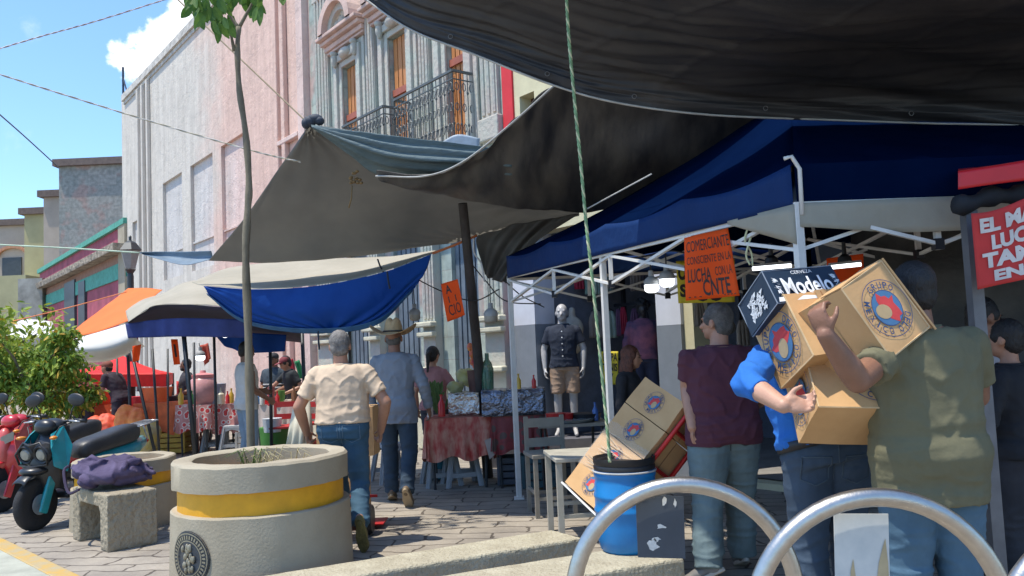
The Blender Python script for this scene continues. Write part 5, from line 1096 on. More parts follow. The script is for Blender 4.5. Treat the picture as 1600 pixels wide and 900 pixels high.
# ------------------------------------------------------------------ stools, tables and goods of the stalls
M_grp = mat('grey_plastic', (.34, .35, .36), .5, var=.06); M_redp = mat('red_wood', (.42, .03, .03), .6, var=.2, vs=6); M_pale = mat('pale_painted_wood', (.24, .22, .18), .7, var=.15)
def plastic_stool(label, loc, rz, group='grey plastic stools', m=None, h=.45):
    o = empty('plastic_stool', loc, rz, label, 'stool', group); m = m or M_grp
    MB().lathe([(.001, h), (.13, h), (.15, h-.01), (.155, h-.05), (.145, h-.05), (.13, h-.02), (.001, h-.02)], (0, 0, 0), 4, sx=1.25, sy=1.25, R=Matrix.Rotation(PI/4, 3, 'Z')).build('seat', m, o, world=False, bevel=.015)
    for sx in (-1, 1):
        for sy in (-1, 1):
            mb = MB(); a = V((sx*.12, sy*.12, h-.03)); b = V((sx*.185, sy*.185, 0)); mb.prism([(-.03, -.008), (.03, -.008), (.03, .008), (-.03, .008)], 0, 1, lambda p: a.lerp(b, p.z)+V((p.x*sx*(1), p.y, 0)) if True else p)
            mb.prism([(-.008, -.03), (.008, -.03), (.008, .03), (-.008, .03)], 0, 1, lambda p: a.lerp(b, p.z)+V((p.x, p.y*sy, 0))); mb.build('leg', m, o, world=False)
    for s in (-1, 1):
        MB().bb((-.15, s*.158-.006, .10), (.15, s*.158+.006, .15)).build('brace', m, o, world=False)
        mb = MB(); mb.add([(x*.13, s*(.13+.03*t*0+.006*q), h-.05-t) for q in (0, 1) for x, t in ((-1, 0), (1, 0), (1, .12), (.8, .05), (.0, .02), (-.8, .05), (-1, .12))], [tuple(range(7)), tuple(range(7, 14))]); mb.build('apron', m, o, world=False)
    return o
st0 = plastic_stool('grey plastic stool under the red patterned cloth, nearer the hat man', gnd(690, 757), .3)
plc = lambda x, y: gnd(x, y)
for (x, y, rz, lb) in ((722, 757, .25, 'grey plastic stool in front of the foil covered table, right one of the pair'), (612, 752, .5, 'grey plastic stool seen between the two walking men'), (336, 706, .2, 'grey plastic stool left of the sleeveless man'), (366, 707, .1, 'grey plastic stool just behind the sleeveless man'), (349, 700, .8, 'grey plastic stool tucked behind the other two at the checked table')):
    copytree(st0, plc(x, y), rz, lb)
def wood_stool(label, loc, rz, m, h=.48, w_=.34, back=0, name='wooden_stool', group=None):
    o = empty(name, loc, rz, label, 'chair' if back else 'stool', group)
    MB().bb((-w_/2, -w_/2, h-.035), (w_/2, w_/2, h)).build('seat', m, o, world=False, bevel=.006)
    for sx in (-1, 1):
        for sy in (-1, 1):
            hh = back if (back and sy > 0) else h-.037
            MB().bb((sx*(w_/2-.03)-.018, sy*(w_/2-.03)-.018, 0), (sx*(w_/2-.03)+.018, sy*(w_/2-.03)+.018, hh)).build('leg', m, o, world=False)
    for s in (-1, 1):
        MB().bb((-w_/2+.03, s*(w_/2-.03)-.01, .15), (w_/2-.03, s*(w_/2-.03)+.01, .18)).build('stretcher', m, o, world=False)
        MB().bb((s*(w_/2-.03)-.01, -w_/2+.03, .20), (s*(w_/2-.03)+.01, w_/2-.03, .23)).build('stretcher', m, o, world=False)
    if back:
        for z in (back-.1, back-.28): MB().bb((-w_/2+.04, w_/2-.045, z), (w_/2-.04, w_/2-.02, z+.08)).build('backrest_rail', m, o, world=False)
    return o
M_rdw = mat('faded_red_wood', (.36, .13, .10), .7, var=.25, vs=5)
wood_stool('faded red wooden stool at the left end of the checked table', plc(262, 702), .25, M_rdw, .50, .36)
wood_stool('faded red wooden stool right of the first, below the checked cloth', plc(297, 705), .2, M_rdw, .50, .36)
wood_stool('bright red wooden chair behind the grey haired man', plc(448, 718), .1, M_redp, .50, .42, .86, 'wooden_chair')
wood_stool('red wooden chair with its back to the street, left of the cream cloth bag', plc(478, 712), -.3, M_redp, .50, .40, .82, 'wooden_chair')
wood_stool('pale wooden chair behind the cream bench left of the cartons', V((at(858, 700, 7.6).x, 7.6, 0)), .2, M_pale, .55, .40, .86, 'wooden_chair')
cb = empty('cream_table', V((at(905, 700, 6.6).x, 6.65, 0)), .12, 'narrow cream table left of the tilted cartons', 'table')
MB().bb((-.24, -.3, .62), (.24, .3, .65)).build('tabletop', mat('cream_top', (.38, .36, .30), .6), cb, world=False, bevel=.005)
for sx in (-1, 1):
    for sy in (-1, 1): MB().bb((sx*.21-.022, sy*.26-.022, 0), (sx*.21+.022, sy*.26+.022, .618)).build('leg', MATS['cream_top'], cb, world=False)
for sy in (-1, 1): MB().bb((-.19, sy*.26-.012, .2), (.19, sy*.26+.012, .23)).build('stretcher', MATS['cream_top'], cb, world=False)
# patterned cloths
def checks(name, c1, c2, scale, c3=None):
    m = bpy.data.materials.new(name); m.use_nodes = True; nt = m.node_tree; b = nt.nodes['Principled BSDF']; b.inputs['Roughness'].default_value = .55
    tc = NN(nt, 'ShaderNodeTexCoord'); vo = NN(nt, 'ShaderNodeTexVoronoi'); vo.inputs['Scale'].default_value = scale; nt.links.new(tc.outputs['Object'], vo.inputs['Vector'])
    r = NN(nt, 'ShaderNodeValToRGB'); r.color_ramp.interpolation = 'CONSTANT'; r.color_ramp.elements[0].color = c1+(1,); r.color_ramp.elements[1].position = .36; r.color_ramp.elements[1].color = c2+(1,)
    if c3: e = r.color_ramp.elements.new(.5); e.color = c3+(1,)
    nt.links.new(vo.outputs['Distance'], r.inputs[0]); nt.links.new(r.outputs[0], b.inputs['Base Color']); return m
M_ck1 = checks('red_white_cloth', (.55, .04, .04), (.62, .55, .50), 11, (.50, .22, .20)); M_ck2 = mat('salmon_cloth', (.42, .035, .03), .6, col2=(.55, .27, .19), vs=16, stretch=(1, 1, .45), detail=2); M_ck3 = checks('maroon_cloth', (.10, .06, .05), (.24, .03, .035), 9, (.19, .025, .03))
def table(label, xa, xb, Y, d, h, cloth, drop=.38, rz=0, clabel='', name='stall_table', px=True):
    x0 = at(xa, 640, Y).x; x1 = at(xb, 640, Y).x
    o = empty(name, ((x0+x1)/2, Y+d/2, 0), rz, label, 'table'); W_ = x1-x0
    MB().bb((-W_/2, -d/2, h-.03), (W_/2, d/2, h)).build('tabletop', M_pale, o, world=False)
    for sx in (-1, 1):
        for sy in (-1, 1): MB().tube([(sx*(W_/2-.08), sy*(d/2-.06), 0), (sx*(W_/2-.06), sy*(d/2-.06), h-.03)], .016, 6).build('leg', M_iron, o, world=False)
    if cloth:
        def ed(s): # perimeter point and outward normal
            pts = [(-W_/2, -d/2), (W_/2, -d/2), (W_/2, d/2), (-W_/2, d/2), (-W_/2, -d/2)]
            i = int(s) % 4; f = s-int(s); p, q = pts[i], pts[i+1]; nx, ny = (q[1]-p[1]), -(q[0]-p[0]); l = math.hypot(nx, ny); return p[0]+(q[0]-p[0])*f, p[1]+(q[1]-p[1])*f, nx/l, ny/l
        mb = MB(); g = []
        for k in range(8):
            row = []
            for i in range(97):
                x, y, nx, ny = ed(i/24); t = k/7; a = (.008+.022*t*(1+math.sin(i*1.15+math.sin(i*.37)*2)))
                row.append(V((x+nx*a, y+ny*a, h+.008-drop*t*(1+.07*math.sin(i*.5)))))
            g.append(row)
        mb.grid(g); mb.add([(-W_/2-.01, -d/2-.01, h+.009), (W_/2+.01, -d/2-.01, h+.009), (W_/2+.01, d/2+.01, h+.009), (-W_/2-.01, d/2+.01, h+.009)], [(0, 1, 2, 3)])
        c = mb.build('tablecloth', cloth, None, world=False, smooth=50, fix=False); c.location = o.location; c.rotation_euler = o.rotation_euler; tag(c, clabel, 'tablecloth')
    return o
table('food stall table under the salmon patterned cloth', 662, 765, 9.1, .55, .76, M_ck2, .44, .05, 'salmon and red patterned cloth on the food table beside the hat man')
table('darker stall table next to the food table', 768, 850, 9.0, .75, .76, M_ck3, .38, .0, 'maroon flowered cloth on the table right of the food table')
table('brown topped table in front of the mannequin', 758, 945, 8.4, .7, .74, None, rz=.04) if False else None
bt = table('brown topped table in front of the mannequin', 838, 948, 8.1, .8, .74, None, rz=.04)
table('checked stall table behind the grey stools', 332, 392, 13.6, .8, .78, M_ck1, .46, 0, 'red and white dotted cloth just left of the sleeveless man')
table('stall table left of the white table', 274, 328, 13.4, .8, .80, mat('x', (1, 1, 1)) and M_ck1, .42, 0, 'red and white cloth above the faded red stools')
table('stall table at which the striped polo man sits', 396, 474, 12.9, .8, .78, checks('red_cherry_cloth', (.55, .02, .03), (.60, .50, .46), 7), .34, 0, 'white cloth with red cherries behind the tree trunk')
table('far stall table with orange covers', 120, 205, 14.8, .9, .80, mat('orange_red_cloth', (.70, .10, .03), .7, var=.35, vs=3, trans=.2), .6, 0, 'orange red cloth under the red canopy')
table('orange covered table behind the leaning pole', 208, 312, 13.75, .6, .84, mat('orange_cloth2', (.75, .17, .05), .7, var=.35, vs=3, trans=.2), .5, 0, 'orange cloth on the table behind the leaning pole')
# goods
def thing1(name, mb, m, label, cat, **k): return tag(mb.build(name, m, **k), label, cat)
tp = lambda px, Y, z: V((at(px, 640, Y).x, Y, z))
def cyl_(px, Y, z, r, h, name, m, label, cat, prof=None):
    c = tp(px, Y, z); return thing1(name, MB().lathe(prof or [(.001, 0), (r*.85, 0), (r, h), (r*.9, h), (.001, h*.92)], c, 20), m, label, cat, smooth=40)
M_foil = mat('crumpled_foil', (.72, .70, .66), .22, .9, bump=1, bs=16, dist=.05); M_foil2 = mat('dark_foil', (.22, .24, .30), .2, .85, bump=1, bs=9, dist=.08)
def foilbox(label, xa, xb, Y, z0, z1, d, m):
    x0 = at(xa, 620, Y).x; x1 = at(xb, 620, Y).x; mb = MB()
    n = 16
    for k in range(1):
        mb.grid([[V((x0+(x1-x0)*i/n, Y+.015*mnoise.noise(V((i, j, 1.3))*.9), z0+(z1-z0)*j/6)) for j in range(7)] for i in range(n+1)])
        mb.grid([[V((x0+(x1-x0)*i/n, Y+d*j/6, z1+.015*mnoise.noise(V((i*.8, j, 4.3))))) for j in range(7)] for i in range(n+1)])
        mb.grid([[V((x0, Y+d*j/6, z0+(z1-z0)*i/4)) for j in range(7)] for i in range(5)]); mb.grid([[V((x1, Y+d*j/6, z0+(z1-z0)*i/4)) for j in range(7)] for i in range(5)])
    return tag(mb.build('foil_griddle', m, smooth=50, fix=False, solid=.003), label, 'food warmer')
foilbox('bright foil wrapped food warmer on the salmon cloth', 700, 748, 9.25, .775, 1.02, .5, M_foil)
foilbox('long dark foil wrapped tray in front of the stone pilaster', 752, 852, 8.95, .775, 1.05, .5, M_foil2)
gl = mat('green_glass', (.05, .16, .10), .2, alpha=.8)
cyl_(764, 9.4, 1.05, .07, .4, 'green_bottle', gl, 'tall green glass bottle standing before the pilaster', 'bottle', [(.001, 0), (.065, 0), (.07, .22), (.05, .29), (.024, .33), (.022, .40), (.001, .40)])
cyl_(747, 9.6, 1.02, .11, .24, 'brown_pot', mat('brown_pot', (.12, .05, .04), .6), 'brown cooking pot between foil warmer and bottle', 'pot')
mb = MB(); rr = random.Random(3)
for i in range(12): mb.ell(tp(744+rr.uniform(-6, 6), 9.5, 1.32+rr.uniform(-.02, .25)), (.035, .03, .05), 8, 6)
thing1('pink_decoration', mb, mat('pink_plastic', (.55, .05, .12), .5, col2=(.75, .3, .05), vs=14), 'hanging bunch of pink and orange decorations beside the wooden pole', 'decoration')
def sack(px, Y, z, r, m, label, name='plastic_bag', seed=1):
    mb = MB(); rr = random.Random(seed); c = tp(px, Y, z)
    for i in range(7): mb.ell(c+V((rr.uniform(-.5, .5)*r[0], rr.uniform(-.4, .4)*r[1], r[2]*rr.uniform(.7, 1.3))), (r[0]*.6, r[1]*.6, r[2]*.7), 12, 8)
    o = organic(mb, name, m, vox=.02, smooth=2, wr=lambda p: .02*mnoise.noise(p*14)); return tag(o, label, 'bag')
M_ybag = mat('yellow_bag', (.50, .48, .16), .4, col2=(.58, .56, .35), vs=8, trans=.3)
sack(712, 9.5, 1.0, (.10, .09, .08), M_ybag, 'yellow plastic bag of food left on the foil warmer', seed=2)
sack(730, 9.8, 1.05, (.11, .09, .12), M_ybag, 'yellow green plastic bag behind the foil warmer, right of the other', seed=5)
M_herb = mat('herb_green', (.05, .09, .02), .8, col2=(.09, .15, .04), vs=14)
mb = MB(); rr = random.Random(6)
for i in range(130): leaf(mb, tp(682+rr.gauss(0, 5), 9.4+rr.uniform(-.05, .05), .80+rr.uniform(0, .28)), .10, .03, V((rr.gauss(0, .3), rr.gauss(0, .3), 1)), V((0, -1, 0)))
thing1('herb_bundle', mb, M_herb, 'dark green herb bundle on the salmon cloth by the hat man', 'herbs', fix=False)
for (px, Y, r, h, m, lb) in ((868, 8.3, .10, .09, mat('red_tub', (.5, .02, .02), .4), 'red plastic tub on the brown table, left one'), (882, 8.35, .09, .08, MATS['red_tub'], 'red plastic tub on the brown table, right one'), (915, 8.4, .16, .07, M_blk, 'black low tray on the brown table before the crouching woman')): cyl_(px, Y, .745, r, h, 'tub', m, lb, 'tub')
cyl_(895, 8.3, .745, .22, .03, 'glass_tray', mat('pale_glass', (.35, .38, .38), .2, .3), 'flat shiny tray of goods at the front of the brown table', 'tray')
# vitroleros, baskets and bits on the far tables
def jug(px, Y, z, label, m):
    c = tp(px, Y, z); o = empty('drink_jar', c, 0, label, 'drink jar')
    MB().lathe([(.001, 0), (.17, 0), (.22, .1), (.24, .25), (.20, .38), (.16, .42), (.001, .42)], c, 20).build('jar', m, o, smooth=40); MB().lathe([(.17, .42), (.18, .47), (.05, .5), (.04, .54), (.001, .54)], c, 20).build('lid', mat('pink_lid', (.60, .22, .22), .5), o, smooth=40)
jug(318, 13.6, .81, 'large jar of pink drink on the checked cloth', mat('pink_drink', (.50, .25, .24), .3))
cyl_(336, 13.7, .79, .18, .33, 'grey_tub', mat('grey_tub', (.22, .24, .30), .5), 'grey blue tub on the dotted table behind the drink jar', 'tub')
cyl_(345, 13.6, .79, .05, .24, 'sauce_bottle', mat('cream_plastic', (.6, .55, .4), .4), 'cream squeeze bottle beside the grey tub', 'bottle', [(.001, 0), (.06, 0), (.06, .16), (.02, .2), (.01, .28), (.001, .28)])
for (px, Y, r, h, col, nm, lb) in ((225, 14.2, .22, .16, (.6, .02, .03), 'basin', 'red plastic basin behind the leaning pole'), (245, 14.2, .26, .30, (.75, .15, .04), 'basin', 'orange heaped basin right of the red one'), (262, 14.3, .2, .14, (.02, .02, .03), 'basin', 'black basin near the bearded man'), (150, 15, .28, .25, (.7, .08, .03), 'basin', 'orange red basin beside the man in the cap'), (125, 15.1, .2, .2, (.6, .1, .05), 'basin', 'small orange basin left of the dark red figure'),
                                   (415, 13.1, .10, .10, (.6, .02, .03), 'cup', 'red cup on the cherry cloth'), (424, 13.2, .06, .26, (.35, .10, .10), 'cup', 'tall drink glass by the striped polo'), (400, 13.1, .15, .12, (.05, .2, .45), 'bowl', 'blue bowl behind the tree trunk'), (440, 13.0, .06, .2, (.1, .25, .05), 'cup', 'small green bottle at the edge of the cherry cloth'), (452, 13.1, .14, .05, (.7, .6, .5), 'plate', 'pale plate at the right end of the cherry cloth')):
    cyl_(px, Y, .79, r, h, nm, mat('good_%d' % px, col, .45, var=.15), lb, nm)
sack(205, 13.6, .0, (.3, .25, .45), mat('orange_heap', (.65, .12, .04), .6, col2=(.8, .3, .06), vs=6), 'heap of orange cloth bundles on the ground behind the poles', 'cloth_bundle', 3)
sack(228, 13.2, .0, (.2, .2, .33), mat('yellow_heap', (.55, .40, .05), .6, col2=(.35, .3, .2), vs=6), 'yellow sack on the ground left of the faded stools', 'sack', 4)
sack(150, 13.9, .0, (.4, .3, .4), mat('red_heap', (.55, .04, .03), .6, col2=(.75, .15, .05), vs=6), 'heap of red bundles behind the scooters', 'cloth_bundle', 8)
cyl_(428, 12.6, .02, .22, .45, 'green_bucket', mat('green_bucket', (.06, .22, .04), .5), 'green bucket under the cherry cloth', 'bucket'); cyl_(425, 12.3, .42, .14, .2, 'white_bowl', mat('whitish', (.55, .6, .65), .4), 'small white bowl on the green bucket', 'bowl')
cyl_(683, 9.9, .02, .18, .42, 'teal_bucket', mat('teal_bucket', (.01, .13, .18), .5), 'teal bucket behind the grey stools', 'bucket')
mb = MB(); mb.add([at(757, 688, 9.0), at(770, 683, 9.0), at(779, 705, 9.0), at(765, 718, 9.0)], [(0, 1, 2, 3)])
thing1('card_flap', mb, mat('pale_card', (.40, .34, .30), .8), 'pale card hanging off the corner of the food table', 'card', solid=.003, fix=False)
# flags and garments at the facade, small hanging things
for (q, col, lb) in ((((436, 568), (458, 560), (462, 580), (447, 592)), (.45, .03, .05), 'red hanging flag cloth beside the striped polo man'), (((460, 565), (468, 562), (478, 590), (468, 592)), (.03, .25, .10), 'green hanging flag cloth beside the red one'), (((312, 540), (326, 536), (330, 560), (320, 572)), (.55, .10, .06), 'red lantern like cloth hanging above the drink jar')):
    Y = 14 if q[0][0] > 400 else 13; g = sheet([[at(*q[0], Y), at(*q[1], Y)], [at(*q[3], Y), at(*q[2], Y)]], 8, 8, lambda u, v, p: .03*math.sin(v*9)); tag(MB().grid(g).build('flag_cloth', mat('fc%d' % q[0][0], col, .7, trans=.2, var=.2), solid=.004, smooth=True, fix=False), lb, 'flag')
# shop garments: each one a thing with its hanger
def garment(px, py, Y, col, wpx, hpx, label, k):
    c = at(px, py, Y); s = FPX/Y; W_, H_ = wpx/s, hpx/s; r = empty('hanging_garment', c, 0, label, 'clothes', 'clothes hanging in the shop'); mb = MB(); g = []
    for i in range(9):
        t = i/8; hw = W_/2*(.5+.5*min(1, t*3)); g.append([V((c.x-hw+2*hw*j/12, c.y+.02*math.sin(j*1.6+k)*(.3+t), c.z-H_*t)) for j in range(13)])
    mb.grid(g); mb.build('cloth', mat('cloth_%d' % k, col, .85, var=.25, vs=5), r, smooth=True, solid=.02, fix=False)
    MB().tube([c+V((-W_*.3, 0, .0)), c+V((0, 0, .035)), c+V((W_*.3, 0, 0))], .006, 5).build('hanger', M_blk, r)
cols = [((.35, .02, .05), 'dark red'), ((.16, .28, .24), 'sea green'), ((.22, .30, .27), 'pale green'), ((.14, .2, .19), 'slate green'), ((.12, .06, .12), 'plum'), ((.20, .17, .15), 'brown grey'), ((.05, .05, .07), 'black'), ((.3, .05, .06), 'brick')]
k = 0
for (px, py, w_, h_, ci, wh) in ((904, 418, 14, 34, 0, 'upper rail at its left end'), (920, 420, 15, 40, 1, 'upper rail next to the dark red one'), (935, 420, 15, 40, 2, 'upper rail behind the rope'), (949, 420, 14, 38, 3, 'upper rail before the tent pole'), (962, 410, 12, 30, 4, 'upper rail touching the tent pole'), (992, 415, 16, 40, 5, 'upper rail right of the tent pole'), (1008, 415, 16, 36, 6, 'upper rail by the lit bulbs'),
                             (930, 486, 22, 42, 5, 'middle rail left of the rope'), (952, 486, 22, 42, 2, 'middle rail between rope and pole'), (966, 483, 8, 42, 4, 'middle rail just left of the tent pole'), (973, 480, 10, 42, 0, 'middle rail at the tent pole'), (992, 482, 14, 40, 4, 'middle rail right of the tent pole'), (1006, 484, 14, 42, 6, 'middle rail by the backpack'), (1092, 470, 14, 40, 5, 'rail behind the maroon shirt'), (1120, 466, 14, 36, 7, 'rail under the orange sign'), (1160, 500, 18, 40, 5, 'rail beside the price tag')):
    garment(px, py, 11.3 if px < 1040 else 8.2, cols[ci][0], w_, h_, '%s garment hanging on the %s' % (cols[ci][1], wh), k); k += 1
# ------------------------------------------------------------------ scooters
M_tyre = mat('tyre', (.02, .02, .022), .8, bump=.6, bs=60); M_silver = mat('silver_paint', (.45, .46, .47), .35, .6); M_seat = mat('seat_vinyl', (.035, .037, .042), .45, bump=.2, bs=50)
M_lens = mat('lens', (.26, .25, .22), .12, .2); M_dkp = mat('dark_panel', (.02, .022, .026), .35)
def scooter(label, loc, rz, body, body2, dual, name='scooter', rack=True):
    o = empty(name, loc, rz, label, 'scooter')      # local: front wheel at y=0, +y runs to the rear
    o.scale = (.94, .94, .94)
    def P(n, mb, m, **k): return mb.build(n, m, o, world=False, **k)
    Rx = Matrix.Rotation(PI/2, 3, 'Y')
    for y, r in ((0, .25), (1.27, .25)):
        w_ = P('wheel', MB().lathe([(.14, -.035), (.20, -.045), (.235, -.042), (.255, -.018), (.255, .018), (.235, .042), (.20, .045), (.14, .035)], (0, y, r), 32, R=Rx), M_tyre, smooth=50)
        q = MB().lathe([(.02, -.05), (.05, -.05), (.05, -.03), (.135, -.035), (.135, .035), (.05, .03), (.05, .05), (.02, .05)], (0, 0, 0), 24, R=Rx)
        for i in range(5): q.bar((0, 0, 0), (0, .13*math.cos(i*1.257), .13*math.sin(i*1.257)), .03)
        qq = q.build('rim', M_silver, None, world=False); qq.parent = w_; qq.location = (0, y, r)
    for s in (-1, 1): P('fork_leg', MB().tube([(s*.085, 0, .25), (s*.085, .13, .60)], .026, 10), body2 if dual else M_silver, smooth=True); P('fork_guard', MB().box((s*.125, .03, .36), (.03, .10, .40), Matrix.Rotation(-.35, 3, 'X')), (M_silver if s < 0 else body2) if dual else body, bevel=.02)
    mb = MB(); g = [[V((.075*math.cos(PI*j/8)*1.0, -.30*math.sin(a)*1.0, .25+.30*math.cos(a)+.03*math.sin(PI*j/8))) for j in range(9)] for a in [math.radians(x) for x in range(-75, 50, 8)]]
    mb.grid(g); P('front_fender', mb, M_dkp if dual else body, smooth=True, solid=.006, fix=False)
    # front shield
    sec = [(.38, .16, .15, .10), (.52, .11, .20, .12), (.68, .10, .21, .12), (.80, .14, .19, .11), (.92, .20, .15, .09), (1.0, .25, .10, .06)]
    mb = MB()
    for i in range(len(sec)-1):
        pass
    ring = [[V((sx*hw, y-dy*(1-abs(sx)**2)*1.1, z)) for sx in (-1, -.75, -.45, 0, .45, .75, 1)]+[V((sx*hw, y+.09, z)) for sx in (1, 0, -1)] for (z, y, hw, dy) in sec]
    n = 10; vs = [p for r in ring for p in r]; mb.add(vs, [(i*n+j, i*n+(j+1) % n, (i+1)*n+(j+1) % n, (i+1)*n+j) for i in range(len(sec)-1) for j in range(n)]+[tuple(range(n)), tuple((len(sec)-1)*n+j for j in range(n))])
    P('front_shield', mb, M_dkp if dual else body, smooth=50, bevel=.01)
    for s in (-1, 1):
        mb = MB(); mb.add([(s*.205, .02, .62), (s*.235, .16, .55), (s*.22, .24, .80), (s*.15, .20, 1.0), (s*.13, .06, .93), (s*.19, .00, .80), (s*.17, .17, .62), (s*.15, .24, .8)], [(0, 1, 2, 3, 4, 5), (0, 1, 6), (1, 6, 7, 2), (2, 7, 3)]); P('side_panel', mb, body2, solid=.012, bevel=.004)
    if dual:
        for s in (-1, 1):
            h = P('headlight', MB().lathe([(.05, -.06), (.092, -.05), (.100, .03), (.086, .045), (.072, .035), (.070, .02), (.001, .02)], (s*.098, .0, .745), 28, R=Matrix.Rotation(PI/2+.25, 3, 'X')), M_blk, smooth=40)
            q = MB().lathe([(.001, .0), (.062, .0), (.05, .018), (.001, .026)], (0, 0, 0), 24, R=Matrix.Rotation(PI/2+.25, 3, 'X')).build('lens', M_lens, None, world=False, smooth=40); q.parent = h; q.location = (s*.098, -.026, .739)
        P('headlight_guard', MB().tube([(-.17, -.03, .64), (-.19, -.06, .74), (-.1, -.05, .86), (0, -.08, .83), (.1, -.05, .86), (.19, -.06, .74), (.17, -.03, .64), (0, -.07, .62), (-.17, -.03, .64)], .012, 6), M_blk, smooth=True)
        P('beak', MB().ell((0, -.02, .58), (.14, .13, .05), 16, 8), M_dkp, smooth=True)
        qd = [V((.245, -.00, .80)), V((.255, .16, .86)), V((.255, .16, .70)), V((.245, .0, .66))]
        mb = MB(); lettering(mb, 'SM', [V((-.243, .19, .84)), V((-.225, .03, .86)), V((-.225, .02, .72)), V((-.243, .18, .70))], (.1, .1, .9, .9), .012, .05); mb.build('lettering', mat('decal_white', (.8, .8, .8), .5), o, world=False, fix=False)
    else:
        for s in (-1, 1):
            mb = MB(); mb.add([(s*.03, -.03, .84), (s*.16, .03, .90), (s*.15, .035, .80), (s*.03, -.03, .74)], [(0, 1, 2, 3)]); P('headlight', mb, M_lens, solid=.03, bevel=.01)
        P('nose_panel', MB().ell((0, .02, .70), (.10, .09, .24), 16, 10, Matrix.Rotation(-.12, 3, 'X')), body2, smooth=True)
    # handlebar head
    P('handlebar_cover', MB().ell((0, .22, 1.01), (.14, .11, .07), 20, 12).ell((0, .12, 1.0), (.12, .08, .08), 16, 10), M_dkp if dual else body, smooth=True)
    P('handlebar', MB().tube([(-.33, .27, 1.04), (-.2, .24, 1.05), (0, .22, 1.03), (.2, .24, 1.05), (.33, .27, 1.04)], .014, 8), M_blk, smooth=True)
    for s in (-1, 1):
        P('grip', MB().tube([(s*.24, .25, 1.05), (s*.36, .28, 1.04)], .021, 10), M_blk, smooth=True)
        P('brake_lever', MB().tube([(s*.22, .2, 1.05), (s*.35, .2, 1.04)], .008, 6), M_silver, smooth=True)
        m_ = P('mirror', MB().ell((s*.27, .24, 1.26), (.105, .022, .065), 20, 10, Matrix.Rotation(s*.15, 3, 'Y')), M_blk, smooth=True)
        q = MB().tube([(s*.17, .25, 1.04), (s*.21, .25, 1.16), (s*.27, .245, 1.24)], .007, 6).build('mirror_stem', M_blk, o, world=False, smooth=True)
    # body
    P('floorboard', MB().bb((-.15, .25, .26), (.15, .68, .33)), M_dkp, bevel=.03)
    mb = MB(); sec = [(.62, .10, .30, .62), (.75, .15, .33, .70), (1.0, .17, .42, .72), (1.3, .14, .52, .74), (1.52, .07, .62, .76)]
    ring = [[V((hw*math.cos(t), y, (z0+z1)/2+(z1-z0)/2*math.sin(t))) for t in [j*2*PI/12 for j in range(12)]] for (y, hw, z0, z1) in sec]
    mb.add([p for r in ring for p in r], [(i*12+j, i*12+(j+1) % 12, (i+1)*12+(j+1) % 12, (i+1)*12+j) for i in range(4) for j in range(12)]+[tuple(range(12)), tuple(48+j for j in range(12))]); P('rear_body', mb, body, smooth=True)
    mb = MB(); sec = [(.50, .09, .62, .76), (.60, .14, .62, .83), (.85, .155, .66, .85), (1.05, .15, .67, .90), (1.3, .13, .70, .93), (1.44, .08, .74, .90)]
    ring = [[V((hw*math.copysign(abs(math.cos(t))**.6, math.cos(t)), y, (z0+z1)/2+(z1-z0)/2*math.copysign(abs(math.sin(t))**.6, math.sin(t)))) for t in [j*2*PI/16 for j in range(16)]] for (y, hw, z0, z1) in sec]
    mb.add([p for r in ring for p in r], [(i*16+j, i*16+(j+1) % 16, (i+1)*16+(j+1) % 16, (i+1)*16+j) for i in range(5) for j in range(16)]+[tuple(range(16)), tuple(80+j for j in range(16))]); P('seat', mb, M_seat, smooth=True, sub=1)
    P('engine', MB().bb((-.14, .95, .18), (-.04, 1.35, .36)).ell((.0, 1.0, .3), (.12, .2, .12), 12, 8), M_dkp, bevel=.02); P('exhaust', MB().tube([(.14, .95, .24), (.16, 1.2, .27), (.16, 1.5, .36)], [.03, .05, .055], 12), M_silver, smooth=True)
    if rack:
        mb = MB()
        for x in (-.12, -.06, 0, .06, .12): mb.tube([(x, 1.34, .88), (x*.8, 1.68, .92)], .009, 6)
        mb.tube([(-.13, 1.34, .88), (.13, 1.34, .88)], .01, 6); mb.tube([(-.1, 1.68, .92), (.1, 1.68, .92)], .01, 6); mb.tube([(-.12, 1.4, .88), (-.1, 1.5, .72)], .01, 6); mb.tube([(.12, 1.4, .88), (.1, 1.5, .72)], .01, 6); P('luggage_rack', mb, M_silver, smooth=True)
    for s in (-1, 1):
        P('indicator', MB().ell((s*.2, .02, .9), (.035, .05, .02), 12, 8, Matrix.Rotation(s*.5, 3, 'Z')), mat('amber', (.6, .2, .02), .25), smooth=True)
        P('cable', MB().tube([(s*.22, .23, 1.03), (s*.2, .1, 1.0), (s*.12, .06, .85), (s*.1, .1, .6)], .006, 6), M_blk, smooth=True)
    P('brake_disc', MB().lathe([(.05, -.004), (.10, -.004), (.10, .004), (.05, .004)], (.062, 0, .25), 24, R=Rx), M_silver)
    P('tail_light', MB().ell((0, 1.55, .70), (.07, .03, .035), 12, 8), mat('tail_red', (.4, .01, .01), .3), smooth=True); P('kickstand', MB().tube([(-.14, .9, .26), (-.26, .95, .01)], .011, 6), M_blk)
    return o
M_teal = mat('teal_paint', (.01, .26, .30), .35, coat=.4); M_scr = mat('red_paint_gloss', (.50, .02, .03), .3, coat=.5); M_scr2 = mat('pink_red_panel', (.50, .075, .065), .35, coat=.3); M_gp = mat('grey_paint_gloss', (.05, .05, .06), .35)
scooter('teal and black scooter with twin round headlights parked beside the concrete bench', gnd(56, 828), -.27, M_teal, M_teal, True)
scooter('red scooter with black mirrors parked left of the teal one', gnd(2, 800), -.30, M_scr, M_scr2, False, rack=False)
scooter('dark scooter mostly cut off by the left edge behind the red one', gnd(-62, 775), -.3, M_gp, M_gp, False, rack=False)
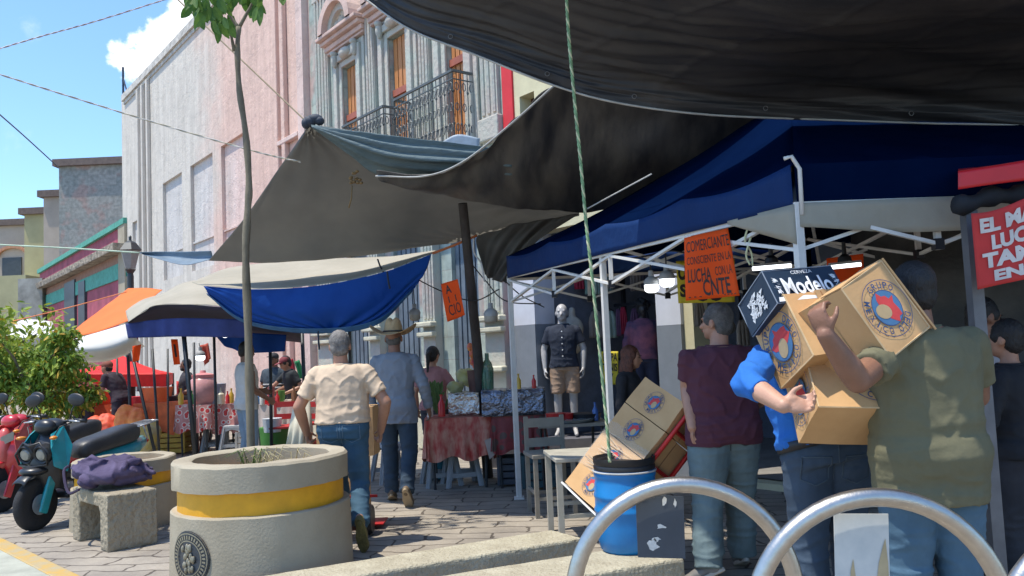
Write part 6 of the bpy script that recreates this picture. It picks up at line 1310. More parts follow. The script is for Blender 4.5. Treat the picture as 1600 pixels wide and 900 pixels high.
# ------------------------------------------------------------------ right hand stall: green plant, covered table
rt = table('grey draped table at the right edge behind the olive shirt', 1530, 1760, 4.9, .8, .86, mat('grey_drape', (.13, .12, .12), .8, var=.15), .75, 0, 'grey cloth draped to the ground on the right hand table')
mb = MB(); rr = random.Random(9)
for i in range(60):
    b0 = at(1590+rr.gauss(0, 5), 655, 4.95); d = V((rr.gauss(0, .35), rr.gauss(0, .2), 1)); leaf(mb, b0, rr.uniform(.12, .30), .025, d, V((0, -1, .2)), .35)
mb.tube([at(1592, 690, 4.95), at(1591, 640, 4.95)], .02, 8)
thing1('leafy_stalks', mb, mat('stalk_green', (.13, .20, .04), .7, col2=(.22, .30, .08), vs=10, trans=.2), 'bunch of long green stalks on the right hand table', 'plant', fix=False)
mb = MB().grid(sheet([[at(1574, 668, 4.85), at(1600, 664, 4.85), at(1640, 664, 4.85)], [at(1576, 710, 4.8), at(1602, 711, 4.8), at(1640, 710, 4.8)]], 8, 16, lambda u, v, p: .012*math.sin(v*15)))
thing1('flowered_cloth', mb, checks('orange_flowered', (.62, .55, .5), (.65, .22, .02), 16), 'orange flowered cloth hanging over the corner of the right hand table', 'cloth', solid=.003, fix=False)
cyl_(1545, 5.1, .87, .07, .16, 'food_pack', mat('red_brown_pack', (.35, .16, .12), .5, var=.4, vs=30), 'small reddish packet on the right hand table', 'packet')
# ------------------------------------------------------------------ people
def skin(name, c): return mat(name, c, .5, var=.10, vs=14, bump=.15, bs=90)
SK1 = skin('skin_tan', (.40, .20, .125)); SK2 = skin('skin_brown', (.24, .115, .07)); SK3 = skin('skin_light', (.50, .28, .19)); SK4 = skin('skin_dark', (.17, .085, .055))
HB = mat('hair_black', (.012, .010, .010), .55, var=.4, vs=40, bump=.8, bs=160, stretch=(1, 1, .3)); HG = mat('hair_grey', (.26, .24, .22), .7, col2=(.10, .09, .085), vs=26, bump=.8, bs=150); HS = mat('hair_salt_pepper', (.05, .048, .045), .7, col2=(.14, .13, .12), vs=24, bump=.8, bs=150); HR = mat('hair_auburn', (.10, .03, .015), .55, var=.4, vs=30, bump=.8, bs=120)
def denim(name, c): return mat(name, c, .85, col2=tuple(min(1, x*1.5+.01) for x in c), vs=4, bump=.35, bs=14, dist=.02, detail=8)
def knit(name, c, v=.10): return mat(name, c, .85, var=v, vs=5, bump=.35, bs=9, dist=.03)
DEF = dict(pel=(0, 0, .93), chest=(0, 0, 1.25), neck=(0, -.005, 1.47), head=(0, .015, 1.605), shL=(-.175, -.01, 1.375), shR=(.175, -.01, 1.375), elL=(-.245, -.03, 1.12), elR=(.245, -.03, 1.12), wrL=(-.255, .05, .88), wrR=(.255, .05, .88),
           hipL=(-.092, 0, .89), hipR=(.092, 0, .89), knL=(-.10, .03, .49), knR=(.10, .03, .49), anL=(-.105, -.02, .09), anR=(.105, -.02, .09), toeL=(-.13, .13, .035), toeR=(.13, .13, .035))
RINGS = [(.83, .150, .105, 0), (.93, .168, .120, -.012), (1.02, .155, .112, 0), (1.12, .152, .117, .008), (1.24, .170, .122, .004), (1.34, .182, .115, 0), (1.41, .158, .095, -.006), (1.455, .085, .072, 0)]
def hand(mb, w, d, n, t, curl=(.3, .4, .3), s=1, spread=.0):
    d = V(d).normalized(); n = V(n); n = (n-d*n.dot(d)).normalized(); t0 = V(t); t = (t0-d*t0.dot(d)-n*t0.dot(n)).normalized(); w = V(w)
    R = Matrix((t, d, n)).transposed()
    mb.ell(w+d*.048*s, (.042*s, .055*s, .019*s), 14, 10, R); mb.ell(w+d*.066*s, (.043*s, .036*s, .016*s), 14, 10, R); mb.ell(w+d*.03*s+t*.022*s+n*.008*s, (.022*s, .035*s, .018*s), 12, 8, R)
    for i, (o, L_) in enumerate(((.031, .070), (.0105, .079), (-.0105, .074), (-.031, .058))):
        b = w+d*.084*s+t*o*s; a = 0; dd = (d+t*o*spread*12).normalized(); p = b-dd*.02*s; mb.cone(p, b, .0105*s, .0105*s, 8)
        for k, (f, r0, r1) in enumerate(((.44, .0102, .0095), (.31, .0095, .0088), (.25, .0088, .0076))):
            a += curl[k]*(1+.12*i); q = b+(dd*math.cos(a)+n*math.sin(a))*L_*f*s; mb.cone(b, q, r0*s, r1*s, 8); b = q
    b = w+d*.02*s+t*.03*s+n*.006*s; q = b+(t*.62+d*.7+n*.35).normalized()*.045*s; mb.cone(b, q, .0145*s, .0115*s, 8); mb.cone(q, q+(t*.15+d*.8+n*.6).normalized()*.032*s, .0115*s, .0085*s, 8)
def person(label, loc, rot, sc_=1, J=None, W=None, bulk=1, belly=1, skin=None, shirt=None, sleeve='short', hem=.90, pants=None, shoes=None, hair=None, style='short', headyaw=0, headpitch=0, headroll=0, vox=.012, hands=None, face=False, wrk=.006, name='person', cat='person', shorts=False, beard=None, female=False, group=None, shoulder=1, sole=None, legw=1, fine=None):
    o = empty(name, loc, rot, label, cat, group); o.scale = (sc_,)*3
    j = {k: V(v) for k, v in DEF.items()}
    if female:
        for k in ('shL', 'shR'): j[k].x *= .86
    for k in ('shL', 'shR', 'elL', 'elR', 'wrL', 'wrR'): j[k].x *= shoulder*(1+(bulk-1)*.7)
    for k, v in (J or {}).items(): j[k] = V(v)
    Ri = Matrix.Rotation(-rot, 3, 'Z')
    for k, v in (W or {}).items(): j[k] = Ri @ (V(v)-V(loc))/sc_
    def spine(z):
        if z < .93: return j['pel']+(j['pel']-j['chest']).normalized()*(.93-z)
        if z < 1.25: return j['pel'].lerp(j['chest'], (z-.93)/.32)
        return j['chest'].lerp(j['neck'], (z-1.25)/.22)
    def ringpts(z, hw, hd, yo, n=20):
        up = (spine(z+.04)-spine(z-.04)).normalized(); t = min(1, max(0, (z-.93)/.45)); lat = (j['hipR']-j['hipL']).normalized().lerp((j['shR']-j['shL']).normalized(), t); lat = (lat-up*lat.dot(up)).normalized(); fw_ = up.cross(lat).normalized()
        c = spine(z)+fw_*yo; return [c+lat*hw*math.copysign(abs(math.cos(a))**.85, math.cos(a))+fw_*hd*math.copysign(abs(math.sin(a))**.85, math.sin(a)) for a in [2*PI*k/n for k in range(n)]]
    def torso(mb, z0, z1, inf, n=20, flare=0):
        zs = [r[0] for r in RINGS]; g = []
        K = 16
        for i in range(K+1):
            z = z0+(z1-z0)*i/K; zz = min(max(z, zs[0]), zs[-1])
            for a, b in zip(RINGS, RINGS[1:]):
                if a[0] <= zz <= b[0]: f = (zz-a[0])/(b[0]-a[0]); r = [a[q]*(1-f)+b[q]*f for q in range(4)]; break
            bl = bulk*(1+(belly-1)*math.exp(-((z-1.07)/.13)**2)); sh = bulk if z > 1.3 else bl
            hw = r[1]*(sh if not female else sh*(.88 if z > 1.0 else 1.0)); g.append(ringpts(z, hw*shoulder**(1 if z > 1.25 else 0)+inf+flare*max(0, 1-(z-z0)/.2), r[2]*bl+inf+flare*max(0, 1-(z-z0)/.2), r[3], n))
        mb.add([p for r in g for p in r], [(i*n+k, i*n+(k+1) % n, (i+1)*n+(k+1) % n, (i+1)*n+k) for i in range(K) for k in range(n)]+[tuple(range(n)), tuple(K*n+k for k in range(n))])
    HR_ = Matrix.Rotation(headyaw, 3, 'Z') @ Matrix.Rotation(headpitch, 3, 'X') @ Matrix.Rotation(headroll, 3, 'Y'); hc = j['head']
    def h(x, y, z): return hc+HR_ @ V((x, y, z))
    # body: one continuous figure
    mb = MB(); torso(mb, .90, 1.455, -.016 if shirt else -.004)
    mb.cone(j['neck']-V((0, 0, .05)), hc+HR_ @ V((0, -.02, -.06)), .062*(.85 if female else 1), .056*(.85 if female else 1), 14)
    mb.ell(h(0, -.012, .022), (.077, .096, .095), 20, 14, HR_); mb.ell(h(0, .028, -.042), (.062, .062, .070), 16, 12, HR_); mb.ell(h(0, .052, -.082), (.034, .034, .026), 12, 8, HR_); mb.ell(h(0, .022, -.01), (.070, .068, .06), 16, 10, HR_)
    mb.cone(h(0, .080, .012), h(0, .104, -.026), .008, .015, 8)
    for s in (-1, 1): mb.ell(h(s*.079, -.006, -.012), (.011, .021, .032), 10, 8, HR_ @ Matrix.Rotation(s*.3, 3, 'Z')); mb.ell(h(s*.032, .076, .026), (.026, .012, .007), 8, 6, HR_); mb.ell(h(s*.042, .058, -.02), (.022, .02, .018), 8, 6, HR_)
    mb.ell(h(0, .084, -.052), (.024, .010, .008), 8, 6, HR_)
    ar = bulk**.6*(.86 if female else 1)
    for s, S_ in ((-1, 'L'), (1, 'R')):
        sh, el, wr = j['sh'+S_], j['el'+S_], j['wr'+S_]; mb.cone(sh, el, .051*ar, .043*ar, 14)
        m1 = el.lerp(wr, .3); mb.cone(el, m1, .043*ar, .043*ar, 14); mb.cone(m1, wr, .043*ar, .028*ar, 14)
        hd = (hands or {}).get(S_)
        if hd: d, n, t, curl = hd; d = Ri @ V(d); n = Ri @ V(n); t = Ri @ V(t)
        else: d = (wr-el).normalized()+V((0, .15, -.2)); n = V((-s, 0, 0)); t = V((0, 1, 0)); curl = (.35, .45, .3)
        hand(mb, wr+V(d).normalized()*.005, d, n, t, curl, .98*(.88 if female else 1))
        hp, kn, an, to = j['hip'+S_], j['kn'+S_], j['an'+S_], j['toe'+S_]
        mb.cone(hp, kn, .088*bulk**.5, .058, 14); m2 = kn.lerp(an, .3); mb.cone(kn, m2, .056, .056, 12); mb.cone(m2, an, .056, .036, 12); mb.cone(an-(to-an)*.3, to, .034, .026, 10)
    organic(mb, 'body', skin, o, vox=fine or vox*.8, smooth=2) if False else organic_local(mb, 'body', skin, o, fine or vox, 2)
    ph = loc[0]*2.3
    P_ = None
    if pants:
        mb = MB(); torso(mb, .86, 1.015, .011)
        for S_ in 'LR':
            hp, kn, an = j['hip'+S_], j['kn'+S_], j['an'+S_]
            mb.cone(hp, kn, .104*bulk**.5*legw, (.078 if not shorts else .092)*legw, 18, c1=not shorts)
            if not shorts: mb.cone(kn, kn.lerp(an, .4), .077*legw, .074*legw, 16); mb.cone(kn.lerp(an, .4), an+(kn-an).normalized()*.005, .074*legw, .070*legw, 16, c1=False)
        mb.ell((j['hipL']+j['hipR'])/2-V((0, 0, .02)), (.10, .09, .07), 12, 8)
        def wp(p):
            lo = 1.3 if p.z < .30 else (1 if .40 < p.z < .60 else .55); rg = max(0, 1-abs(mnoise.noise(V((p.x*4, p.y*5+ph, p.z*15))))*2.2)**2; return .009*lo*(rg-.3+.6*mnoise.noise(V((p.x*14, p.y*14, p.z*12))))
        ph = loc[0]*2.3
        P_ = organic_local(mb, 'trousers', pants, o, vox, 2, wp)
    if shirt:
        mb = MB(); torso(mb, hem, 1.45, .014, flare=.012)
        for s, S_ in ((-1, 'L'), (1, 'R')):
            sh, el, wr = j['sh'+S_], j['el'+S_], j['wr'+S_]; mb.ell(sh, .063*ar, 14, 10); mb.cone(j['neck']-V((0, 0, .055)), sh+V((0, 0, .002)), .050, .058*ar, 14)
            if sleeve != 'none':
                e = el if sleeve == 'long' else sh.lerp(el, .70); mb.cone(sh, e, .063*ar, (.058 if sleeve == 'long' else .064)*ar, 16, c1=(sleeve == 'long'))
                if sleeve == 'long': mb.cone(el, wr+(el-wr).normalized()*.01, .057*ar, .042*ar, 14, c1=False)
                if sleeve == 'rolled': mb.cone(e, el, .064*ar, .060*ar, 16); mb.cone(el, el.lerp(wr, .42), .060*ar, .050*ar, 14, c1=False)
        ph = loc[0]*3.1 if hasattr(loc, '__getitem__') else 0
        def wr_f(p):
            rg = lambda q: (1-abs(mnoise.noise(q))*2.2)
            lo_ = max(0, min(1, (1.28-p.z)/.3)); a = .75*lo_*max(0, rg(V((p.x*2.5+ph, p.y*3, p.z*15))))**2+.8*max(0, rg(V((abs(p.x)*7-p.z*8+ph, p.y*3, p.z*5+abs(p.x)*6))))**3+.35*mnoise.noise(V((p.x*16, p.y*10+ph, p.z*22)))
            return wrk*(a-.3)*1.25
        SH = organic_local(mb, 'shirt', shirt, o, vox, 2, wr_f)
        if P_ is not None and hem < 1.0:
            bv = BVHTree.FromPolygons([v.co.copy() for v in P_.data.vertices], [tuple(q.vertices) for q in P_.data.polygons])
            for v in SH.data.vertices:
                if v.co.z < 1.08:
                    c_ = spine(max(v.co.z, .7)); c_ = V((c_.x, c_.y, v.co.z)); dv = V((v.co.x-c_.x, v.co.y-c_.y, 0)); L_ = dv.length
                    if L_ < 1e-4: continue
                    dv.normalize(); hit = bv.ray_cast(c_+dv*.6, -dv)
                    if hit[0] is not None:
                        d_ = (hit[0]-c_).dot(dv)
                        if L_ > .04 and L_ < d_+.009: v.co = c_+dv*(d_+.009+.25*max(0, L_-d_))
        lat = (j['shR']-j['shL']).normalized()
        g = ringpts(1.452, .078, .068, 0, 24); g = [p+(p-spine(1.452))*(0) for p in g]+[g[0]]
        MB().tube(g, .011, 6).build('collar', shirt, o, world=False, smooth=True)
    for S_ in 'LR':
        an, to = j['an'+S_], j['toe'+S_]; f = (to-an); f = f.normalized(); kn = j['kn'+S_]
        if shoes:
            up = (kn-an).normalized(); up = (up-f*up.dot(f)).normalized(); lt = f.cross(up); R = Matrix((lt, f, up)).transposed(); mid = an.lerp(to, .45)
            mb = MB(); mb.ell(an.lerp(to, -.18)+up*-.01, (.042, .055, .046), 14, 8, R); mb.ell(mid+up*-.0, (.046, .10, .040), 14, 8, R); mb.ell(an.lerp(to, .95), (.048, .065, .032), 14, 8, R)
            sh_ = organic_local(mb, 'shoe', shoes, o, max(.007, vox*.7), 2)
            if sole: mb = MB(); mb.prism([(.046*math.cos(a)*(1 if math.sin(a) > 0 else .85), .15*math.sin(a)) for a in [2*PI*i/20 for i in range(20)]], -.012, .012, lambda p: an.lerp(to, .42)-up*.038+R @ p); q = mb.build('sole', sole, o, world=False, bevel=.004)
    if hair:
        mb = MB()
        if style == 'cap':
            mb.ell(h(0, -.045, -.015), (.074, .056, .07), 16, 10, HR_)
        else:
            mb.ell(h(0, -.022, .034), (.085, .097, .096), 20, 12, HR_); mb.ell(h(0, -.05, -.018), (.077, .060, .078), 16, 10, HR_)
            for s in (-1, 1): mb.ell(h(s*.062, .012, .02), (.022, .05, .045), 10, 8, HR_)
        if style == 'long': mb.ell(h(0, -.07, -.12), (.085, .05, .15), 14, 10, HR_); [mb.ell(h(s*.075, -.01, -.08), (.025, .05, .13), 10, 8, HR_) for s in (-1, 1)]
        if style == 'pony': mb.cone(h(0, -.10, .03), h(0, -.15, -.02), .03, .03, 10); mb.cone(h(0, -.15, -.02), h(0, -.14, -.24), .034, .014, 10)
        if style == 'bun': mb.ell(h(0, -.10, .08), (.05, .05, .05), 12, 8, HR_)
        if style == 'curly':
            rr = random.Random(4)
            for i in range(26): a = rr.uniform(0, 6.3); b = rr.uniform(0, 1.3); mb.ell(h(.09*math.cos(a)*math.cos(b), -.03+.095*math.sin(a)*math.cos(b), .03+.095*math.sin(b)), .034, 8, 6)
        organic_local(mb, 'hair', hair, o, min(vox, .010), 2, lambda p: .0035*mnoise.noise(p*55)+.003*mnoise.noise(p*120))
    if beard:
        mb = MB(); mb.ell(h(0, .050, -.075), (.055, .050, .045), 14, 8, HR_); organic_local(mb, 'beard', beard, o, .008, 1)
    if face:
        for s in (-1, 1): MB().ell(h(s*.031, .083, .006), (.013, .006, .007), 10, 6, HR_).build('eye', mat('eye_dark', (.03, .02, .02), .2), o, world=False, smooth=True); MB().ell(h(s*.032, .088, .026), (.02, .006, .004), 10, 6, HR_).build('eyebrow', HB, o, world=False)
        MB().ell(h(0, .093, -.053), (.022, .006, .0055), 10, 6, HR_).build('mouth', mat('lips', (.35, .10, .08), .5), o, world=False, smooth=True)
    return o, j, h, HR_, P_, ringpts
def organic_local(mb, name, m, parent, vox, sm=2, wr=None):
    o = mb.build(name, m, parent, world=False)
    d = o.modifiers.new('r', 'REMESH'); d.mode = 'VOXEL'; d.voxel_size = vox
    d = o.modifiers.new('s', 'SMOOTH'); d.factor = .5; d.iterations = sm
    pr = o.parent; o.parent = None
    dg = bpy.context.evaluated_depsgraph_get(); dg.update(); me = bpy.data.meshes.new_from_object(o.evaluated_get(dg)); o.modifiers.clear(); old = o.data; o.data = me; me.name = name; bpy.data.meshes.remove(old); o.parent = pr
    if wr:
        nn = [v.normal.copy() for v in me.vertices]
        for v, n in zip(me.vertices, nn): v.co = v.co+n*wr(v.co)
    me.polygons.foreach_set('use_smooth', [True]*len(me.polygons)); me.update(); return o
def ringband(o, ringpts, z, hw, hd, hgt, m, name='belt', th=.004):
    a = ringpts(z-hgt/2, hw, hd, -.004, 28); b = ringpts(z+hgt/2, hw, hd, -.004, 28); n = 28
    return MB().add(a+b, [(i, (i+1) % n, n+(i+1) % n, n+i) for i in range(n)]).build(name, m, o, world=False, smooth=True, solid=th, fix=False)
def pockets(o, P_, m, xs=(-.085, .085), z=.90, w_=.13, h_=.14, yback=-1):
    bv = BVHTree.FromPolygons([v.co.copy() for v in P_.data.vertices], [tuple(p.vertices) for p in P_.data.polygons])
    for x0 in xs:
        out = [(-.5, .5), (.5, .5), (.5, -.3), (0, -.5), (-.5, -.3), (-.5, .5)]; pts = []
        for (a, b) in zip(out, out[1:]):
            for k in range(6):
                f = k/6; X = x0+(a[0]+(b[0]-a[0])*f)*w_; Z = z+(a[1]+(b[1]-a[1])*f)*h_; hh = bv.ray_cast(V((X, yback, Z)), V((0, 1, 0)))
                if hh[0] is not None: pts.append(hh[0]+V((0, -.002, 0)))
        if len(pts) > 8: MB().tube(pts+[pts[0]], .0035, 5).build('pocket', m, o, world=False, smooth=True)
    for (p, q) in (((0, 1.0), (0, .80)),):
        pts = []
        for k in range(12):
            hh = bv.ray_cast(V((0.0, yback, 1.0-.2*k/11)), V((0, 1, 0)))
            if hh[0] is not None: pts.append(hh[0]+V((0, -.001, 0)))
        if len(pts) > 3: MB().tube(pts, .003, 5).build('seam', m, o, world=False, smooth=True)
    return bv
# --- grey haired man in the beige T-shirt pushing a red hand truck
L1 = V((at(537, 700, 6.65).x, 6.65, 0))
M_stitch = mat('stitch_blue', (.10, .16, .22), .8)
p1 = person('grey haired man seen from behind in a beige T-shirt and blue jeans, stepping forward', L1, .04, .985, bulk=1.16, belly=1.10, shoulder=1.02, skin=SK1, shirt=knit('beige_tee', (.58, .44, .31)), hem=.985, pants=denim('jeans_blue', (.025, .07, .115)), shoes=mat('olive_shoe', (.10, .09, .035), .7, col2=(.20, .17, .06), vs=20), sole=mat('worn_sole', (.16, .13, .04), .8, var=.4, vs=25, bump=.6), hair=HG, vox=.009, fine=.0065, wrk=.008,
    J=dict(elL=(-.345, -.02, 1.12), elR=(.35, -.04, 1.13), wrL=(-.32, .14, .90), wrR=(.285, .12, .89), knR=(.115, .03, .50), anR=(.155, -.26, .22), toeR=(.165, -.20, .05), knL=(-.08, .20, .50), anL=(-.06, .28, .09), toeL=(-.07, .43, .035), neck=(0, .01, 1.46), head=(-.01, .03, 1.60)),
    hands=dict(L=((.05, .5, -.8), (.9, 0, -.2), (0, .8, .5), (1.0, 1.1, .7)), R=((-.15, .5, -.75), (-.9, 0, -.2), (0, .8, .5), (1.0, 1.1, .7))))
ringband(p1[0], p1[5], 1.0, .168*1.16+.01, .115*1.2+.012, .03, denim('jeans_waist', (.03, .075, .12)), 'waistband'); pockets(p1[0], p1[4], M_stitch)
ht2 = empty('hand_truck', L1+V((0, .45, 0)), 0, 'small red hand truck with dark wheels pushed by the man in the beige T-shirt', 'hand truck'); b = L1+V((0, .30, 0))
for s in (-1, 1):
    MB().tube([b+V((s*.13-.08, .28, .06)), b+V((s*.13-.08, .02, .9)), b+V((s*.15-.08, -.1, .98))], .014, 8).build('rail', MATS['red_metal'], ht2, smooth=True)
    MB().lathe([(.04, -.03), (.11, -.03), (.125, 0), (.11, .03), (.04, .03)], b+V((s*.19-.08, .12, .125)), 20, R=Matrix.Rotation(PI/2, 3, 'Y')).build('wheel', M_blk, ht2, smooth=40)
MB().bar(b+V((-.17, .2, .3)), b+V((.17, .2, .3)), .02).build('cross_bar', MATS['red_metal'], ht2); MB().bb(b+V((-.2, .28, .04)), b+V((.2, .55, .05))).build('nose_plate', MATS['red_metal'], ht2)
q = L1+V((-.36, .62, 0)); carton('carton', 'bright tan carton on the hand truck ahead of the man in the beige T-shirt', q+V((0, 0, 1.04)), q+V((.5, 0, 1.04)), q+V((0, 0, .4)), .49, .42, .32, seams=False)
carton('carton', 'small lower carton on the hand truck ahead of the man in the beige T-shirt', q+V((0.14, 0, .61)), q+V((.5, 0, .61)), q+V((0, 0, .1)), .26, .54, .32, seams=False)
g = sheet([[at(458, 640, 6.9), at(470, 622, 6.9), at(483, 610, 6.9)], [at(452, 675, 6.85), at(470, 672, 6.8), at(488, 672, 6.85)], [at(447, 705, 6.9), at(468, 712, 6.85), at(488, 708, 6.9)]], 20, 20, lambda u, v, p: .02*math.sin(v*22+u*3)*u)
tag(MB().grid(g).build('cloth_bag', mat('cream_cloth', (.60, .55, .42), .9, var=.12, vs=6), smooth=True, solid=.012, fix=False), 'cream cloth bag hanging from the left hand of the man in the beige T-shirt', 'bag')
# --- man in straw hat
L2 = V((at(622, 700, 8.4).x, 8.4, 0))
p2 = person('man in a straw cowboy hat and long grey shirt walking away', L2, -.05, 1.03, bulk=1.04, skin=SK2, shirt=knit('grey_blue_shirt', (.20, .22, .25)), sleeve='long', hem=.78, pants=denim('jeans_dark', (.014, .032, .055)), shoes=mat('brown_shoe', (.14, .10, .06), .7), sole=mat('tan_sole', (.35, .27, .17), .8), hair=HS, style='cap', vox=.011, fine=.008, wrk=.009,
    J=dict(elL=(-.27, -.03, 1.13), wrL=(-.24, .06, .88), elR=(.275, -.02, 1.13), wrR=(.30, .08, .90), anL=(-.10, .12, .09), knL=(-.10, .12, .49), toeL=(-.12, .27, .035), knR=(.11, .0, .5), anR=(.115, -.24, .15), toeR=(.12, -.15, .04), head=(-.01, .02, 1.60)))
M_straw = mat('straw', (.48, .31, .15), .8, var=.15, vs=30, bump=.4, bs=120)
def hat(pp, m, band, s=1):
    o, j, h, HR_, *_ = pp; r = empty('straw_hat', (0, 0, 0)); r.parent = o
    mb = MB(); n = 40; prof = [(.0, .205), (.03, .203), (.055, .19), (.07, .165), (.082, .12), (.09, .07), (.095, .052), (.13, .048), (.175, .048), (.225, .052)]
    g = []
    for (rr_, z) in prof:
        row = []
        for k in range(n):
            a = 2*PI*k/n; x = rr_*math.cos(a)*s; y = rr_*math.sin(a)*1.18*s; zz = z
            if rr_ > .10: zz += .085*((rr_-.10)/.125)**1.6*abs(math.cos(a))**2-.025*((rr_-.10)/.125)*abs(math.sin(a))
            if rr_ < .08: zz -= .028*math.exp(-(x/.02)**2)
            row.append(h(x, y-.01, zz))
        g.append(row)
    mb.add([p for q in g for p in q], [(i*n+k, i*n+(k+1) % n, (i+1)*n+(k+1) % n, (i+1)*n+k) for i in range(len(g)-1) for k in range(n)]); mb.build('hat', m, o, world=False, smooth=True, solid=.004, fix=False)
    MB().tube([h(.094*s*math.cos(a), .094*s*1.18*math.sin(a)-.01, .068) for a in [2*PI*k/40 for k in range(41)]], .009, 6).build('hat_band', band, o, world=False, smooth=True)
    bpy.data.objects.remove(r)
hat(p2, M_straw, mat('dark_band', (.05, .04, .035), .8))
# --- stall people, smaller in the picture
def ploc(px, Y): return V((at(px, 640, Y).x, Y, 0))
p3 = person('young man in a white sleeveless top and pale jeans standing behind the thin tree trunk', ploc(386, 10.8), -.9, 1.0, skin=SK2, shirt=knit('white_tank', (.55, .53, .50)), sleeve='none', hem=.86, pants=denim('pale_jeans', (.16, .22, .28)), shoes=M_blk, hair=HB, vox=.015, face=True, J=dict(elL=(-.27, .0, 1.12), wrL=(-.12, .25, 1.08), elR=(.26, -.02, 1.12), wrR=(.2, .2, .98)), headpitch=-.25)
def capof(pp, m):
    o, j, h, HR_, *_ = pp; MB().ell(h(0, -.012, .045), (.086, .102, .082), 18, 10, HR_).build('cap', m, o, world=False, smooth=True); MB().ell(h(0, .12, .05), (.06, .07, .012), 14, 6, HR_).build('cap_visor', m, o, world=False, smooth=True)
p4 = person('man in a cap and black shirt leaning forward by the red canopy', ploc(190, 14.2), 1.35, .98, skin=SK1, shirt=knit('black_purple_tee', (.03, .022, .035)), pants=denim('dark_trousers', (.015, .018, .03)), shoes=M_blk, hair=HB, style='cap', vox=.018, J=dict(chest=(0, .10, 1.20), neck=(0, .22, 1.38), head=(0, .29, 1.49), shL=(-.18, .18, 1.33), shR=(.18, .18, 1.33), elL=(-.22, .22, 1.08), elR=(.22, .2, 1.06), wrL=(-.2, .4, .98), wrR=(.22, .3, .84)), face=True)
capof(p4, mat('brown_red_cap', (.20, .07, .05), .8))
person('figure in a dark red shirt bending over under the red canopy', ploc(130, 14.4), .3, .88, skin=SK2, shirt=knit('dark_red_tee', (.14, .015, .02)), pants=denim('dark_trousers2', (.012, .012, .02)), shoes=M_blk, hair=HB, vox=.02, J=dict(chest=(0, .08, 1.2), neck=(0, .2, 1.36), head=(0, .28, 1.44), shL=(-.18, .15, 1.3), shR=(.18, .15, 1.3), elR=(.25, .2, 1.08), wrR=(.24, .42, .98)))
p6 = person('bearded man in dark clothes with a red apron at the orange covered table', ploc(292, 14.7), 2.1, .90, skin=SK2, shirt=knit('charcoal_tee', (.04, .04, .05)), pants=denim('dark_trousers3', (.012, .012, .02)), shoes=M_blk, hair=HB, beard=HB, vox=.018, face=True, J=dict(wrL=(-.15, .28, .98), wrR=(.15, .28, .95)))
ap_ = MB(); ap_.grid([[V((-.14+.28*i/6, .165+.01*math.sin(i), 1.30-.60*k/6)) for i in range(7)] for k in range(7)]); ap_.build('apron', mat('red_apron', (.5, .04, .03), .8), p6[0], world=False, solid=.006, smooth=True, fix=False)
p7 = person('man in a dark cap and dark polo with pale stripes facing the street', ploc(430, 13.9), 2.9, .92, skin=SK2, shirt=mat('striped_polo', (.04, .06, .08), .85), hem=.86, pants=denim('dark_trousers4', (.02, .02, .03)), shoes=M_blk, hair=HB, style='cap', vox=.018, face=True, bulk=1.12, J=dict(wrL=(-.12, .3, 1.0), wrR=(.14, .3, .98)))
capof(p7, mat('dark_cap', (.03, .03, .035), .8))
for z in (1.16, 1.10): ringband(p7[0], p7[5], z, .168*1.12+.02, .12*1.12+.024, .028, mat('pale_stripe', (.42, .43, .42), .8), 'shirt_stripe')
p8 = person('person in a black T-shirt reaching left over the cherry cloth', ploc(462, 13.4), 2.2, .92, skin=SK1, shirt=knit('black_tee', (.02, .024, .028)), pants=denim('dark_trousers5', (.02, .02, .03)), shoes=M_blk, hair=HB, vox=.018, female=True, face=True, J=dict(chest=(0, .06, 1.22), neck=(0, .12, 1.42), head=(0, .17, 1.53), shL=(-.15, .1, 1.35), shR=(.15, .1, 1.35), elR=(.26, .28, 1.15), wrR=(.28, .5, 1.04), wrL=(-.16, .3, 1.0)), headpitch=-.4)
capof(p8, mat('maroon_cap', (.18, .03, .04), .8))
p9 = person('woman with a long black ponytail and pink top behind the food table', ploc(679, 10.0), -.35, .90, skin=SK1, shirt=knit('dusty_pink', (.36, .17, .18)), pants=denim('dark_trousers6', (.03, .03, .04)), shoes=M_blk, hair=HB, style='pony', vox=.014, female=True, bulk=1.1, J=dict(elR=(.27, .1, 1.16), wrR=(.2, .35, 1.02)), headpitch=-.2)
p10 = person('auburn haired woman in black behind the tilted cartons, face turned right', ploc(982, 7.3), -1.9, .86, skin=SK1, shirt=knit('black_top', (.014, .013, .016)), sleeve='long', pants=denim('dark_trousers7', (.02, .02, .03)), shoes=M_blk, hair=HR, style='long', vox=.012, female=True, face=True, J=dict(wrL=(-.12, .3, 1.05), wrR=(.15, .32, 1.0), chest=(0, .03, 1.24), head=(0, .06, 1.59)), headpitch=-.1)
# --- shop mannequins
M_man = mat('mannequin_white', (.45, .44, .44), .35, var=.03)
plt = tp(885, 10.9, 0); m_ = MB(); m_.bb(plt+V((-1.0, -.3, .0)), plt+V((.9, .6, .32))); tag(m_.build('display_platform', mat('platform_grey', (.12, .12, .14), .6)), 'low grey display platform under the white mannequin', 'platform')
pm = person('white mannequin in a navy short sleeved shirt and beige shorts', plt+V((0, 0, .32)), PI-.15, 1.0, skin=M_man, shirt=knit('navy_shirt', (.018, .026, .048)), hem=.90, pants=knit('beige_shorts', (.36, .25, .18)), shorts=True, vox=.010, wrk=.004, name='mannequin', cat='mannequin', J=dict(knL=(-.10, .01, .56), knR=(.10, .01, .56), elL=(-.26, -.02, 1.13), elR=(.26, -.02, 1.13), wrL=(-.25, .03, .88), wrR=(.25, .03, .88)))
for z in (1.36, 1.28, 1.2, 1.12, 1.04): MB().ell(V((0, .145, z)), (.009, .005, .009), 8, 6).build('shirt_button', MATS['print_white'], pm[0], world=False)
plt2 = tp(1012, 11.0, 0); MB().bb(plt2+V((-.3, -.2, 0)), plt2+V((.3, .3, .35)))
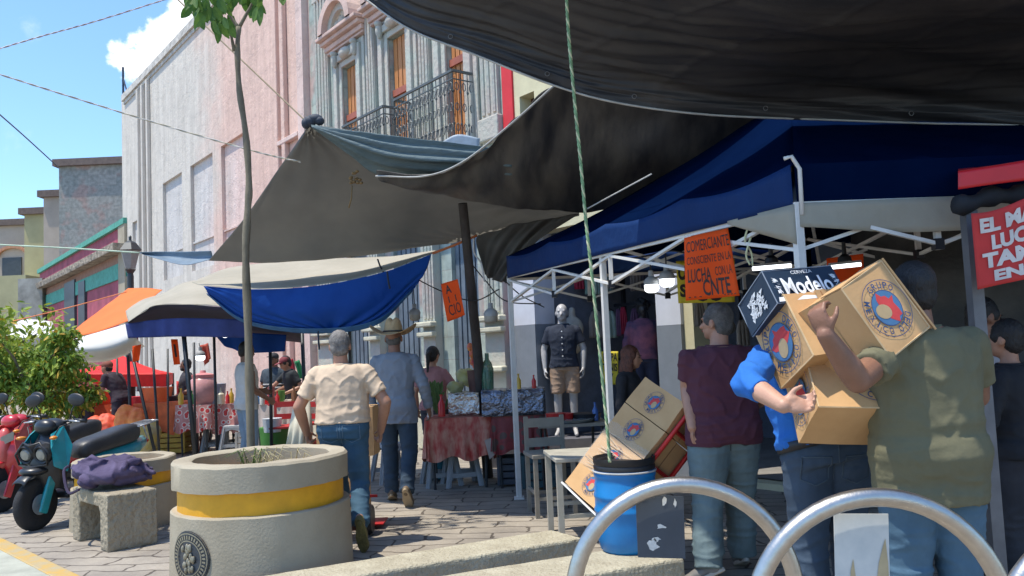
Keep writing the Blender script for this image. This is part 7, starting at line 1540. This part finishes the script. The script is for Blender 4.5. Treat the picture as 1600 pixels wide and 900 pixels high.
m_ = MB(); m_.bb(plt2+V((-.35, -.25, .0)), plt2+V((.35, .35, .42))); tag(m_.build('display_platform', MATS['platform_grey']), 'display platform under the mannequin in the pink and navy jacket', 'platform')
person('dark headed mannequin in a pink and navy jacket near the lit bulbs', plt2+V((0, 0, .42)), PI, .95, skin=mat('mannequin_dark', (.03, .03, .035), .4), shirt=mat('pink_navy_jacket', (.03, .04, .10), .8, col2=(.45, .14, .20), vs=3), sleeve='long', pants=denim('navy_trousers', (.015, .02, .05)), hair=HB, style='curly', vox=.016, name='mannequin', cat='mannequin')
bq = tp(901, 11.3, 1.72); mb = MB(); mb.ell(bq, (.15, .10, .17), 16, 10); mb.cone(bq+V((0, 0, .12)), bq+V((0, 0, .25)), .05, .045, 12); mb.ell(bq+V((0, 0, -.2)), (.13, .1, .15), 14, 8)
tag(organic(mb, 'bust_form', mat('bust_cream', (.50, .46, .38), .5), vox=.015, smooth=3), 'headless cream bust form behind the white mannequin', 'bust form')
# --- man in maroon with the hand truck
L12 = V((at(1132, 700, 5.35).x, 5.35, 0))
p12 = person('man in maroon shirt and faded jeans tilting the hand truck', L12, .12, 1.0, bulk=1.27, belly=1.06, shoulder=.96, skin=SK1, shirt=knit('maroon_shirt', (.075, .018, .032)), hem=.84, pants=denim('grey_green_jeans', (.085, .12, .125)), shoes=mat('grey_shoe', (.16, .15, .14), .7), sole=mat('pale_sole', (.40, .37, .32), .8), hair=HS, vox=.009, fine=.0065, wrk=.011, headyaw=.75, face=True, legw=1.28,
    W=dict(wrL=at(1082, 668, 5.25), elL=at(1075, 606, 5.38)), J=dict(knL=(-.14, -.02, .50), anL=(-.20, -.14, .10), toeL=(-.32, -.10, .035), knR=(.13, .12, .5), anR=(.14, .16, .09), toeR=(.16, .3, .035), wrR=(.2, .25, 1.0)),
    hands=dict(L=((.1, .25, -.95), (.85, -.3, 0), (.3, .9, .1), (1.0, 1.1, .6))))
ringband(p12[0], p12[5], 1.0, .168*1.12+.006, .118*1.15+.008, .04, MATS['grey_green_jeans'], 'waistband'); pockets(p12[0], p12[4], mat('stitch_grey', (.045, .055, .06), .8))
# --- man in blue with cartons on his back
L13 = V((at(1290, 700, 4.15).x, 4.15, 0))
p13 = person('man in a blue shirt bent under a load of beer cartons held on his back', L13, .0, 1.0, bulk=1.26, skin=SK3, shirt=knit('bright_blue_shirt', (.012, .13, .46)), hem=.985, pants=denim('navy_jeans', (.022, .04, .065)), shoes=M_blk, hair=HB, vox=.009, fine=.0062, wrk=.012, legw=1.12, sleeve='rolled',
    W=dict(shL=at(1196, 560, 4.02), elL=at(1168, 598, 3.66), wrL=at(1224, 634, 3.42)),
    J=dict(chest=(-.06, .06, 1.24), neck=(-.04, .17, 1.43), head=(-.02, .26, 1.52), shR=(.16, .12, 1.38), elR=(.25, .02, 1.14), wrR=(.12, -.02, 1.05), knR=(.11, .1, .5), anR=(.11, .08, .09), toeR=(.13, .22, .035)),
    hands=dict(L=((.95, -.05, .05), (.05, -.86, .45), (-.1, .35, .9), (.45, .75, .5))))
ringband(p13[0], p13[5], .985, .168*1.26+.014, .12*1.26+.014, .045, mat('black_belt', (.012, .012, .015), .5), 'belt', .006)
pockets(p13[0], p13[4], mat('stitch_navy', (.05, .075, .10), .8), xs=(-.10, .10), z=.85)
# --- man in olive shirt with carton on the shoulder
L14 = V((at(1450, 700, 3.62).x, 3.62, 0))
p14 = person('broad man in an olive shirt and blue jeans, one carton on his left shoulder', L14, -.06, 1.04, bulk=1.28, belly=1.05, shoulder=.98, skin=SK2, shirt=knit('olive_shirt', (.135, .125, .070)), hem=.74, pants=denim('mid_blue_jeans', (.045, .095, .14)), shoes=M_blk, hair=HB, vox=.010, fine=.0065, wrk=.0075, legw=1.15,
    W=dict(shL=at(1398, 545, 3.58), elL=at(1340, 594, 3.26), wrL=at(1290, 523, 3.18)),
    J=dict(elR=(.27, .12, 1.15), wrR=(.18, .32, 1.05), head=(.0, .03, 1.605)),
    hands=dict(L=((-.28, .10, .95), (.75, .6, .2), (.55, -.7, .35), (.75, .8, .5))))
# --- people behind the right hand table
p15 = person('person in purple vest over white T-shirt under the red banner', ploc(1546, 5.0), -1.45, .97, skin=SK2, shirt=knit('white_tee', (.50, .48, .50)), pants=denim('dark_trousers8', (.02, .02, .03)), shoes=M_blk, hair=HB, vox=.011, face=True, headpitch=-.2, J=dict(wrL=(-.2, .3, .95), wrR=(.2, .32, .98)))
mb = MB(); pp = p15[5]; g = [pp(1.0+.40*i/8, (.19 if i < 7 else .165), .145 if i < 7 else .12, 0, 28) for i in range(9)]; mb.add([q for r in g for q in r], [(i*28+k, i*28+(k+1) % 28, (i+1)*28+(k+1) % 28, (i+1)*28+k) for i in range(8) for k in range(28)]); mb.build('vest', knit('purple_vest', (.10, .05, .16)), p15[0], world=False, smooth=True, solid=.008, fix=False)
p16 = person('dark haired person in black at the right edge before the purple vest', ploc(1583, 4.55), .7, .89, skin=SK1, shirt=knit('black_shirt2', (.012, .013, .017)), sleeve='long', pants=denim('dark_trousers9', (.015, .015, .02)), shoes=M_blk, hair=HB, vox=.012, female=True, face=True, bulk=1.15, J=dict(elL=(-.26, .05, 1.12), wrL=(-.16, .3, 1.02)))
# ------------------------------------------------------------------ more small goods, cables and trim that the stalls show
rr = random.Random(21)
palette = [((.55, .03, .03), 'red'), ((.62, .60, .55), 'white'), ((.06, .22, .06), 'green'), ((.60, .38, .05), 'yellow'), ((.05, .12, .35), 'blue'), ((.65, .2, .05), 'orange'), ((.2, .09, .04), 'brown')]
def bottle(px, Y, z, h, col, lb):
    c = tp(px, Y, z); return tag(MB().lathe([(.001, 0), (h*.16, 0), (h*.17, h*.55), (h*.06, h*.78), (h*.055, h*.92), (h*.07, h*.93), (h*.07, h), (.001, h)], c, 12).build('bottle', mat('bottle_%s' % lb, col, .25, var=.1), smooth=50), None, 'bottle', 'condiment bottles on the stall tables')
for (px, Y, z, h, ci, where) in ((356, 13.5, .80, .20, 0, 'at the left end of the dotted cloth'), (362, 13.6, .80, .24, 3, 'beside the sleeveless man on the dotted cloth'), (300, 13.3, .82, .22, 2, 'left of the drink jar'), (283, 13.4, .82, .26, 3, 'at the left end of the cloth above the faded stools'), (410, 12.9, .79, .24, 1, 'left end of the cherry cloth'),
                              (434, 12.9, .79, .20, 0, 'middle of the cherry cloth'), (460, 13.0, .79, .26, 6, 'right end of the cherry cloth'), (672, 9.2, .78, .20, 1, 'left corner of the salmon cloth'), (690, 9.2, .78, .24, 0, 'beside the herb bundle'), (812, 8.9, 1.06, .16, 3, 'on top of the dark foil tray'), (836, 8.9, 1.06, .14, 0, 'at the right end of the dark foil tray'), (930, 8.3, .745, .18, 4, 'on the brown table near the rope')):
    b_ = bottle(px, Y, z, h, palette[ci][0], palette[ci][1]); b_['label'] = '%s bottle %s' % (palette[ci][1], where)
def crate(px, Y, z, w_, h_, col, lb):
    c = tp(px, Y, z); mb = MB(); n = 4
    for i in range(n): 
        zz = i*h_/n; mb.bb(c+V((-w_/2, -w_*.35, zz+.005)), c+V((w_/2, -w_*.35+.012, zz+h_/n-.012))); mb.bb(c+V((-w_/2, w_*.35-.012, zz+.005)), c+V((w_/2, w_*.35, zz+h_/n-.012)))
        for s in (-1, 1): mb.bb(c+V((s*w_/2-.006, -w_*.35+.013, zz+.005)), c+V((s*w_/2+.006, w_*.35-.013, zz+h_/n-.012)))
    for sx in (-1, 1):
        for sy in (-1, 1): mb.bb(c+V((sx*(w_/2-.004)-.014, sy*(w_*.35-.004)-.014, 0)), c+V((sx*(w_/2-.004)+.014, sy*(w_*.35-.004)+.014, h_)))
    tag(mb.build('crate', mat('crate_%s' % lb.split()[0], col, .55, var=.15)), lb, 'crate')
for a in ((810, 9.3, .02, .5, .30, (.05, .06, .08), 'dark plastic crate under the maroon flowered cloth'), (845, 9.0, .02, .45, .34, (.04, .10, .12), 'bluish crate under the foil covered table end'), (395, 13.3, .02, .45, .35, (.45, .42, .38), 'pale crate under the stall table behind the tree trunk'), (445, 13.2, .02, .5, .32, (.45, .05, .04), 'reddish crate below the cherry cloth'), (270, 13.9, .02, .5, .34, (.50, .33, .05), 'mustard crate behind the faded red stools'), (905, 8.6, .02, .5, .35, (.03, .035, .04), 'black crate under the brown topped table'), (1560, 5.6, .02, .5, .4, (.06, .05, .05), 'brownish crate behind the grey draped table')): crate(*a)
# cables along the tent frame and the facade
for k, (q, lb) in enumerate((([(790, 440, 8.2), (815, 462, 9), (850, 480, 9.8)], 'thin dark cable running from the tent corner to the shop pillar'), ([(980, 405, 6.6), (1010, 400, 6.4), (1045, 392, 6.2), (1070, 395, 6.1)], 'dark lamp cable slung along the tent frame'), ([(640, 430, 9.4), (690, 455, 9.2), (740, 470, 9), (780, 452, 8.6)], 'dark cable sagging between the blue tarp and the tent'), ([(735, 410, 9.1), (760, 440, 9), (790, 470, 8.8), (845, 475, 9)], 'thin cable hanging behind the grey lamp'))):
    wire('cable', lb, A(*q), .007, M_blk)
# purple roofline awning ties, knotted cords on the blue tarp
for k, (x, y, Y, dx, dy) in enumerate(((590, 405, 9.0, 10, 22), (605, 425, 8.5, 4, 26), (497, 518, 8.5, 2, 28))):
    wire('tie_cord', ['short dark tie on the beige upper side of the blue tarp', 'dark tie hanging on the face of the blue tarp near the hat', 'blue black tie hanging below the lowest point of the blue tarp'][k], A((x, y, Y), (x+dx*.4, y+dy*.5, Y-.03), (x+dx, y+dy, Y)), .010, mat('tie_dark', (.02, .03, .05), .8))
